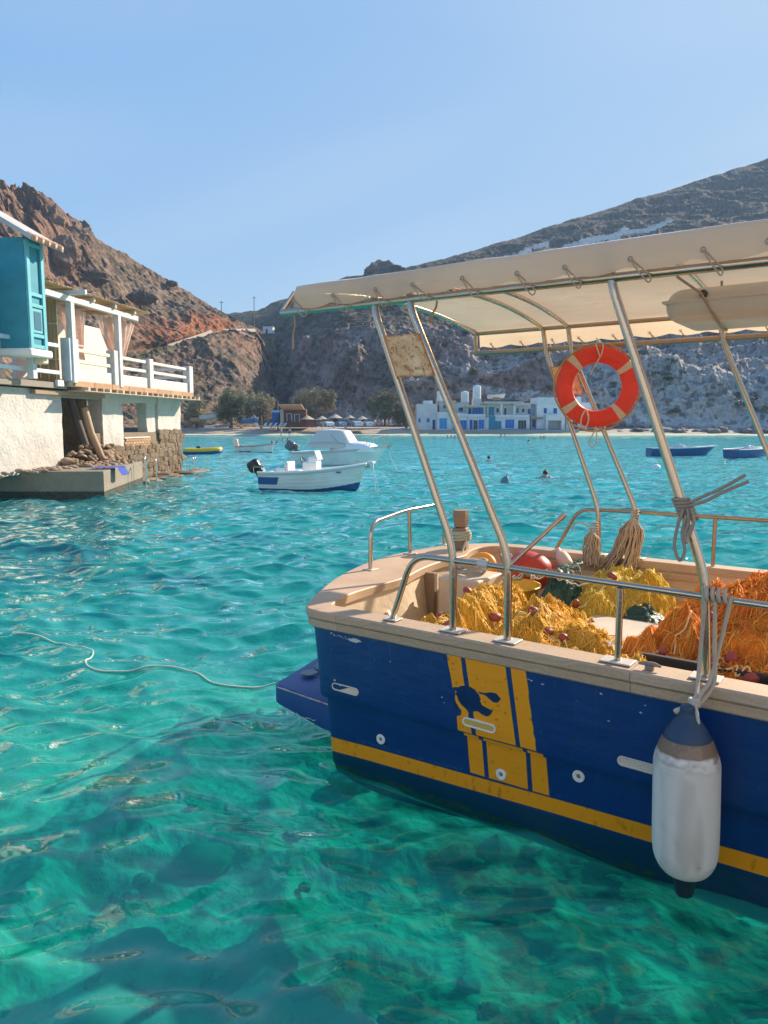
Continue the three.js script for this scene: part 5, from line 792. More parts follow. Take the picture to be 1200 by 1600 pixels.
  for (const [n0, n1] of [[-2.9, 0.3]]) { const g = (y) => { const p = Tw(33.05, y, (n0 + n1) / 2); return box(n1 - n0, 0.11, 0.1, p.x, p.y, p.z, Math.atan2(0.989, 0.148) + Math.PI / 2, 0.02); }; for (const y of [4.22, 4.58]) obj('balcony_rail', g(y), whitePaint, house); const p = Tw(33.05, 3.76, -1.3); obj('balcony_parapet', box(3.2, 0.42, 0.14, p.x, p.y, p.z, Math.atan2(0.989, 0.148) + Math.PI / 2, 0.03), whitePaint, house); }
  for (const y of [4.22, 4.58]) obj('balcony_rail', tbox(30.3, 33.0, y - 0.05, y + 0.05, -2.95, -2.85, 0.02), whitePaint, house);
  for (const F of [30.3, 32.9]) obj('balcony_post', tbox(F - 0.14, F + 0.14, 3.55, 4.72, -3.0, -2.74, 0.03), whitePaint, house);
  for (const y of [3.72, 4.55]) obj('balcony_rail', tbox(19.5, 23.4, y, y + 0.12, 0.32, 0.42, 0.02), mat([0.66, 0.68, 0.70], 0.7), house);
  obj('meter_box', tbox(23.25, 23.6, 3.36, 3.56, 0.3, 0.40, 0.02), mat([0.6, 0.62, 0.62], 0.6), house);
  // white screen wall at the back of the terrace
  obj('screen_wall', tbox(25.2, 31.7, 3.56, 6.1, -2.5, -2.3, 0.03), mat([0.66, 0.61, 0.55], 0.85), house);
  // pergola: posts, beams, rafters and a thin roof of reeds
  const pw = mat([0.74, 0.72, 0.68], 0.7, { map: rep(TX.mottle, 1) });
  for (const [F, n] of [[23.95, 0.5], [26.9, 0.5], [23.95, -2.1], [28.6, -2.1]]) obj('pergola_post', tbox(F - 0.1, F + 0.1, 3.5, 6.02, n - 0.1, n + 0.1, 0.015), pw, house);
  obj('pergola_beam', tbox(22.4, 28.3, 6.02, 6.2, 0.42, 0.6, 0.015), pw, house); obj('pergola_beam', tbox(22.4, 29.0, 6.02, 6.2, -2.2, -2.02, 0.015), pw, house);
  for (const F of [23.75, 25.1, 26.5, 27.9]) { const out = F === 23.75 ? 0.5 : 0, p = Tw(F, 6.28, -0.75 + out / 2); obj('pergola_rafter', box(2.9 + out, 0.15, 0.12, p.x, p.y, p.z, Math.atan2(0.989, 0.148) + Math.PI / 2, 0.01), F === 23.75 ? pw : paleTimber, house); }
  { const R = [], q = rng(3); for (let F = 22.4; F < 28.9; F += 0.055) { const y = 6.375 + 0.02 * q(), e = 0.1 * q(); R.push(tint(tsweep([[F, y, -2.6 + e], [F + 0.02 * (q() - 0.5), y, 0.85 - e]], 0.022, 5), mix3([0.74, 0.47, 0.25], [0.55, 0.33, 0.16], q()))); } stuff(obj('reed_roof', R, mat([1, 1, 1], 0.85, { vertexColors: true }), house)); }
}
function curtain(F0, F1, gF, gW, y0, y1, n, label) {
  const t = thing('curtain', label, 'curtain', 'curtains tied back on the pergola'), m = mat([0.90, 0.62, 0.49], 0.9, { transmission: 0.22, thickness: 0, side: THREE.DoubleSide, map: rep(TX.mottle, 2) });
  const g = grid(110, 40, (u, v) => { const k = Math.pow(v, 1.25), F = lerp(lerp(F0, F1, u), gF + (u - 0.5) * gW, k), fold = Math.sin(u * 52 + 2 * Math.sin(v * 2)) * lerp(0.07, 0.05, v) + 0.05 * Math.sin(u * 17 + v * 3); return Tw(F, lerp(y1, y0, v) - 0.12 * Math.sin(Math.PI * u) * v * 0.5, n + fold); }, (u, v) => [u * 2, v * 2]);
  obj('cloth', g, m, t, true); obj('tie', tbox(gF - gW * 0.5, gF + gW * 0.5, y0 - 0.03, y0 + 0.05, n - 0.09, n + 0.09, 0.03), mat([0.55, 0.36, 0.28], 0.9), t);
  const h = grid(40, 14, (u, v) => Tw(gF + (u - 0.5) * gW * (1 + 0.8 * v), y0 - v * 0.55, n + 0.05 * Math.sin(u * 30)), (u, v) => [u, v]); obj('curtain_tail', h, m, t, true);
}
curtain(23.55, 25.4, 24.85, 0.5, 4.75, 5.92, 0.18, 'left pink beige curtain tied back beside the reed screen on the terrace');
curtain(25.85, 28.75, 27.45, 0.7, 4.55, 5.95, 0.18, 'right wider pink beige curtain tied back at the outer pergola post');
{ const t = thing('reed_screen', 'upright screen of brown reeds at the left end of the terrace', 'screen'), q = rng(8), R = []; for (let i = 0; i < 30; i++) { const n = lerp(-0.75, 0.3, i / 29) + 0.01 * q(); R.push(tint(tsweep([[23.5, 3.5, n], [23.5 + 0.03 * q(), 6.05 - 0.1 * q(), n + 0.015 * (q() - 0.5)]], 0.017, 5), mix3([0.46, 0.33, 0.17], [0.28, 0.19, 0.09], q()))); } stuff(obj('reeds', R, mat([1, 1, 1], 0.85, { vertexColors: true }), t)); for (const y of [4.2, 5.3]) obj('cross_cane', tsweep([[23.47, y, -0.77], [23.47, y, 0.32]], 0.018, 6), paleTimber, t); }
{ // white bench and table glimpsed behind the rail
  const t = thing('bench', 'white padded bench on the terrace behind the low parapet', 'bench'); obj('seat', tbox(27.2, 29.0, 3.86, 3.98, -1.6, -1.0, 0.03), whitePaint, t); obj('backrest', tbox(27.2, 29.0, 3.98, 4.4, -1.68, -1.6, 0.03), whitePaint, t); for (const F of [27.3, 28.9]) for (const n of [-1.55, -1.05]) obj('leg', tbox(F - 0.03, F + 0.03, 3.56, 3.86, n - 0.03, n + 0.03, 0), paleTimber, t);
  const s = thing('striped_post', 'blue and white banded post seen through the window bay', 'post'), q = Tw(30.4, 0, -3.0); const P = [Tw(31.2, 0.9, -2.6), Tw(31.2, 3.2, -2.6)];
  for (let i = 0; i < 12; i++) { const y = lerp(0.9, 3.2, i / 12); obj('band', rod(V(P[0].x, y, P[0].z), V(P[0].x, y + 0.192, P[0].z), 0.085, 12), i % 2 ? mat([0.10, 0.25, 0.55], 0.6) : whitePaint, s); }
}
{ // the teal house at the edge of the picture
  const t = thing('teal_house', 'turquoise boarded house bay with a white eave at the left edge', 'house'), teal = mat([0.035, 0.30, 0.38], 0.6, { map: rep(TX.mottle, 1) }), teal2 = mat([0.14, 0.50, 0.56], 0.55, { map: rep(TX.mottle, 1) }), glass = mat([0.10, 0.20, 0.26], 0.1);
  const n0 = 0.55, n1 = 1.0;
  obj('side_wall', tbox(12, 21.05, 3.5, 6.6, -3, 0.05, 0.02), whiteWall, t);
  obj('wall', tbox(21.05, 21.85, 4.3, 7.3, 0.1, n1 - 0.02, 0.01), teal, t);
  for (const F of [21.13, 21.77]) obj('wall_batten', tbox(F - 0.07, F + 0.07, 4.3, 7.25, n1 - 0.02, n1 + 0.05, 0.01), teal2, t);
  for (const y of [4.32, 4.62, 5.45, 5.75, 7.1]) obj('wall_batten', tbox(21.05, 21.8, y, y + 0.1, n1 - 0.02, n1 + 0.04, 0.01), teal2, t);
  for (const F of [21.45]) { const w = obj('window', tbox(F - 0.22, F + 0.22, 4.75, 5.42, n1 - 0.015, n1 + 0.02, 0.01), teal2, t); obj('pane', tbox(F - 0.16, F + 0.16, 4.83, 5.34, n1 + 0.02, n1 + 0.03, 0), glass, w); }
  obj('base_moulding', tbox(20.95, 22.0, 4.08, 4.3, 0.05, n1 + 0.1, 0.06), mat([0.80, 0.76, 0.70], 0.8), t); obj('corner_bracket', tbox(21.7, 22.0, 3.92, 4.1, 0.6, 0.95, 0.05), mat([0.78, 0.60, 0.42], 0.8), t);
  const roofMat = mat([0.55, 0.54, 0.51], 0.8, { map: rep(TX.mottle, 0.8) });
  obj('roof', (() => { const P = [], q = [[20.7, 7.12, 1.45], [22.2, 7.12, 1.45], [22.2, 8.3, -0.6], [20.7, 8.3, -0.6]], top = q.map(([F, y, n]) => Tw(F, y + 0.14, n)), bot = q.map(([F, y, n]) => Tw(F, y, n)); const quad = (a, b, c, d) => { for (const v of [a, b, c, a, c, d]) P.push(v.x, v.y, v.z); }; quad(...top); quad(bot[3], bot[2], bot[1], bot[0]); for (let i = 0; i < 4; i++) { const j = (i + 1) % 4; quad(bot[i], bot[j], top[j], top[i]); } const g = new THREE.BufferGeometry(); g.setAttribute('position', new THREE.Float32BufferAttribute(P, 3)); g.computeVertexNormals(); return g; })(), roofMat, t);
  for (let F = 20.8; F < 22.1; F += 0.3) obj('roof_tile', tsweep([[F, 7.16, 1.53], [F, 7.30, 1.28]], 0.085, 8), mat([0.62, 0.36, 0.24], 0.85), t);
  obj('support_post', tbox(21.6, 21.8, 3.5, 4.1, 0.5, 0.7, 0.01), mat([0.55, 0.58, 0.60], 0.7), t);
}
{ // concrete quay with a step ladder, a blue cloth and rubble
  const t = thing('quay', 'concrete quay block at the foot of the white sea house', 'quay'), m = mat([0.31, 0.265, 0.21], 0.9, { map: rep(TX.stain, 0.35), bumpMap: rep(TX.lumps, 0.7), bumpScale: 0.03 });
  const q = [[-8.34, 21.75], [-9.12, 27.6], [-10.5, 27.6], [-10.9, 23], [-16, 23], [-16, 21.75]];
  obj('quay_block', (() => { const s = new THREE.Shape(q.map(([x, f]) => new THREE.Vector2(x, f))), g = new THREE.ExtrudeGeometry(s, { depth: 2.55, bevelEnabled: true, bevelSize: 0.03, bevelThickness: 0.03, bevelSegments: 2 }); g.rotateX(-Math.PI / 2).translate(0, -1.78, 0); return g; })(), m, t);
  obj('weed_band', (() => { const s = new THREE.Shape([[-8.30, 21.7], [-9.085, 27.62], [-9.3, 27.62], [-8.5, 21.9], [-16, 21.9], [-16, 21.7]].map((v) => new THREE.Vector2(...v))), g = new THREE.ExtrudeGeometry(s, { depth: 0.62, bevelEnabled: false }); g.rotateX(-Math.PI / 2).translate(0, -0.42, 0); return g; })(), mat([0.055, 0.06, 0.045], 0.75, { bumpMap: rep(TX.lumps, 1.2), bumpScale: 0.06 }), t);
  const l = thing('pool_ladder', 'pair of bent steel ladder hoops on the right side of the quay', 'ladder'), ls = mat([0.72, 0.70, 0.66], 0.25, { metalness: 1 });
  const L0 = at(213, 745, 26.2), mk = (pxa, pxb, F, yt) => { const A = at(pxa, 745, F), B = at(pxb, 752, F - 0.3); obj('ladder_rail', pipe([V(A.x, 0.25, A.z), V(A.x, yt, A.z), V(B.x, yt, B.z), V(B.x, -0.5, B.z)], 0.026, 0.18), ls, l); return B; };
  const b1 = mk(213, 228, 26.6, 1.07), b2 = mk(230, 245, 26.0, 1.02); for (const y of [0.02, 0.28]) obj('ladder_step', rod(V(b1.x, y - 0.3, b1.z), V(b2.x, y - 0.3, b2.z), 0.022, 8), ls, l);
  const l2 = thing('pool_ladder', 'small steel ladder hoop at the far corner of the sea wall', 'ladder'), p2 = Tw(33.3, 0, 0.15), p3 = Tw(33.3, 0, 0.45); for (const d of [0, 0.4]) obj('ladder_rail', pipe([V(p2.x, 0.1, p2.z - d), V(p2.x, 0.72, p2.z - d), V(p3.x, 0.72, p3.z - d), V(p3.x, -0.4, p3.z - d)], 0.025, 0.15), ls, l2);
  const c = thing('blue_cloth', 'crumpled dark blue cloth lying over the edge of the quay', 'cloth'); const A = onY(144, 731, 0.84), B = onY(184, 730, 0.84);
  obj('cloth_sheet', grid(60, 16, (u, v) => { const x = lerp(A.x, B.x + 0.25, u), f = lerp(-A.z, -B.z, u) + (v - 0.5) * 0.7; const over = Math.max(0, u - 0.86) * 3; return V(x - 0.02 * over, 0.83 + 0.05 * fbm(u * 9, v * 4, 2, 3) - over * 0.6 + 0.03 * Math.sin(u * 40 + v * 5) * 0.5, -f); }, (u, v) => [u, v]), mat([0.03, 0.07, 0.32], 0.85, { side: THREE.DoubleSide }), c, true);
  const r = rng(6), G = []; for (let i = 0; i < 150; i++) { const F = 23.6 + 3.3 * r(), n = 1.15 * r() - 0.1, s = 0.06 + 0.14 * r() * r(), base = 0.8 + 0.55 * sstep(0.7, -0.1, n) * sstep(23.6, 25.2, F); const p = Tw(F, base + 0.2 * r() * sstep(0.9, 0, n), n); G.push(tint(boulder(s, i, 1 + r() * 0.6, 0.75, 1, 2).rotateY(r() * 6).translate(p.x, p.y, p.z), mix3([0.30, 0.20, 0.13], [0.42, 0.31, 0.22], r()))); }
  for (let i = 0; i < 90; i++) { const F = 17 + 10 * r(), p = Tw(F, 0.79 + 0.05 * r(), 0.12 + 0.7 * r()); G.push(tint(boulder(0.06 + 0.08 * r(), i + 200, 1.4, 0.7, 1, 2).translate(p.x, p.y, p.z), mix3([0.36, 0.24, 0.17], [0.48, 0.38, 0.30], r()))); }
  { const m2 = obj('rubble', G, mat([1, 1, 1], 0.95, { vertexColors: true, map: rep(TX.stain, 2) })); tag(stuff(m2), 'broken stone rubble heaped in the open bay above the quay', 'rubble'); }
  const ledge = []; for (let i = 0; i < 26; i++) { const F = 28 + 6.0 * r(), p = Tw(F, -0.04 + 0.07 * r(), 0.25 + 0.55 * r()); ledge.push(tint(boulder(0.2 + 0.28 * r(), i + 80, 1.5, 0.4, 1.2, 3).translate(p.x, p.y, p.z), mix3([0.20, 0.15, 0.10], [0.40, 0.32, 0.24], r()))); }
  { const m2 = obj('shore_rocks', ledge, mat([1, 1, 1], 0.8, { vertexColors: true, map: rep(TX.stain, 2) })); tag(stuff(m2), 'flat wet rocks awash along the foot of the sea wall', 'rocks'); }
}

// ---------------------------------------------------------------- small boats at anchor; x runs to the bow, y up from the water line
function skin(L, B, hs, hb, o = {}) { // returns f(u, v, side): u stern..bow, v keel..sheer
  const full = o.full ?? 0.45, rake = o.rake ?? 0.12, draft = o.draft ?? 0.22, flare = o.flare ?? 0.86, tr = o.transom ?? 0.86;
  const half = (u) => B / 2 * (u < full ? lerp(tr, 1, Math.sin(u / full * Math.PI / 2)) : Math.pow(Math.max(0, 1 - Math.pow((u - full) / (1 - full), 2.2)), 0.8));
  const sheer = (u) => hs + (hb - hs) * Math.pow(u, 2.1) + 0.03 * (1 - u);
  return { half, sheer, at: (u, v, s) => { const w = half(u), y = v < 0.28 ? lerp(-draft * (1 - 0.75 * Math.pow(u, 4)), -0.02 + 0.1 * Math.pow(u, 3), v / 0.28) : lerp(-0.02 + 0.1 * Math.pow(u, 3), sheer(u), (v - 0.28) / 0.72), k = v < 0.28 ? v / 0.28 * flare : lerp(flare, 1, Math.pow((v - 0.28) / 0.72, 0.7)); const x = -L / 2 + L * u * (1 - rake * (1 - Math.min(1, Math.max(0, v))) * u * u * u); return V(x, y, s * w * k); } };
}
function hullMesh(sk, band, nu = 44, nv = 26) { const gs = []; for (const s of [1, -1]) gs.push(grid(nu, nv, (u, v) => sk.at(u, v, s), null, (u, v, p) => band(u, v, p, s), s > 0)); const tr = grid(8, nv, (u, v) => { const p = sk.at(0, v, 1); return V(p.x, p.y, p.z * (1 - 2 * u)); }, null, (u, v, p) => band(0, v, p, 0)); gs.push(tr); return gs.map((g) => { g.userData.keepUV = false; return g; }); }
const gelcoat = mat([1, 1, 1], 0.3, { vertexColors: true, map: rep(TX.mottle, 0.6) });
const deckOf = (sk, inset, y, u0, u1, n = 24) => grid(n, 6, (u, v) => { const t = lerp(u0, u1, u), w = Math.max(0.01, sk.half(t) - inset); return V(sk.at(t, 1, 1).x, (typeof y === 'function' ? y(t) : y), (v * 2 - 1) * w); }, null, null, true);
const gunwaleOf = (sk, r, dy = 0) => [1, -1].map((s) => { const P = []; for (let i = 0; i <= 30; i++) { const p = sk.at(i / 30 * 0.995, 1, s); p.y += dy; P.push(p); } return sweep(P, r, 8); });
const spot = (name, label, cat, px, py, turn, group) => { const t = thing(name, label, cat, group), p = onY(px, py, 0); t.position.copy(p); t.rotation.y = turn; return t; };
function outboard(t, x, y, z, s, m, tilt = 0.5) { const e = new THREE.Group(); e.name = 'outboard_motor'; e.position.set(x, y, z); e.rotation.z = tilt; e.scale.setScalar(s); t.add(e); obj('cowl', [new RoundedBoxGeometry(0.46, 0.42, 0.34, 4, 0.13).translate(-0.05, 0.42, 0)], m, e); obj('midsection', [box(0.16, 0.6, 0.16, -0.06, 0.0, 0, 0, 0.04)], m, e); obj('skeg', prism([[-0.2, -0.62], [0.1, -0.62], [0.06, -0.26], [-0.12, -0.26]], 0.05, 0.01).translate(0, 0, -0.025), m, e); obj('propeller', [0, 1, 2].map((k) => new THREE.SphereGeometry(0.11, 10, 8).scale(0.15, 1, 0.5).translate(0, 0.1, 0).rotateX(k * 2.094).translate(-0.24, -0.5, 0)), m, e); obj('clamp', box(0.14, 0.22, 0.26, 0.12, 0.12, 0, 0, 0.03), m, e); return e; }
const engineBlack = mat([0.02, 0.024, 0.03], 0.3), engineGrey = mat([0.13, 0.14, 0.16], 0.35), W0 = [0.88, 0.86, 0.82], NAVY = [0.02, 0.07, 0.26];
const whiteGel = mat(W0, 0.35), ropeLine = mat([0.6, 0.62, 0.6], 0.8);
{ // open white boat with a blue stern patch
  const t = spot('motor_boat', 'open white motor boat with blue stern patch and blue bottom, nearest at anchor', 'motor boat', 493, 764, -0.28), sk = skin(3.6, 1.65, 0.52, 0.86, { full: 0.42, rake: 0.1, transom: 0.88, draft: 0.2 });
  obj('hull', hullMesh(sk, (u, v, p) => { const wl = 0.05 + 0.30 * Math.pow(Math.max(0, u - 0.45) / 0.55, 1.6); if (p.y < wl * 0.8) return NAVY; if (u < 0.20 + 0.10 * (p.y - 0.2) && p.y > 0.17 && p.y < 0.43) return [0.03, 0.12, 0.36]; return W0; }, 120, 60), gelcoat, t);
  obj('rubbing_strake', gunwaleOf(sk, 0.03, -0.03), mat([0.55, 0.56, 0.56], 0.5), t); obj('gunwale', gunwaleOf(sk, 0.035, 0.03), whiteGel, t);
  for (const v of [0.50, 0.64, 0.78]) for (const s of [1, -1]) { const P = []; for (let i = 0; i <= 26; i++) { const p = sk.at(0.28 + i / 26 * 0.69, v, s); p.z += s * 0.006; P.push(p); } obj('hull_strake', sweep(P, 0.012, 6), whiteGel, t); }
  obj('cockpit_floor', deckOf(sk, 0.12, 0.25, 0.02, 0.8), whiteGel, t); obj('foredeck', deckOf(sk, 0.0, (u) => sk.sheer(u) + 0.02, 0.66, 0.985), whiteGel, t); obj('side_deck', [1, -1].map((s) => grid(24, 1, (u, v) => { const q = sk.at(lerp(0.02, 0.68, u), 1, s); return V(q.x, q.y + 0.015, q.z - s * v * 0.16); })), whiteGel, t); obj('coaming', [1, -1].map((s) => grid(24, 1, (u, v) => { const q = sk.at(lerp(0.02, 0.68, u), 1, s); return V(q.x, lerp(q.y + 0.015, 0.25, v), q.z - s * 0.16); })), whiteGel, t);
  obj('console', [new RoundedBoxGeometry(0.5, 0.62, 0.55, 3, 0.06).translate(-0.12, 0.62, 0), new RoundedBoxGeometry(0.3, 0.3, 0.5, 3, 0.05).translate(-0.02, 0.95, 0)], whiteGel, t); obj('windscreen', box(0.02, 0.32, 0.5, 0.12, 1.15, 0, 0, 0.005, 0, 0.35), mat([0.75, 0.82, 0.85], 0.1), t);
  obj('helm_seat', [new RoundedBoxGeometry(0.42, 0.36, 0.7, 3, 0.08).translate(-0.75, 0.45, 0), new RoundedBoxGeometry(0.12, 0.35, 0.7, 3, 0.05).translate(-0.93, 0.75, 0)], mat([0.62, 0.62, 0.60], 0.6), t); obj('bow_seat', new RoundedBoxGeometry(0.6, 0.25, 0.8, 3, 0.06).translate(0.85, 0.42, 0), whiteGel, t);
  obj('steering_wheel', new THREE.TorusGeometry(0.17, 0.018, 8, 20).rotateY(Math.PI / 2).rotateZ(0.4).translate(-0.42, 0.92, 0), engineBlack, t);
  const e = outboard(t, -2.0, 0.42, 0, 1.0, engineBlack, 0.55);
  obj('stern_rail', [pipe([V(-1.98, 0.52, 0.62), V(-2.0, 0.76, 0.62), V(-1.6, 0.74, 0.72), V(-1.6, 0.54, 0.72)], 0.014, 0.06)], steel, t);
  obj('bow_roller', new RoundedBoxGeometry(0.26, 0.09, 0.12, 2, 0.02).translate(1.98, 0.93, 0), whiteGel, t); obj('bow_fender', new THREE.CapsuleGeometry(0.07, 0.16, 4, 10).translate(2.03, 0.83, 0.10), mat([0.72, 0.7, 0.66], 0.5), t); obj('cleat', new RoundedBoxGeometry(0.16, 0.05, 0.04, 2, 0.015).translate(1.5, 0.93, 0), steel, t); obj('side_vent', new RoundedBoxGeometry(0.16, 0.05, 0.02, 2, 0.009).rotateY(0.42).translate(1.05, 0.62, 0.62), engineGrey, t);
  for (const z of [0.03, -0.04]) obj('mooring_rope', sweep(spline([V(2.02, 0.82, z), V(2.12, 0.35, z * 3), V(2.2, -0.2, z * 5)], 16), 0.009, 5), ropeLine, t);
}
{ // cabin cruiser behind it
  const t = spot('cabin_cruiser', 'white cabin cruiser with a rounded cuddy cabin behind the open boat', 'motor boat', 534, 729, -0.34), sk = skin(5.0, 2.1, 0.72, 1.12, { full: 0.4, rake: 0.2, transom: 0.92, draft: 0.3 });
  obj('hull', hullMesh(sk, (u, v, p) => p.y < 0.10 + 0.1 * u ? [0.45, 0.52, 0.46] : p.y > sk.sheer(u) - 0.10 ? [0.72, 0.72, 0.70] : [0.88, 0.88, 0.85], 70, 40), gelcoat, t); obj('rubbing_strake', gunwaleOf(sk, 0.04, -0.02), mat([0.62, 0.60, 0.56], 0.5), t);
  obj('deck', deckOf(sk, 0.0, (u) => sk.sheer(u) + 0.02, 0.02, 0.985), whiteGel, t);
  const cab = (x0, x1, y0, y1, w, k) => { const g = new THREE.SphereGeometry(1, 40, 24, 0, Math.PI * 2, 0, Math.PI / 2), P = g.attributes.position; for (let i = 0; i < P.count; i++) { const x = P.getX(i), y = P.getY(i), z = P.getZ(i), f = (v, e) => Math.sign(v) * Math.pow(Math.abs(v), e); P.setXYZ(i, lerp(x0, x1, (f(x, 0.6) + 1) / 2) - (y > 0.3 ? k * y * 0.2 : 0), lerp(y0, y1, f(y, 0.55)), f(z, 0.6) * w); } g.computeVertexNormals(); return g; };
  obj('cuddy', cab(-0.5, 2.0, 0.78, 1.30, 0.82, 1), whiteGel, t); const cover = grid(48, 12, (u, v) => { const a = u * 6.2832, c = Math.cos(a), q = Math.sin(a), k = v < 0.75 ? v / 0.75 : 1, cap = v < 0.75 ? 1 : 1 - (v - 0.75) / 0.25, sq = (x, e) => Math.sign(x) * Math.pow(Math.abs(x), e); return V(lerp(-0.45, -0.42, k) + sq(c, 0.55) * lerp(1.35, 0.78, k) * cap, lerp(1.0, 1.86, Math.pow(k, 0.9)) + (1 - cap) * 0.1, sq(q, 0.5) * lerp(0.88, 0.66, k) * cap); }); cover.userData.keepUV = false;
  obj('cabin_top', cover, mat([0.64, 0.62, 0.58], 0.4), t);
  obj('window', new RoundedBoxGeometry(0.3, 0.13, 0.04, 2, 0.018).translate(-0.55, 1.09, 0.80), mat([0.03, 0.04, 0.06], 0.12), t); obj('window', new RoundedBoxGeometry(0.3, 0.12, 0.04, 2, 0.018).translate(0.4, 1.09, 0.78), mat([0.55, 0.56, 0.55], 0.3), t);
  obj('cabin_line', [1, -1].map((s) => sweep(spline([V(-1.5, 1.22, 0.84 * s), V(-0.4, 1.26, 0.87 * s), V(0.6, 1.22, 0.78 * s), V(1.0, 1.16, 0.6 * s)], 24), 0.02, 6)), mat([0.55, 0.54, 0.5], 0.5), t);
  obj('windscreen_frame', [sweep(spline([V(0.15, 1.25, 0.82), V(-0.2, 1.6, 0.74), V(-0.45, 1.9, 0.55)], 14), 0.02, 6), sweep(spline([V(0.15, 1.25, -0.82), V(-0.2, 1.6, -0.74), V(-0.45, 1.9, -0.55)], 14), 0.02, 6)], mat([0.5, 0.5, 0.48], 0.4), t);
  obj('bow_rail', [pipe([V(1.55, 1.1, 0.48), V(1.6, 1.5, 0.46), V(2.35, 1.6, 0.1), V(2.35, 1.6, -0.1), V(1.6, 1.5, -0.46), V(1.55, 1.1, -0.48)], 0.018, 0.1), rod(V(2.3, 1.15, 0.1), V(2.35, 1.6, 0.1), 0.016), rod(V(2.3, 1.15, -0.1), V(2.35, 1.6, -0.1), 0.016)], steel, t);
  obj('anchor', [box(0.5, 0.05, 0.06, 2.45, 1.13, 0, 0, 0.01), box(0.12, 0.18, 0.18, 2.6, 1.06, 0, 0, 0.02)], steel, t); obj('lettering', [0, 1, 2, 3, 4].map((k) => box(0.07, 0.05, 0.008, 1.15 + k * 0.11, 0.86 + k * 0.012, 0.83 - k * 0.075, 0.55, 0)), mat([0.45, 0.5, 0.52], 0.6), t);
  outboard(t, -2.45, 0.85, 0.1, 1.15, engineGrey, 1.0);
  obj('mooring_rope', sweep(spline([V(2.5, 1.05, 0), V(2.75, 0.4, 0.1), V(3.1, -0.1, 0.2)], 16), 0.012, 5), ropeLine, t);
}
{ // small white rowing boat with a red inside
  const t = spot('rowing_boat', 'small white wooden boat with red inside and cream outboard near the beach', 'rowing boat', 399, 707, -0.05), sk = skin(3.0, 1.3, 0.42, 0.66, { full: 0.45, rake: 0.08, transom: 0.75 });
  obj('hull', hullMesh(sk, (u, v, p) => p.y < 0.05 ? [0.35, 0.05, 0.04] : (u > 0.1 && u < 0.42 && p.y < 0.12) ? [0.5, 0.08, 0.05] : [0.80, 0.74, 0.68], 60, 40), gelcoat, t); obj('gunwale', gunwaleOf(sk, 0.03, 0.01), mat([0.52, 0.09, 0.06], 0.5), t); obj('inside_floor', deckOf(sk, 0.05, 0.28, 0.02, 0.95), mat([0.45, 0.10, 0.07], 0.6), t);
  for (const x of [-0.6, 0.3]) obj('thwart', box(0.2, 0.04, 1.1, x, 0.4, 0, 0, 0.01), mat([0.55, 0.12, 0.08], 0.6), t); outboard(t, -1.45, 0.45, 0, 0.95, mat([0.78, 0.66, 0.52], 0.4), 0.1); obj('oar', rod(V(-0.9, 0.5, 0.35), V(0.8, 0.46, 0.4), 0.025, 8), paleTimber, t);
}
{ // yellow inflatable
  const t = spot('inflatable_dinghy', 'yellow inflatable dinghy with dark blue sides drifting near the beach', 'dinghy', 317, 709, 0.1), path = (k, y) => { const P = []; for (let i = 0; i <= 48; i++) { const a = i / 48 * 6.283, c = Math.cos(a), s = Math.sin(a); P.push(V(Math.sign(c) * Math.pow(Math.abs(c), 0.65) * 1.28 * k, y + 0.08 * Math.max(0, c), Math.sign(s) * Math.pow(Math.abs(s), 0.7) * 0.58 * k)); } return P; };
  obj('tube', sweep(path(1, 0.27), 0.15, 12, false), mat([0.85, 0.50, 0.01], 0.45), t); obj('lower_tube', sweep(path(1.0, 0.1), 0.15, 12, false), mat([0.03, 0.05, 0.20], 0.45), t); obj('floor', new THREE.CylinderGeometry(0.75, 0.75, 0.06, 24).scale(1.4, 1, 0.6).translate(0, 0.14, 0), mat([0.05, 0.08, 0.25], 0.6), t); obj('bag', new RoundedBoxGeometry(0.3, 0.22, 0.3, 3, 0.08).translate(-0.3, 0.46, 0), engineBlack, t); obj('paddle', [rod(V(0.0, 0.42, 0.45), V(0.9, 0.44, 0.3), 0.02, 6), box(0.3, 0.02, 0.14, 0.95, 0.44, 0.3, 0, 0.005)], engineBlack, t); obj('grab_rope', sweep(path(1.12, 0.3), 0.012, 5, false), ropeLine, t);
}
for (const [px, py, L, turn, label] of [[1065, 712, 4.6, 0.0, 'long low dark blue boat with white inside anchored at right'], [1172, 714, 4.0, 0.5, 'blue boat cut off by the right edge, only its stern in view']]) {
  const t = spot('blue_boat', label, 'rowing boat', px, py, turn), sk = skin(L, 1.5, 0.48, 0.66, { full: 0.42, rake: 0.16, transom: 0.8 });
  obj('hull', hullMesh(sk, (u, v, p) => p.y < 0.06 ? [0.10, 0.04, 0.03] : [0.03, 0.085, 0.26], 60, 30), gelcoat, t); obj('gunwale', gunwaleOf(sk, 0.035, 0.02), mat([0.66, 0.66, 0.64], 0.5), t); obj('inside_floor', deckOf(sk, 0.06, 0.34, 0.02, 0.9), mat([0.55, 0.58, 0.6], 0.6), t); obj('foredeck', deckOf(sk, 0.0, (u) => sk.sheer(u) + 0.03, 0.72, 0.985), mat([0.72, 0.70, 0.66], 0.5), t); obj('bow_plate', box(0.6, 0.1, 0.3, L / 2 - 0.2, 0.68, 0, 0, 0.04), whiteGel, t);
  obj('gear_heap', boulder(0.28, 4, 1.6, 0.8, 1, 6).translate(-0.2, 0.56, 0), mat([0.6, 0.62, 0.64], 0.8), t); for (const x of [-1.3, 0.6]) obj('thwart', box(0.22, 0.05, 1.2, x, 0.46, 0, 0, 0.01), whiteGel, t); obj('oar', rod(V(-0.2, 0.55, 0.3), V(1.2, 0.6, 0.35), 0.03, 6), paleTimber, t);
}
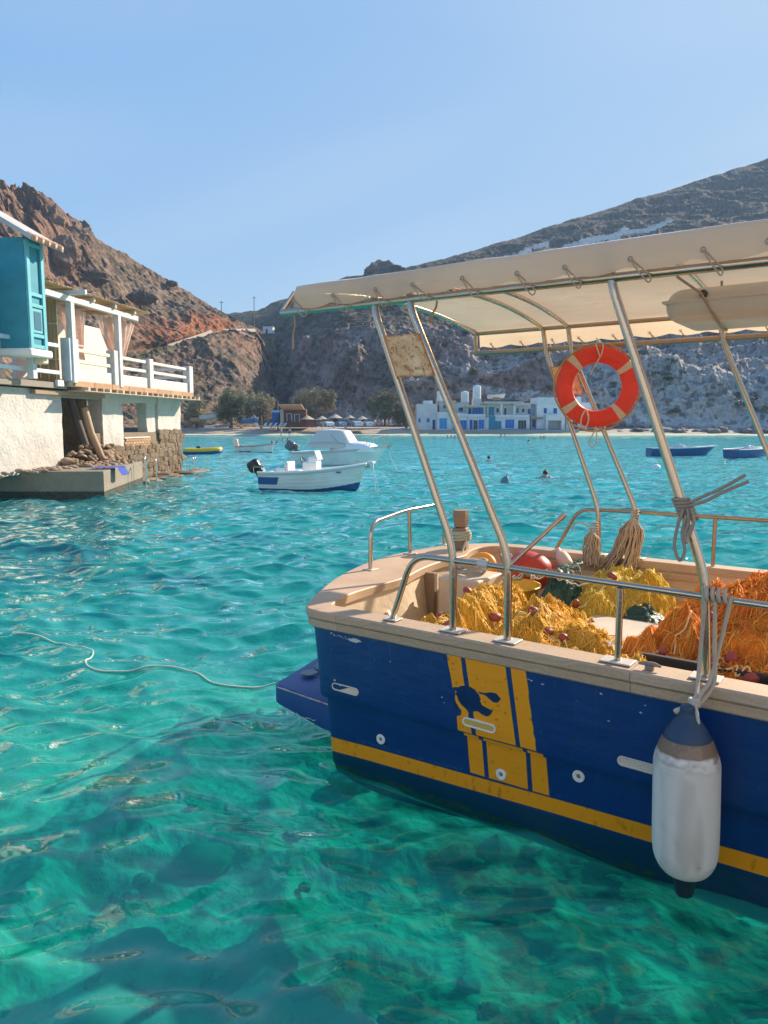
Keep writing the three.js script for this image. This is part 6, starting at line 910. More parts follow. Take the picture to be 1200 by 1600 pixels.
{ const t = spot('mooring_buoy', 'round white mooring buoy in the open water at right', 'buoy', 1025, 732, 0); obj('float', new THREE.SphereGeometry(0.2, 24, 16).scale(1.1, 0.8, 1).translate(0, 0.05, 0), mat([0.78, 0.78, 0.76], 0.5), t); obj('eye', new THREE.TorusGeometry(0.05, 0.014, 6, 14).translate(0, 0.23, 0), steel, t);
  const g = spot('marker_float', 'blue grey cone shaped float leaning in the water', 'float', 789, 753, 0); obj('cone', new THREE.LatheGeometry(new THREE.SplineCurve([[0, -0.12], [0.15, -0.08], [0.17, 0.02], [0.12, 0.14], [0.06, 0.22], [0, 0.26]].map((p) => new THREE.Vector2(...p))).getPoints(20), 20).rotateZ(-0.3), mat([0.12, 0.20, 0.27], 0.5), g); obj('eye', new THREE.TorusGeometry(0.035, 0.01, 6, 12).translate(0.08, 0.26, 0), engineGrey, g); }
// ---- people: bodies meshed from one smooth field round their bones
function body(bones, cell, lo, hi) { // bones: [ax, ay, az, bx, by, bz, ra, rb]
  const size = Math.max(hi[0] - lo[0], hi[1] - lo[1], hi[2] - lo[2]), n = Math.ceil(size / cell), mc = new MarchingCubes(n, new THREE.MeshBasicMaterial(), false, false, 60000);
  mc.isolation = 0; const F = mc.field, K = 0.03;
  for (let k = 0, o = 0; k < n; k++) for (let j = 0; j < n; j++) for (let i = 0; i < n; i++, o++) { const x = lo[0] + i / (n / 2) * size / 2, y = lo[1] + j / n * size, z = lo[2] + k / n * size; let d = 1e3; for (const [ax, ay, az, bx, by, bz, ra, rb] of bones) { const ux = bx - ax, uy = by - ay, uz = bz - az, l = ux * ux + uy * uy + uz * uz, t = l ? clamp(((x - ax) * ux + (y - ay) * uy + (z - az) * uz) / l) : 0, q = Math.hypot(x - ax - ux * t, y - ay - uy * t, z - az - uz * t) - lerp(ra, rb, t), h = clamp(0.5 + 0.5 * (d - q) / K); d = lerp(d, q, h) - K * h * (1 - h); } F[o] = -d; }
  mc.update(); const c = mc.count, P = mc.positionArray.slice(0, c * 3), N = mc.normalArray.slice(0, c * 3);
  for (let i = 0; i < c; i++) for (let a = 0; a < 3; a++) P[i * 3 + a] = lo[a] + (P[i * 3 + a] + 1) / 2 * size;
  const g = new THREE.BufferGeometry(); g.setAttribute('position', new THREE.BufferAttribute(P, 3)); g.setAttribute('normal', new THREE.BufferAttribute(N, 3)); return g;
}
const skinMat = mat([0.48, 0.27, 0.17], 0.6), hairMat = mat([0.03, 0.02, 0.015], 0.7);
const swimBody = merged(body([[0, 0.12, 0, 0, 0.17, 0.015, 0.082, 0.09], [0, 0.02, 0.03, 0, 0.07, 0.02, 0.058, 0.052], [0, 0.065, 0.10, 0, 0.07, 0.115, 0.02, 0.018], [-0.17, -0.04, 0, 0.17, -0.04, 0, 0.075, 0.075], [0, -0.12, 0, 0, -0.05, 0, 0.13, 0.12], [0.17, -0.05, 0, 0.34, -0.06, 0.14, 0.05, 0.04], [-0.17, -0.05, 0, -0.34, -0.06, 0.14, 0.05, 0.04], [0, 0.13, 0.095, 0, 0.105, 0.115, 0.012, 0.016], [0.088, 0.13, 0, 0.095, 0.15, 0, 0.018, 0.018], [-0.088, 0.13, 0, -0.095, 0.15, 0, 0.018, 0.018]], 0.016, [-0.45, -0.3, -0.45], [0.45, 0.6, 0.45]));
const hairCap = merged((() => { const g = new THREE.SphereGeometry(0.103, 24, 16, 0, 6.283, 0, 1.75), P = g.attributes.position; for (let i = 0; i < P.count; i++) { const z = P.getZ(i); P.setXYZ(i, P.getX(i) * 0.98, P.getY(i) * 1.05 + 0.165 + (z > 0.05 ? 0.03 : -0.02), z - 0.012); } g.computeVertexNormals(); return g; })());
const swimmers = [[764, 719, 2.4, 'swimmer with head sideways in the open water left of the far post pair'], [852, 745, 3.0, 'dark haired swimmer nearest the boat, shoulders just above water'], [425, 693, 1.0, 'left swimmer of the close pair beside the bow of the rowing boat'], [433, 693, 5.2, 'right swimmer of the close pair beside the bow of the rowing boat'], [442, 688, 0.5, 'swimmer standing alone between the rowing boat and the beach'], [450, 688, 2.2, 'swimmer right of the lone one off the beach'], [845, 685, 1.2, 'swimmer in front of the two storey house at the right end of the row'], [826, 691, 4.2, 'small lone head in the water before the house row'], [789, 681, 0.2, 'small head close to the shore before the double doors'], [783, 681, 3.4, 'small head nearest the shore under the stairs'], [699, 683, 1.5, 'bather in the shallows at left before the house row'], [705, 683, 2.0, 'bather in the shallows beside another before the bright blue door'], [711, 683, 3.1, 'right bather of the three in the shallows'], [850, 684, 2.6, 'swimmer in a pair at right before the house row']];
for (const [px, py, turn, label] of swimmers) { const t = spot('person', label, 'person', px, py, turn, 'swimmers in the bay'); const b = new THREE.Mesh(swimBody, skinMat); b.name = 'body'; t.add(b); const h = new THREE.Mesh(hairCap, hairMat); h.name = 'hair'; t.add(h); t.scale.setScalar(py < 700 ? 1.25 : 1.05); }

// ---------------------------------------------------------------- the far shore: houses, huts, trees, cars, people
const limewash = [mat([0.88, 0.86, 0.83], 0.85, { map: rep(TX.mottle, 0.3) }), mat([0.78, 0.72, 0.67], 0.85, { map: rep(TX.mottle, 0.3) }), mat([0.68, 0.58, 0.46], 0.85, { map: rep(TX.mottle, 0.3) })];
const blues = [mat([0.015, 0.17, 0.52], 0.55), mat([0.012, 0.085, 0.34], 0.55), mat([0.02, 0.24, 0.34], 0.55), mat([0.02, 0.05, 0.17], 0.5)], darkGlass = mat([0.03, 0.035, 0.045], 0.15), slabMat = mat([0.62, 0.54, 0.44], 0.85), ochre = mat([0.60, 0.48, 0.34], 0.8);
// a piece of a house given by its rectangle in the photograph, at distance F, d metres deep behind its face
const prect = (x0, x1, y0, y1, F, d, bevel = 0.03) => { const a = at(x0, y1, F), b = at(x1, y0, F); return box(b.x - a.x, b.y - a.y, d, (a.x + b.x) / 2, (a.y + b.y) / 2, a.z - d / 2, 0, bevel); };
function opening(parent, x0, x1, y0, y1, F, m, kind, leaves = 2) { // a door or window: frame proud of the wall, leaves set in it
  const w = 0.09 * pxm(F), f = obj(kind, [prect(x0, x0 + w, y0, y1, F - 0.1, 0.12), prect(x1 - w, x1, y0, y1, F - 0.1, 0.12), prect(x0, x1, y0, y0 + w, F - 0.105, 0.12)], limewash[0], parent);
  for (let k = 0; k < leaves; k++) { const a = lerp(x0 + w, x1 - w, k / leaves) + 0.03, b = lerp(x0 + w, x1 - w, (k + 1) / leaves) - 0.03; obj(kind === 'door' ? 'door_leaf' : 'shutter', prect(a, b, y0 + w, y1, F - 0.045, 0.05, 0.01), m, f); }
}
function sea_house(label, spec) {
  const t = thing('boat_house', label, 'house'), F = spec.F;
  for (const [x0, x1, y0, y1, d, back = 0, m = 0] of spec.walls) obj('wall', prect(x0, x1, y0, y1, F + back, d, 0.06), limewash[m], t);
  for (const [x0, x1, y0, y1, d, back = 0, m = slabMat] of spec.roofs ?? []) obj('roof', prect(x0, x1, y0, y1, F + back, d, 0.04), m, t);
  for (const [x0, x1, y0, y1, m, leaves, back = 0] of spec.doors ?? []) opening(t, x0, x1, y0, y1, F + back, m, 'door', leaves);
  for (const [x0, x1, y0, y1, m, leaves, back = 0] of spec.windows ?? []) opening(t, x0, x1, y0, y1, F + back, m, 'window', leaves);
  for (const [x0, x1, y0, y1, d, back = 0, m = limewash[0]] of spec.balconies ?? []) obj('balcony', prect(x0, x1, y0, y1, F + back, d, 0.05), m, t);
  for (const [x0, x1, y0, y1, back, m] of spec.extra ?? []) obj('blue_panel', prect(x0, x1, y0, y1, F + back, 0.15), m, t);  // thin blue panels before the walls: the teal stair and foot strips
  return t;
}
const HF = 150;
sea_house('pinkish white cube house with two small blue windows at the left end of the row', { F: HF, walls: [[651, 683, 632, 672, 6, 0, 1], [662, 676, 626, 633, 4, 1, 0]], windows: [[653, 658, 653, 660, blues[0], 1], [666, 672, 653, 660, blues[0], 1]], doors: [[675, 681, 655, 671, blues[3], 1]], roofs: [[651, 684, 631, 632.2, 6.2, -0.1, limewash[1]]] });
sea_house('low white house with a bright light blue garage door and a beige room on top', { F: HF - 0.5, walls: [[683, 706, 647, 672, 7, 0, 0], [686, 712, 627, 647, 4, 2.5, 2]], doors: [[686, 699, 653, 670, mat([0.03, 0.30, 0.62], 0.5), 2]], windows: [[692, 697, 632, 638, blues[3], 1, 2.5]], balconies: [[683, 706, 644, 648, 0.2, -0.1]], roofs: [[685, 713, 626, 627.5, 4.2, 2.4, slabMat]] });
sea_house('narrow white house with deep blue doors behind the left post', { F: HF - 0.8, walls: [[706, 731, 648, 672, 7, 0, 0], [711, 731, 630, 648, 4, 3.2, 1]], doors: [[707, 712, 655, 671, blues[1], 1], [718, 730, 656, 671, blues[0], 2]], balconies: [[706, 731, 646, 650, 0.25, -0.15]], windows: [[716, 724, 636, 643, darkGlass, 1, 3.2]], roofs: [[711, 732, 629, 630.5, 4.2, 3.1, slabMat]] });
sea_house('white house with broad blue shuttered window, cream awning and blue doors', { F: HF - 1, walls: [[731, 759, 651, 672, 7, 0, 0], [730, 759, 634, 651, 5, 1.6, 0]], doors: [[733, 739, 655, 671, blues[1], 1], [739, 747, 656, 671, darkGlass, 2], [747, 757, 655, 670, blues[0], 2]], windows: [[731, 737, 637, 647, blues[3], 1, 1.6], [737, 756, 636.5, 647, blues[0], 4, 1.6]], balconies: [[730, 759, 647, 652, 0.25, -0.2]], roofs: [[727, 760, 633, 636, 3.4, -0.6, ochre]] });
sea_house('white two storey house with flat cream roof, teal stair and blue doors', { F: HF - 1.2, walls: [[759, 828, 652, 673, 7, 0, 0], [760, 829, 630, 652, 5, 1.8, 1]], doors: [[763, 773, 635, 649, blues[2], 2, 1.8], [787, 792, 637, 649, darkGlass, 1, 1.8], [773, 784, 657, 671, blues[2], 2], [789, 804, 655, 669, blues[0], 3], [809, 823, 656, 670, darkGlass, 3]], windows: [[775, 780, 637, 644, darkGlass, 1, 1.8], [806, 811, 637, 645, blues[2], 1, 1.8], [815, 820, 638, 644, darkGlass, 1, 1.8], [824, 829, 638, 647, blues[1], 1, 1.8]], balconies: [[773, 827, 648, 653, 0.25, -0.2], [802, 806, 634, 653, 0.3, 0.2, limewash[0]], [782, 785, 631, 653, 0.3, 0.2, limewash[0]]], roofs: [[757, 818, 627.5, 631, 6.4, 0.4, slabMat], [802, 826, 631, 633.5, 4, 0, slabMat]], extra: [[764, 774, 650, 671, -0.3, blues[2]], [775, 828, 670, 673, -0.8, mat([0.04, 0.30, 0.46], 0.6)]] });
sea_house('small recessed house front with blue doors and a dark pergola between larger houses', { F: HF + 0.6, walls: [[829, 848, 650, 674, 5, 0, 0], [829, 842, 637, 650, 4, 2, 0]], doors: [[831, 841, 656, 668, blues[1], 2]], roofs: [[829, 848, 652, 654, 2.4, -2, timber]], extra: [[830, 852, 670, 674, -1.8, blues[0]]] });
sea_house('tall white cubic house with two blue upper windows and a blind ground floor door', { F: HF - 0.6, walls: [[838, 884, 621, 674, 7, 0, 0]], windows: [[849, 855, 637, 646, blues[1], 1], [864, 871, 637, 646, blues[1], 1]], doors: [[857, 877, 657, 673, mat([0.42, 0.42, 0.40], 0.6), 4]], balconies: [[853, 880, 648, 657, 1.3, -1.4], [853, 856.5, 656, 673, 1.1, -1.3], [877, 881, 656, 673, 1.1, -1.3]], roofs: [[836, 886, 630, 631.6, 7.3, -0.15, limewash[0]]], extra: [[858, 878, 670, 674, -1.8, blues[0]]] });
sea_house('white terraced house with an arched porthole and balustrade seen through the lifebuoy', { F: HF + 1.5, walls: [[884, 918, 640, 674, 7, 0, 0], [886, 930, 629, 640, 5, 2.5, 0]], windows: [[896, 901, 648, 655, darkGlass, 1], [908, 914, 648, 656, blues[1], 1]], doors: [[893, 903, 658, 673, darkGlass, 2]], balconies: [[884, 930, 636, 640, 0.25, -0.4], [888, 892, 622, 629, 2, 3], [904, 908, 620, 629, 2, 3]], roofs: [[884, 918, 640, 642, 3, -1.2, timber]] });
for (const [x, y0, y1, w, label] of [[726, 613, 628, 12, 'squat white water tank, middle of the three on the roofs'], [745, 604, 623, 13, 'tall white water tank with a lid above the blue shutters'], [688, 612, 627, 11, 'white water tank at the left behind the sloping post']]) {
  const t = thing('water_tank', label, 'water tank', 'water tanks above the house row'), p = at(x, y1, HF + 4), r = w / 2 / pxm(HF), h = (y1 - y0) / pxm(HF); obj('tank_body', [new THREE.CylinderGeometry(r, r, h, 24).translate(p.x, p.y + h / 2, p.z), new THREE.SphereGeometry(r, 24, 8, 0, 6.283, 0, 1.57).scale(1, 0.25, 1).translate(p.x, p.y + h, p.z)], limewash[0], t); obj('tank_stand', box(r * 2.1, 1.6, r * 2.1, p.x, p.y - 0.8, p.z), limewash[1], t); obj('hatch', new THREE.CylinderGeometry(r * 0.3, r * 0.3, 0.2, 12).translate(p.x, p.y + h + r * 0.25, p.z), limewash[0], t); }
{ const t = thing('roof_boat', 'white boat hull stored on the flat roof beside the water tank', 'boat'), p = at(776, 624, HF + 3), sk = skin(3.8, 1.6, 0.5, 0.8, {}); const gs = hullMesh(sk, () => [0.74, 0.74, 0.72], 24, 12); obj('hull', gs.map((g) => g.translate(p.x, p.y + 0.4, p.z)), gelcoat, t); obj('cradle', box(1.6, 0.4, 1.0, p.x, p.y + 0.05, p.z), timber, t); }
// stone landing and sea wall before the houses
struct('landing', prect(648, 905, 671.5, 677, HF - 3, 3.4, 0.05), mat([0.52, 0.46, 0.40], 0.9, { map: rep(TX.stain, 0.3) }));
// ---- trees: tapered trunks with limbs and loose crowns of small leaf faces
const leafMat = mat([1, 1, 1], 0.85, { vertexColors: true, side: THREE.DoubleSide, transmission: 0.25, thickness: 0 }), barkMat = mat([0.16, 0.115, 0.08], 0.95);
function tree(name, label, x0, x1, yt, yb, F, cols, seed, n = 8500) {
  const t = thing(name, label, 'tree', 'trees along the beach'), r = rng(seed), A = at(x0, yb, F), B = at(x1, yt, F), cx = (A.x + B.x) / 2, w = B.x - A.x, h = B.y - A.y, y0 = A.y, z = A.z, lobes = [];
  const nl = 22; for (let i = 0; i < nl; i++) { const a = r() * 6.283, q = 0.15 + 0.85 * Math.sqrt(r()); lobes.push([cx + Math.cos(a) * q * w * 0.40, y0 + h * (0.30 + 0.52 * r() - 0.10 * q), z + Math.sin(a) * q * w * 0.32, w * (0.075 + 0.11 * r()), h * (0.09 + 0.13 * r())]); }
  lobes.push([cx, y0 + h * 0.7, z, w * 0.24, h * 0.28]);
  const P = [], Cc = []; for (let i = 0; i < n; i++) { const L = lobes[Math.floor(r() * lobes.length)], th = r() * 6.283, ph = Math.acos(2 * r() - 1), q = Math.pow(r(), 0.5), d = V(Math.sin(ph) * Math.cos(th), Math.cos(ph), Math.sin(ph) * Math.sin(th)); const c = V(L[0] + d.x * L[3] * q, L[1] + d.y * L[4] * q, L[2] + d.z * L[3] * q), s = 0.13 + 0.16 * r(); if (fbm(c.x * 0.9, c.y * 0.9, c.z * 0.9 + seed, 2) < 0.36) continue; const col = mix3(cols[0], cols[1], clamp(0.5 * r() + 0.5 * fbm(c.x * 0.6, c.y * 0.6, c.z * 0.6, 2) * 1.2)); for (let k = 0; k < 3; k++) { P.push(c.x + (r() - 0.5) * 2.4 * s, c.y + (r() - 0.5) * 2.0 * s, c.z + (r() - 0.5) * 2.4 * s); Cc.push(...col); } }
  const g = new THREE.BufferGeometry(); g.setAttribute('position', new THREE.Float32BufferAttribute(P, 3)); g.setAttribute('color', new THREE.Float32BufferAttribute(Cc, 3)); g.computeVertexNormals(); obj('crown', g, leafMat, t);
  const T = [], base = V(cx, y0 - 0.2, z); const top = V(cx + 0.3 * (r() - 0.5), y0 + h * 0.3, z); T.push(sweep([base, base.clone().lerp(top, 0.5).add(V(0.12, 0, 0.05)), top], (u) => lerp(0.32, 0.2, u) * h / 6, 8)); for (const L of lobes.slice(0, 7)) T.push(sweep([base.clone().lerp(top, 0.55), V(lerp(top.x, L[0], 0.5), lerp(top.y, L[1], 0.6), lerp(top.z, L[2], 0.5)), V(L[0], L[1] + L[4] * 0.3, L[2])], (u) => lerp(0.14, 0.03, u) * h / 6, 6)); obj('trunk', T, barkMat, t);
}
const OL = [[0.18, 0.16, 0.085], [0.47, 0.40, 0.23]], DK = [[0.10, 0.105, 0.05], [0.29, 0.27, 0.13]];
tree('tamarisk_tree', 'dusty olive tree partly hidden by the corner of the terrace house', 282, 332, 612, 668, 154, OL, 1);
tree('tamarisk_tree', 'dark dense tree in the middle of the left beach grove', 334, 386, 607, 667, 153, DK, 2, 11500);
tree('tamarisk_tree', 'greyish olive tree at the right of the left beach grove above white loungers', 378, 434, 608, 664, 158, OL, 3, 10000);
tree('tamarisk_tree', 'light green tree crown rising behind the left beach grove', 346, 402, 600, 650, 166, OL, 4);
tree('tamarisk_tree', 'broad sunlit olive tree behind the red hut and straw umbrellas', 452, 532, 599, 664, 157, [[0.12, 0.105, 0.055], [0.36, 0.30, 0.17]], 5, 14000);
tree('round_tree', 'rounded dark green tree behind the standing people left of the post', 573, 630, 605, 664, 158, DK, 6, 12000);
tree('round_tree', 'smaller dark tree beside the rounded one, next to the pinkish cube house', 618, 652, 624, 668, 158, DK, 7, 6500);
{ const t = thing('palm', 'small dark palm on the terrace of the low white house', 'palm'), p = at(678, 650, HF + 1.4); obj('trunk', rod(p, p.clone().add(V(0, 2.2, 0)), 0.14, 8, 0.1), barkMat, t); const L = []; for (let i = 0; i < 16; i++) { const a = i * 2.4, P = []; for (let k = 0; k <= 6; k++) { const s = k / 6; P.push(V(p.x + Math.cos(a) * 1.2 * s, p.y + 2.2 + 0.5 * s - 1.1 * s * s, p.z + Math.sin(a) * 1.2 * s)); } L.push(sweep(P, (u) => 0.09 * Math.sin(3.1 * Math.min(1, u + 0.05)), 4)); } obj('fronds', L, mat([0.05, 0.065, 0.03], 0.8), t); }
// ---- beach bar hut, kiosk, poles
{ const t = thing('beach_hut', 'reddish brown timber beach bar hut with an orange tiled roof', 'hut'), F = 149; obj('wall', prect(443, 478, 639, 668, F, 5), mat([0.20, 0.085, 0.06], 0.9, { map: TX.stain }), t); obj('roof', (() => { const a = at(441, 640, F), b = at(476, 640, F), g = prism([[-0.4, 0], [5.4, 0.9], [5.4, 1.05], [-0.4, 0.15]], b.x - a.x).rotateY(-Math.PI / 2).rotateY(Math.PI); return g.rotateY(Math.PI).translate(b.x, a.y - 0.1, a.z + 0.4); })(), mat([0.66, 0.33, 0.18], 0.85), t); for (const [x0, x1, y0, y1] of [[448, 456, 646, 658], [460, 468, 647, 659]]) opening(t, x0, x1, y0, y1, F, darkGlass, 'window', 1); obj('wall_board', prect(438, 443, 640, 668, F - 0.3, 1), mat([0.45, 0.42, 0.38], 0.9), t); for (let k = 0; k < 9; k++) obj('fence_board', prect(478 + k * 2, 479.4 + k * 2, 656, 668, F - 0.4, 0.1, 0.01), mat([0.24, 0.10, 0.07], 0.9), t); }
{ const t = thing('kiosk', 'bright blue cabinet kiosk left of the reddish beach hut', 'kiosk'), F = 149; obj('cabinet', prect(425, 436, 644, 664, F, 1.5), blues[1], t); obj('top_panel', prect(424, 437, 641, 644.5, F - 0.1, 1.7), mat([0.35, 0.42, 0.5], 0.5), t); obj('cabinet_door', prect(431, 435.5, 649, 663, F - 0.06, 0.1), mat([0.03, 0.04, 0.08], 0.4), t); }
for (const [x, y0, y1, F, label] of [[288, 466, 529, 232, 'tall wooden utility pole at the red cut above the road'], [346, 470, 519, 250, 'utility pole on the left ridge where the hill meets the sky'], [397, 463, 517, 262, 'utility pole at the right end of the road wall on the saddle'], [261, 532, 575, 195, 'utility pole below the road, left of the road wall'], [434, 626, 664, 150, 'grey lamp pole beside the blue kiosk'], [458, 622, 642, 152, 'short pole on the roof of the reddish hut'], [681, 590, 665, 155, 'thin grey pole behind the rusty plate on the beach']]) { const t = thing('utility_pole', label, 'pole', 'poles round the bay'), a = at(x, y1, F), b = at(x, y0, F); a.y -= 1.2; obj('shaft', rod(a, b, 0.17, 8, 0.11), mat([0.22, 0.17, 0.14], 0.9), t); if (F > 180) { obj('crossarm', box(1.4, 0.14, 0.14, b.x, b.y - 0.5, b.z), barkMat, t); } else obj('cap', box(0.3, 0.12, 0.3, b.x, b.y, b.z), barkMat, t); }
// the road on the left hill: pale parapet walls, a parked car, a small white building
{ for (const [pts, label] of [[[[262, 541, 203], [282, 535, 208], [300, 529, 213], [318, 523, 219], [330, 518, 223]], 'pale stone parapet along the lower bend of the hill road'], [[[336, 519, 230], [352, 517, 236], [372, 516, 244], [398, 516, 256]], 'pale stone parapet along the upper straight of the hill road']]) { const t = thing('road_wall', label, 'wall', 'parapets of the hill road'), P = pts.map((p) => at(...p)); for (let i = 0; i < P.length - 1; i++) { const d = P[i + 1].clone().sub(P[i]), L = d.length(); const g = new THREE.BoxGeometry(L * 1.01, 1.0, 0.5); g.applyQuaternion(new THREE.Quaternion().setFromUnitVectors(V(1, 0, 0), d.normalize())).translate((P[i].x + P[i + 1].x) / 2, (P[i].y + P[i + 1].y) / 2, (P[i].z + P[i + 1].z) / 2); obj('wall_length', g, mat([0.50, 0.42, 0.34], 0.9), t); } }
  const s = thing('hill_house', 'tiny white building on the saddle at the end of the hill road', 'house'), F = 268; obj('wall', prect(411, 426, 511, 521, F, 4, 0.05), limewash[0], s); obj('roof', prect(410.5, 426.5, 510, 511.4, F - 0.2, 4.4, 0.02), limewash[0], s); obj('door', prect(415, 418, 514, 521, F - 0.1, 0.3, 0.02), blues[3], s); }
// ---- cars parked at the beach
const carPaint = { white: mat([0.66, 0.66, 0.65], 0.3, { clearcoat: 0.6 }), silver: mat([0.42, 0.47, 0.52], 0.28, { metalness: 0.4, clearcoat: 0.6 }), blue: mat([0.18, 0.27, 0.36], 0.28, { metalness: 0.3, clearcoat: 0.6 }), dark: mat([0.07, 0.075, 0.08], 0.3, { clearcoat: 0.6 }) };
function car(label, px, py, F, turn, paint, s = 1, group = 'cars parked behind the beach') {
  const t = thing('parked_car', label, 'car', group), p = at(px, py, F); t.position.copy(p); t.rotation.y = turn; t.scale.setScalar(s);
  const half = [[-2.05, 0.32], [-2.1, 0.62], [-2.02, 0.84], [-1.75, 0.92], [-1.2, 0.97], [0.75, 0.98], [1.55, 0.86], [1.98, 0.72], [2.06, 0.5], [2.03, 0.3]];
  obj('body', prism(half, 1.46, 0.1).translate(0, 0, -0.73), carPaint[paint], t); obj('cabin', (() => { const g = prism([[-1.85, 0.9], [-1.6, 1.4], [-1.1, 1.5], [0.1, 1.48], [0.95, 0.95]], 1.3, 0.07).translate(0, 0, -0.65), P = g.attributes.position; for (let i = 0; i < P.count; i++) P.setZ(i, P.getZ(i) * (1 - 0.24 * sstep(0.9, 1.5, P.getY(i)))); g.computeVertexNormals(); return g; })(), darkGlass, t);
  obj('roof', (() => { const g = new RoundedBoxGeometry(1.75, 0.07, 1.08, 2, 0.03); return g.translate(-0.68, 1.53, 0); })(), carPaint[paint], t);
  for (const [x, z] of [[-1.3, 0.7], [1.3, 0.7], [-1.3, -0.7], [1.3, -0.7]]) { const w = obj('wheel', new THREE.CylinderGeometry(0.31, 0.31, 0.2, 18).rotateX(Math.PI / 2).translate(x, 0.31, z + Math.sign(z) * 0.06), mat([0.02, 0.02, 0.02], 0.9), t); obj('rim', new THREE.CylinderGeometry(0.18, 0.18, 0.215, 12).rotateX(Math.PI / 2).translate(x, 0.31, z + Math.sign(z) * 0.06), carPaint.silver, w); }
  for (const z of [-0.55, 0.55]) obj('headlight', new RoundedBoxGeometry(0.1, 0.15, 0.32, 2, 0.04).translate(2.08, 0.68, z), mat([0.8, 0.82, 0.84], 0.15), t); obj('number_plate', box(0.02, 0.11, 0.5, 2.15, 0.45, 0), limewash[0], t);
  for (const z of [-0.84, 0.84]) obj('door_mirror', box(0.12, 0.12, 0.14, 0.62, 1.02, z, 0, 0.03), carPaint[paint], t);
}
car('white car facing the water, leftmost of the four in the row', 511, 667, 146, -1.15, 'white'); car('steel blue car second in the row under a straw umbrella', 532, 667, 147, -1.25, 'blue'); car('pale silver blue car, third and largest looking in the row', 553, 667, 146, -1.1, 'silver', 1.12); car('light blue grey car at the right end of the row', 573, 667, 147, -1.2, 'silver', 1.0);
car('dark car driving on the hill road behind the parapet', 322, 526, 224, 2.6, 'dark', 0.95, 'cars on the hill road'); car('white car half hidden behind the trunk of the grey olive tree', 386, 657, 160, -0.9, 'white', 1.1);
// ---- straw umbrellas, loungers, kayaks and boats drawn up on the sand
{ const straw = mat([0.60, 0.49, 0.38], 0.95, { map: rep(TX.stain, 1) }); for (const [x, y, label] of [[480, 652, 'straw umbrella nearest the reddish beach hut'], [503, 653, 'straw umbrella over the white car'], [524, 650, 'tallest pale straw umbrella behind the steel blue car'], [547, 652, 'straw umbrella between the third car and the trees'], [566, 653, 'straw umbrella at the right over the last car']]) { const t = thing('beach_umbrella', label, 'umbrella', 'straw umbrellas on the beach'), F = 149, p = at(x, y, F); obj('thatch', new THREE.ConeGeometry(1.55, 0.85, 14, 2).translate(p.x, p.y, p.z), straw, t); obj('pole', rod(V(p.x, p.y - 2.2, p.z), V(p.x, p.y + 0.3, p.z), 0.05, 8), barkMat, t); } }
{ const proto = thing('sun_lounger', 'white plastic sun lounger, leftmost of the row under the grey olive tree', 'lounger', 'white loungers in a row on the beach'), p = at(404, 668, 147); proto.position.copy(p); proto.rotation.y = 2.3; obj('seat', new RoundedBoxGeometry(1.3, 0.09, 0.62, 2, 0.04).translate(-0.3, 0.33, 0), limewash[0], proto); obj('backrest', new RoundedBoxGeometry(0.8, 0.08, 0.62, 2, 0.035).rotateZ(0.85).translate(0.58, 0.62, 0), limewash[0], proto); for (const [x, z] of [[-0.85, 0.25], [-0.85, -0.25], [0.3, 0.25], [0.3, -0.25]]) obj('leg', box(0.06, 0.32, 0.06, x, 0.16, z), limewash[0], proto);
  const where = ['second', 'third', 'fourth', 'fifth', 'sixth']; for (let k = 1; k < 6; k++) { const c = copy(proto, 'white plastic sun lounger, ' + where[k - 1] + ' from the left under the grey olive tree'); c.position.copy(at(404 + k * 7.6, 668, 147)); c.rotation.y = 2.3 + 0.1 * Math.sin(k * 5); } }
for (const [x, y, F, turn, L, c, label] of [[331, 669, 146, 0.5, 3.0, [0.55, 0.57, 0.58], 'grey kayak at the left of two on the sand below the grove'], [348, 668, 146, 0.35, 3.0, [0.16, 0.19, 0.22], 'dark grey kayak beside the lighter one on the sand'], [327, 656, 152, 0.3, 4.0, [0.62, 0.63, 0.62], 'white boat drawn up on land beside the dark tree'], [340, 652, 156, -0.2, 4.2, [0.60, 0.61, 0.60], 'second white boat drawn up behind the first under the trees'], [392, 662, 151, 0.6, 3.6, [0.05, 0.2, 0.42], 'blue boat drawn up in front of the white car under the trees'], [312, 660, 152, 0.2, 3.6, [0.56, 0.30, 0.14], 'orange brown boat under cover near the terrace house corner']]) { const t = thing(L < 3.2 ? 'kayak' : 'beached_boat', label, L < 3.2 ? 'kayak' : 'boat'), p = at(x, y, F); t.position.copy(p); t.position.y += 0.22; t.rotation.y = turn; t.rotation.z = 0.06; const sk = skin(L, L < 3.2 ? 0.8 : 1.5, L < 3.2 ? 0.25 : 0.7, L < 3.2 ? 0.4 : 1.0, {}); obj('hull', hullMesh(sk, (u, v, q) => c, 24, 12), gelcoat, t); obj('deck', deckOf(sk, 0, (u) => sk.sheer(u) - 0.02, 0.02, 0.98), mat(c.map((v) => v * 0.8), 0.6), t); obj('gunwale', gunwaleOf(sk, 0.05), mat(c.map((v) => Math.min(0.7, v * 1.1)), 0.5), t); }
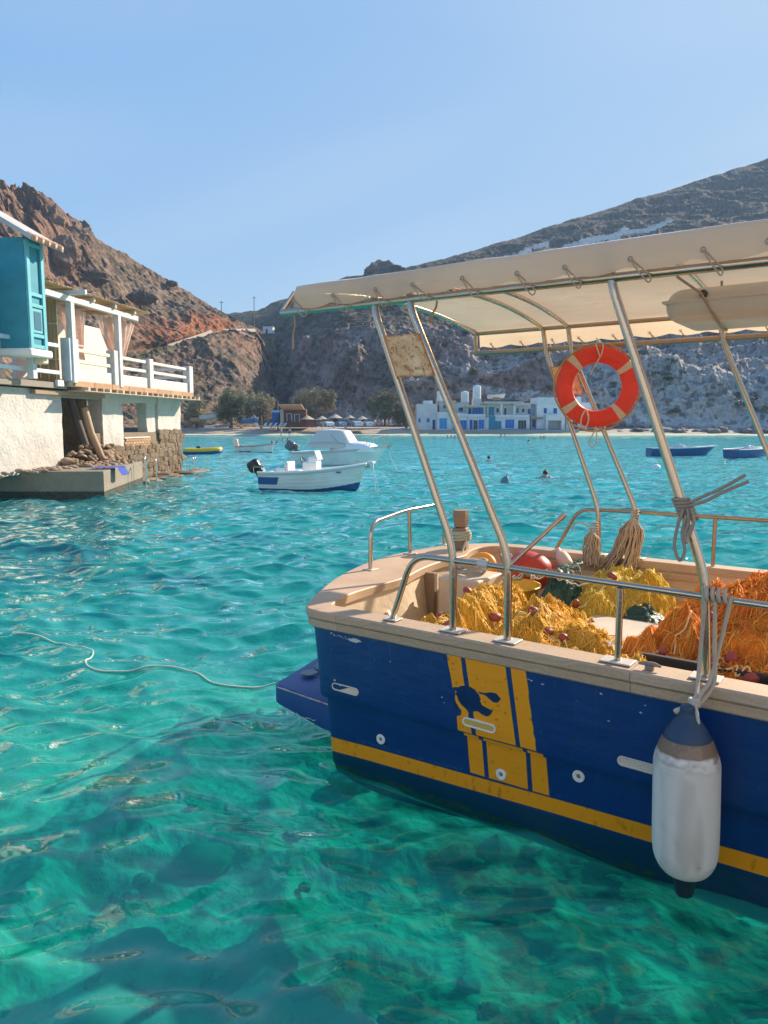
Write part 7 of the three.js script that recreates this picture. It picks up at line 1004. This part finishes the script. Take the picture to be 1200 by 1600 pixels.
// standing and sitting people on the beach
const standBody = merged(body([[0, 1.60, 0, 0, 1.66, 0.01, 0.095, 0.10], [0, 1.46, 0, 0, 1.56, 0, 0.055, 0.055], [-0.16, 1.40, 0, 0.16, 1.40, 0, 0.07, 0.07], [0, 1.1, 0, 0, 1.36, 0, 0.13, 0.15], [0, 0.92, 0, 0, 1.05, 0, 0.15, 0.13], [0.09, 0.9, 0, 0.11, 0.5, 0.02, 0.09, 0.06], [0.11, 0.5, 0.02, 0.12, 0.08, 0, 0.06, 0.04], [0.12, 0.05, 0, 0.13, 0.04, 0.14, 0.04, 0.03], [-0.09, 0.9, 0, -0.11, 0.5, 0.04, 0.09, 0.06], [-0.11, 0.5, 0.04, -0.12, 0.08, 0.05, 0.06, 0.04], [-0.12, 0.05, 0.05, -0.13, 0.04, 0.18, 0.04, 0.03], [0.19, 1.38, 0, 0.26, 1.1, 0.02, 0.05, 0.042], [0.26, 1.1, 0.02, 0.24, 0.84, 0.1, 0.042, 0.032], [-0.19, 1.38, 0, -0.27, 1.1, 0, 0.05, 0.042], [-0.27, 1.1, 0, -0.26, 0.84, 0.07, 0.042, 0.032]], 0.034, [-0.95, -0.02, -0.95], [0.95, 1.88, 0.95]));
const sitBody = merged(body([[0, 0.72, 0.02, 0, 0.78, 0.03, 0.095, 0.10], [0, 0.6, 0, 0, 0.68, 0.01, 0.055, 0.055], [-0.16, 0.54, 0, 0.16, 0.54, 0, 0.07, 0.07], [0, 0.2, -0.05, 0, 0.5, 0, 0.14, 0.15], [0.09, 0.12, 0, 0.13, 0.36, 0.36, 0.09, 0.06], [0.13, 0.36, 0.36, 0.12, 0.05, 0.6, 0.06, 0.04], [-0.09, 0.12, 0, -0.13, 0.36, 0.36, 0.09, 0.06], [-0.13, 0.36, 0.36, -0.12, 0.05, 0.6, 0.06, 0.04], [0.19, 0.52, 0, 0.24, 0.3, 0.2, 0.05, 0.04], [0.24, 0.3, 0.2, 0.16, 0.36, 0.4, 0.04, 0.03], [-0.19, 0.52, 0, -0.24, 0.3, 0.2, 0.05, 0.04], [-0.24, 0.3, 0.2, -0.16, 0.36, 0.4, 0.04, 0.03]], 0.03, [-0.6, -0.02, -0.5], [0.6, 1.1, 0.7]));
const hairTop = merged(new THREE.SphereGeometry(0.112, 16, 12, 0, 6.283, 0, 1.7));
function person(px, py, F, turn, label, shirt, sit, sh = 1) {
  const t = thing('person', label, 'person', 'people on the beach'), p = at(px, py, F); t.position.copy(p); t.rotation.y = turn; t.scale.setScalar(sh); const b = new THREE.Mesh(sit ? sitBody : standBody, skinMat); b.name = 'body'; t.add(b);
  const h = new THREE.Mesh(hairTop, hairMat); h.name = 'hair'; h.position.set(0, sit ? 0.80 : 1.68, -0.015); t.add(h);
  if (shirt) { obj('shirt', new THREE.LatheGeometry([[0.17, -0.28], [0.175, -0.1], [0.19, 0.12], [0.17, 0.2], [0.08, 0.25]].map((v) => new THREE.Vector2(...v)), 18).scale(1.12, 1, 0.9).translate(0, sit ? 0.38 : 1.2, 0), mat(shirt, 0.9, { side: THREE.DoubleSide }), t); }
  if (!sit) obj('shorts', new THREE.LatheGeometry([[0.2, -0.18], [0.185, 0.0], [0.165, 0.14]].map((v) => new THREE.Vector2(...v)), 18).scale(1.15, 1, 0.9).translate(0, 0.92, 0), mat(shirt ? [0.3, 0.3, 0.32] : [0.05, 0.07, 0.2], 0.9, { side: THREE.DoubleSide }), t);
}
for (const a of [[586, 668, 145, 0.2, 'person in a white top with a white hat, left of the standing group', [0.72, 0.70, 0.68]], [592, 669, 144, 2.9, 'person in a bright red dress in the standing group', [0.62, 0.05, 0.08]], [598, 668, 145, 1.4, 'person in a pale grey top in the middle of the standing group', [0.55, 0.52, 0.52]], [604, 668, 145, 4.2, 'person in a pink top in the standing group', [0.66, 0.34, 0.34]], [610, 668, 145, 5.5, 'person in a cream top, right end of the standing group', [0.70, 0.60, 0.5]], [439, 681, 138, 0.6, 'bather in a pale red top walking at the water edge', [0.62, 0.3, 0.26]], [452.5, 683, 136, 3.5, 'bare backed bather stepping into the water', null], [612, 662, 150, 2.0, 'child in a blue shirt behind the standing group', [0.05, 0.16, 0.5]]]) person(a[0], a[1], a[2], a[3], a[4], a[5], false, a[4].startsWith('child') ? 0.75 : 1);
for (const a of [[408, 671, 144, 0.4, 'sitting person in a red top below the white loungers, at left', [0.55, 0.12, 0.1]], [424, 672, 143, 2.0, 'sitting person in an orange top on the sand below the loungers', [0.7, 0.3, 0.14]], [431, 672, 143, 5.0, 'sitting person in a yellow top on the sand below the kiosk', [0.7, 0.5, 0.12]], [376, 670, 145, 1.0, 'sitting person in a red shirt on the sand below the dark tree', [0.5, 0.1, 0.1]], [540, 671, 143, 3.0, 'sitting person in a pink top in front of the parked cars', [0.62, 0.2, 0.26]], [522, 671, 143, 0.4, 'sitting person in a pale shirt in front of the steel blue car', [0.6, 0.58, 0.55]]]) person(a[0], a[1], a[2], a[3], a[4], a[5], true);
// ---- white hamlet high on the right hillside; each house stands on the slope
{
  const hill = tops.find((o) => o.name === 'hillside_right').geometry.attributes.position;
  const spots2 = []; for (let i = 0; i < hill.count; i += 1) spots2.push(i);
  const proj = (i) => { const x = hill.getX(i), y = hill.getY(i) - CAM_H, F = -hill.getZ(i), d = F * CP - y * SP; return [600 + x / d * FPX, 800 - (y * CP + F * SP) / d * FPX, F]; };
  const table = []; for (let i = 0; i < hill.count; i += 2) { const F = -hill.getZ(i); if (F < 270) continue; const q = proj(i); if (q[0] > 740 && q[0] < 1070) table.push(q); }
  const depthAt = (px, py) => { let best = 1e9, F = 420; for (const q of table) { const d = (q[0] - px) ** 2 + (q[1] - py) ** 2 * 2; if (d < best) { best = d; F = q[2]; } } return F; };
  const r = rng(19), list = [];
  const ord = ['first', 'second', 'third', 'fourth', 'fifth', 'sixth', 'seventh', 'eighth', 'ninth', 'tenth', 'eleventh', 'twelfth', 'thirteenth', 'fourteenth'];
  const rows = [['lower left cluster', [[756, 768, 408, 415], [766, 778, 406, 412], [779, 790, 402, 408], [788, 799, 399, 407], [801, 812, 397, 404], [812, 822, 392, 401], [820, 831, 387, 397]]], ['upper short row', [[834, 844, 382, 388], [843, 850, 380, 387], [849, 858, 378, 385]]], ['long low pair', [[827, 841, 396, 402], [850, 875, 389, 395]]], ['stepped main row', [[882, 898, 382, 389], [896, 912, 378, 388], [908, 919, 373, 385], [917, 927, 371, 383], [926, 936, 369, 381], [935, 945, 368, 379], [944, 954, 368, 377], [953, 962, 366, 375], [961, 970, 363, 373], [968, 980, 359, 369]]], ['thin upper steps', [[980, 994, 359, 364], [993, 1006, 358, 362], [1005, 1016, 357, 361], [1015, 1026, 353, 358], [1025, 1034, 350, 354], [1033, 1042, 347, 351], [1041, 1051, 343, 347]]]];
  for (const [row, hs] of rows) hs.forEach(([x0, x1, y0, y1], k) => {
    const F = depthAt((x0 + x1) / 2, y1) - 3, t = thing('hamlet_house', 'white flat roofed hamlet house, ' + ord[k] + ' from left in the ' + row, 'house', 'houses of the hill hamlet');
    obj('wall', prect(x0 + 0.4, x1 - 0.2, y0, y1 + 3.0, F, 5 + 3 * r(), 0.05), limewash[0], t); obj('roof', prect(x0 + 0.1, x1, y0 - 0.5, y0 + 0.2, F - 0.2, 5.4, 0.03), limewash[0], t);
    if (x1 - x0 > 9 && y1 - y0 > 6) obj('door', prect((x0 + x1) / 2, (x0 + x1) / 2 + 1.6, y1 - 3.5, y1 + 1, F - 0.08, 0.2, 0.02), blues[3], t);
  });
  const F = depthAt(976, 362) - 2, c = thing('chapel', 'small white chapel with a pale bell top on the crest of the hamlet', 'chapel'); obj('wall', prect(971, 982, 356, 366, F, 5, 0.05), limewash[0], c); obj('belfry', prect(974.5, 978, 352.5, 357, F - 0.1, 1, 0.05), ochre, c);
  // dry stone terraces at the right
  const tw = thing('ruined_wall', 'pale tumbled dry stone walls on the slope right of the hamlet', 'wall'), G = []; for (let i = 0; i < 70; i++) { const px = 1040 + r() * 70, py = 366 - (px - 1040) * 0.12 + 6 * r(), q = at(px, py, depthAt(Math.min(1065, px), py) - 1); G.push(boulder(0.5 + 0.8 * r(), i, 1.3, 0.9, 1, 2).translate(q.x, q.y, q.z)); } const m = obj('stones', G, mat([0.34, 0.27, 0.21], 0.95), tw); stuff(m);
  // white stones of surf where the right cliff meets the water
  const S = []; for (let i = 0; i < 80; i++) { const px = 925 + r() * 260, q = onY(px, 674.5 + 3.0 * r() - (px - 925) * 0.003, 0.0); S.push(boulder(0.35 + 0.8 * r() * r(), i + 9, 1.6, 0.5, 0.8, 3).translate(q.x, q.y + 0.1, q.z)); } struct('surf', S, mat([0.66, 0.69, 0.70], 0.7));
  const B = []; for (let i = 0; i < 120; i++) { const px = 880 + r() * 320, F2 = 150 + 8 * r() - (px - 880) * 0.02, q = at(px, 673 - 4 * r(), F2); B.push(tint(boulder(0.5 + 1.1 * r() * r(), i + 90, 1.4, 0.8, 1, 3).translate(q.x, 0.2 + 0.5 * r(), q.z), mix3([0.10, 0.085, 0.075], [0.28, 0.25, 0.23], r()))); } { const m2 = obj('shore_boulders', B, mat([1, 1, 1], 0.9, { vertexColors: true, map: TX.stain })); tag(stuff(m2), 'dark boulders along the foot of the right cliff', 'boulders'); }
}

// ---------------------------------------------------------------- unseen quay and boathouse wall, added to bounce warm sunlight onto the shaded hull
{
  struct('added_bounce_quay', box(26, 2.4, 9.2, 0, -0.55, 4.1, 0, 0.04), mat([0.46, 0.41, 0.34], 0.9, { map: rep(TX.stain, 0.4), bumpMap: rep(TX.lumps, 0.7), bumpScale: 0.02 }));
  const t = new THREE.Group(); t.name = 'added_bounce_building'; t.userData.kind = 'structure'; scene.add(t); tops.push(t);
  obj('wall', box(30, 8.4, 1.2, 0, 4.6, 8.2, 0, 0.05), mat([0.78, 0.73, 0.66], 0.9, { map: rep(TX.mottle, 0.4), bumpMap: rep(TX.lumps, 0.8), bumpScale: 0.03 }), t);
  for (const x of [-9.5, -5, -0.4, 4.4, 9.2]) { const d = obj('door', box(1.7, 2.3, 0.12, x, 1.8, 7.56, 0, 0.01), blues[1], t); obj('door_frame', [box(0.14, 2.4, 0.18, x - 0.92, 1.85, 7.54), box(0.14, 2.4, 0.18, x + 0.92, 1.85, 7.54), box(2.0, 0.14, 0.18, x, 3.1, 7.54)], limewash[0], d); }
  for (const x of [-7.2, -2.6, 2.2, 6.8]) { const w = obj('window', box(0.9, 1.1, 0.12, x, 4.7, 7.56, 0, 0.01), blues[0], t); obj('sill', box(1.1, 0.08, 0.2, x, 4.1, 7.52), limewash[0], w); }
}

// ---------------------------------------------------------------- every top-level thing stands at its own base
scene.updateMatrixWorld(true);
for (const o of tops) {
  if (o.userData.kind || !(o.isMesh || o.isGroup) || o.rotation.y || o.position.lengthSq() > 1e-6) continue;
  const b = new THREE.Box3().setFromObject(o), c = b.getCenter(V(0, 0, 0)); c.y = b.min.y;
  if (o.isMesh) { o.geometry.translate(-c.x, -c.y, -c.z); for (const k of o.children) k.position.sub(c); } else for (const k of o.children) k.position.sub(c);
  o.position.copy(c);
}
renderer.render(scene, camera);
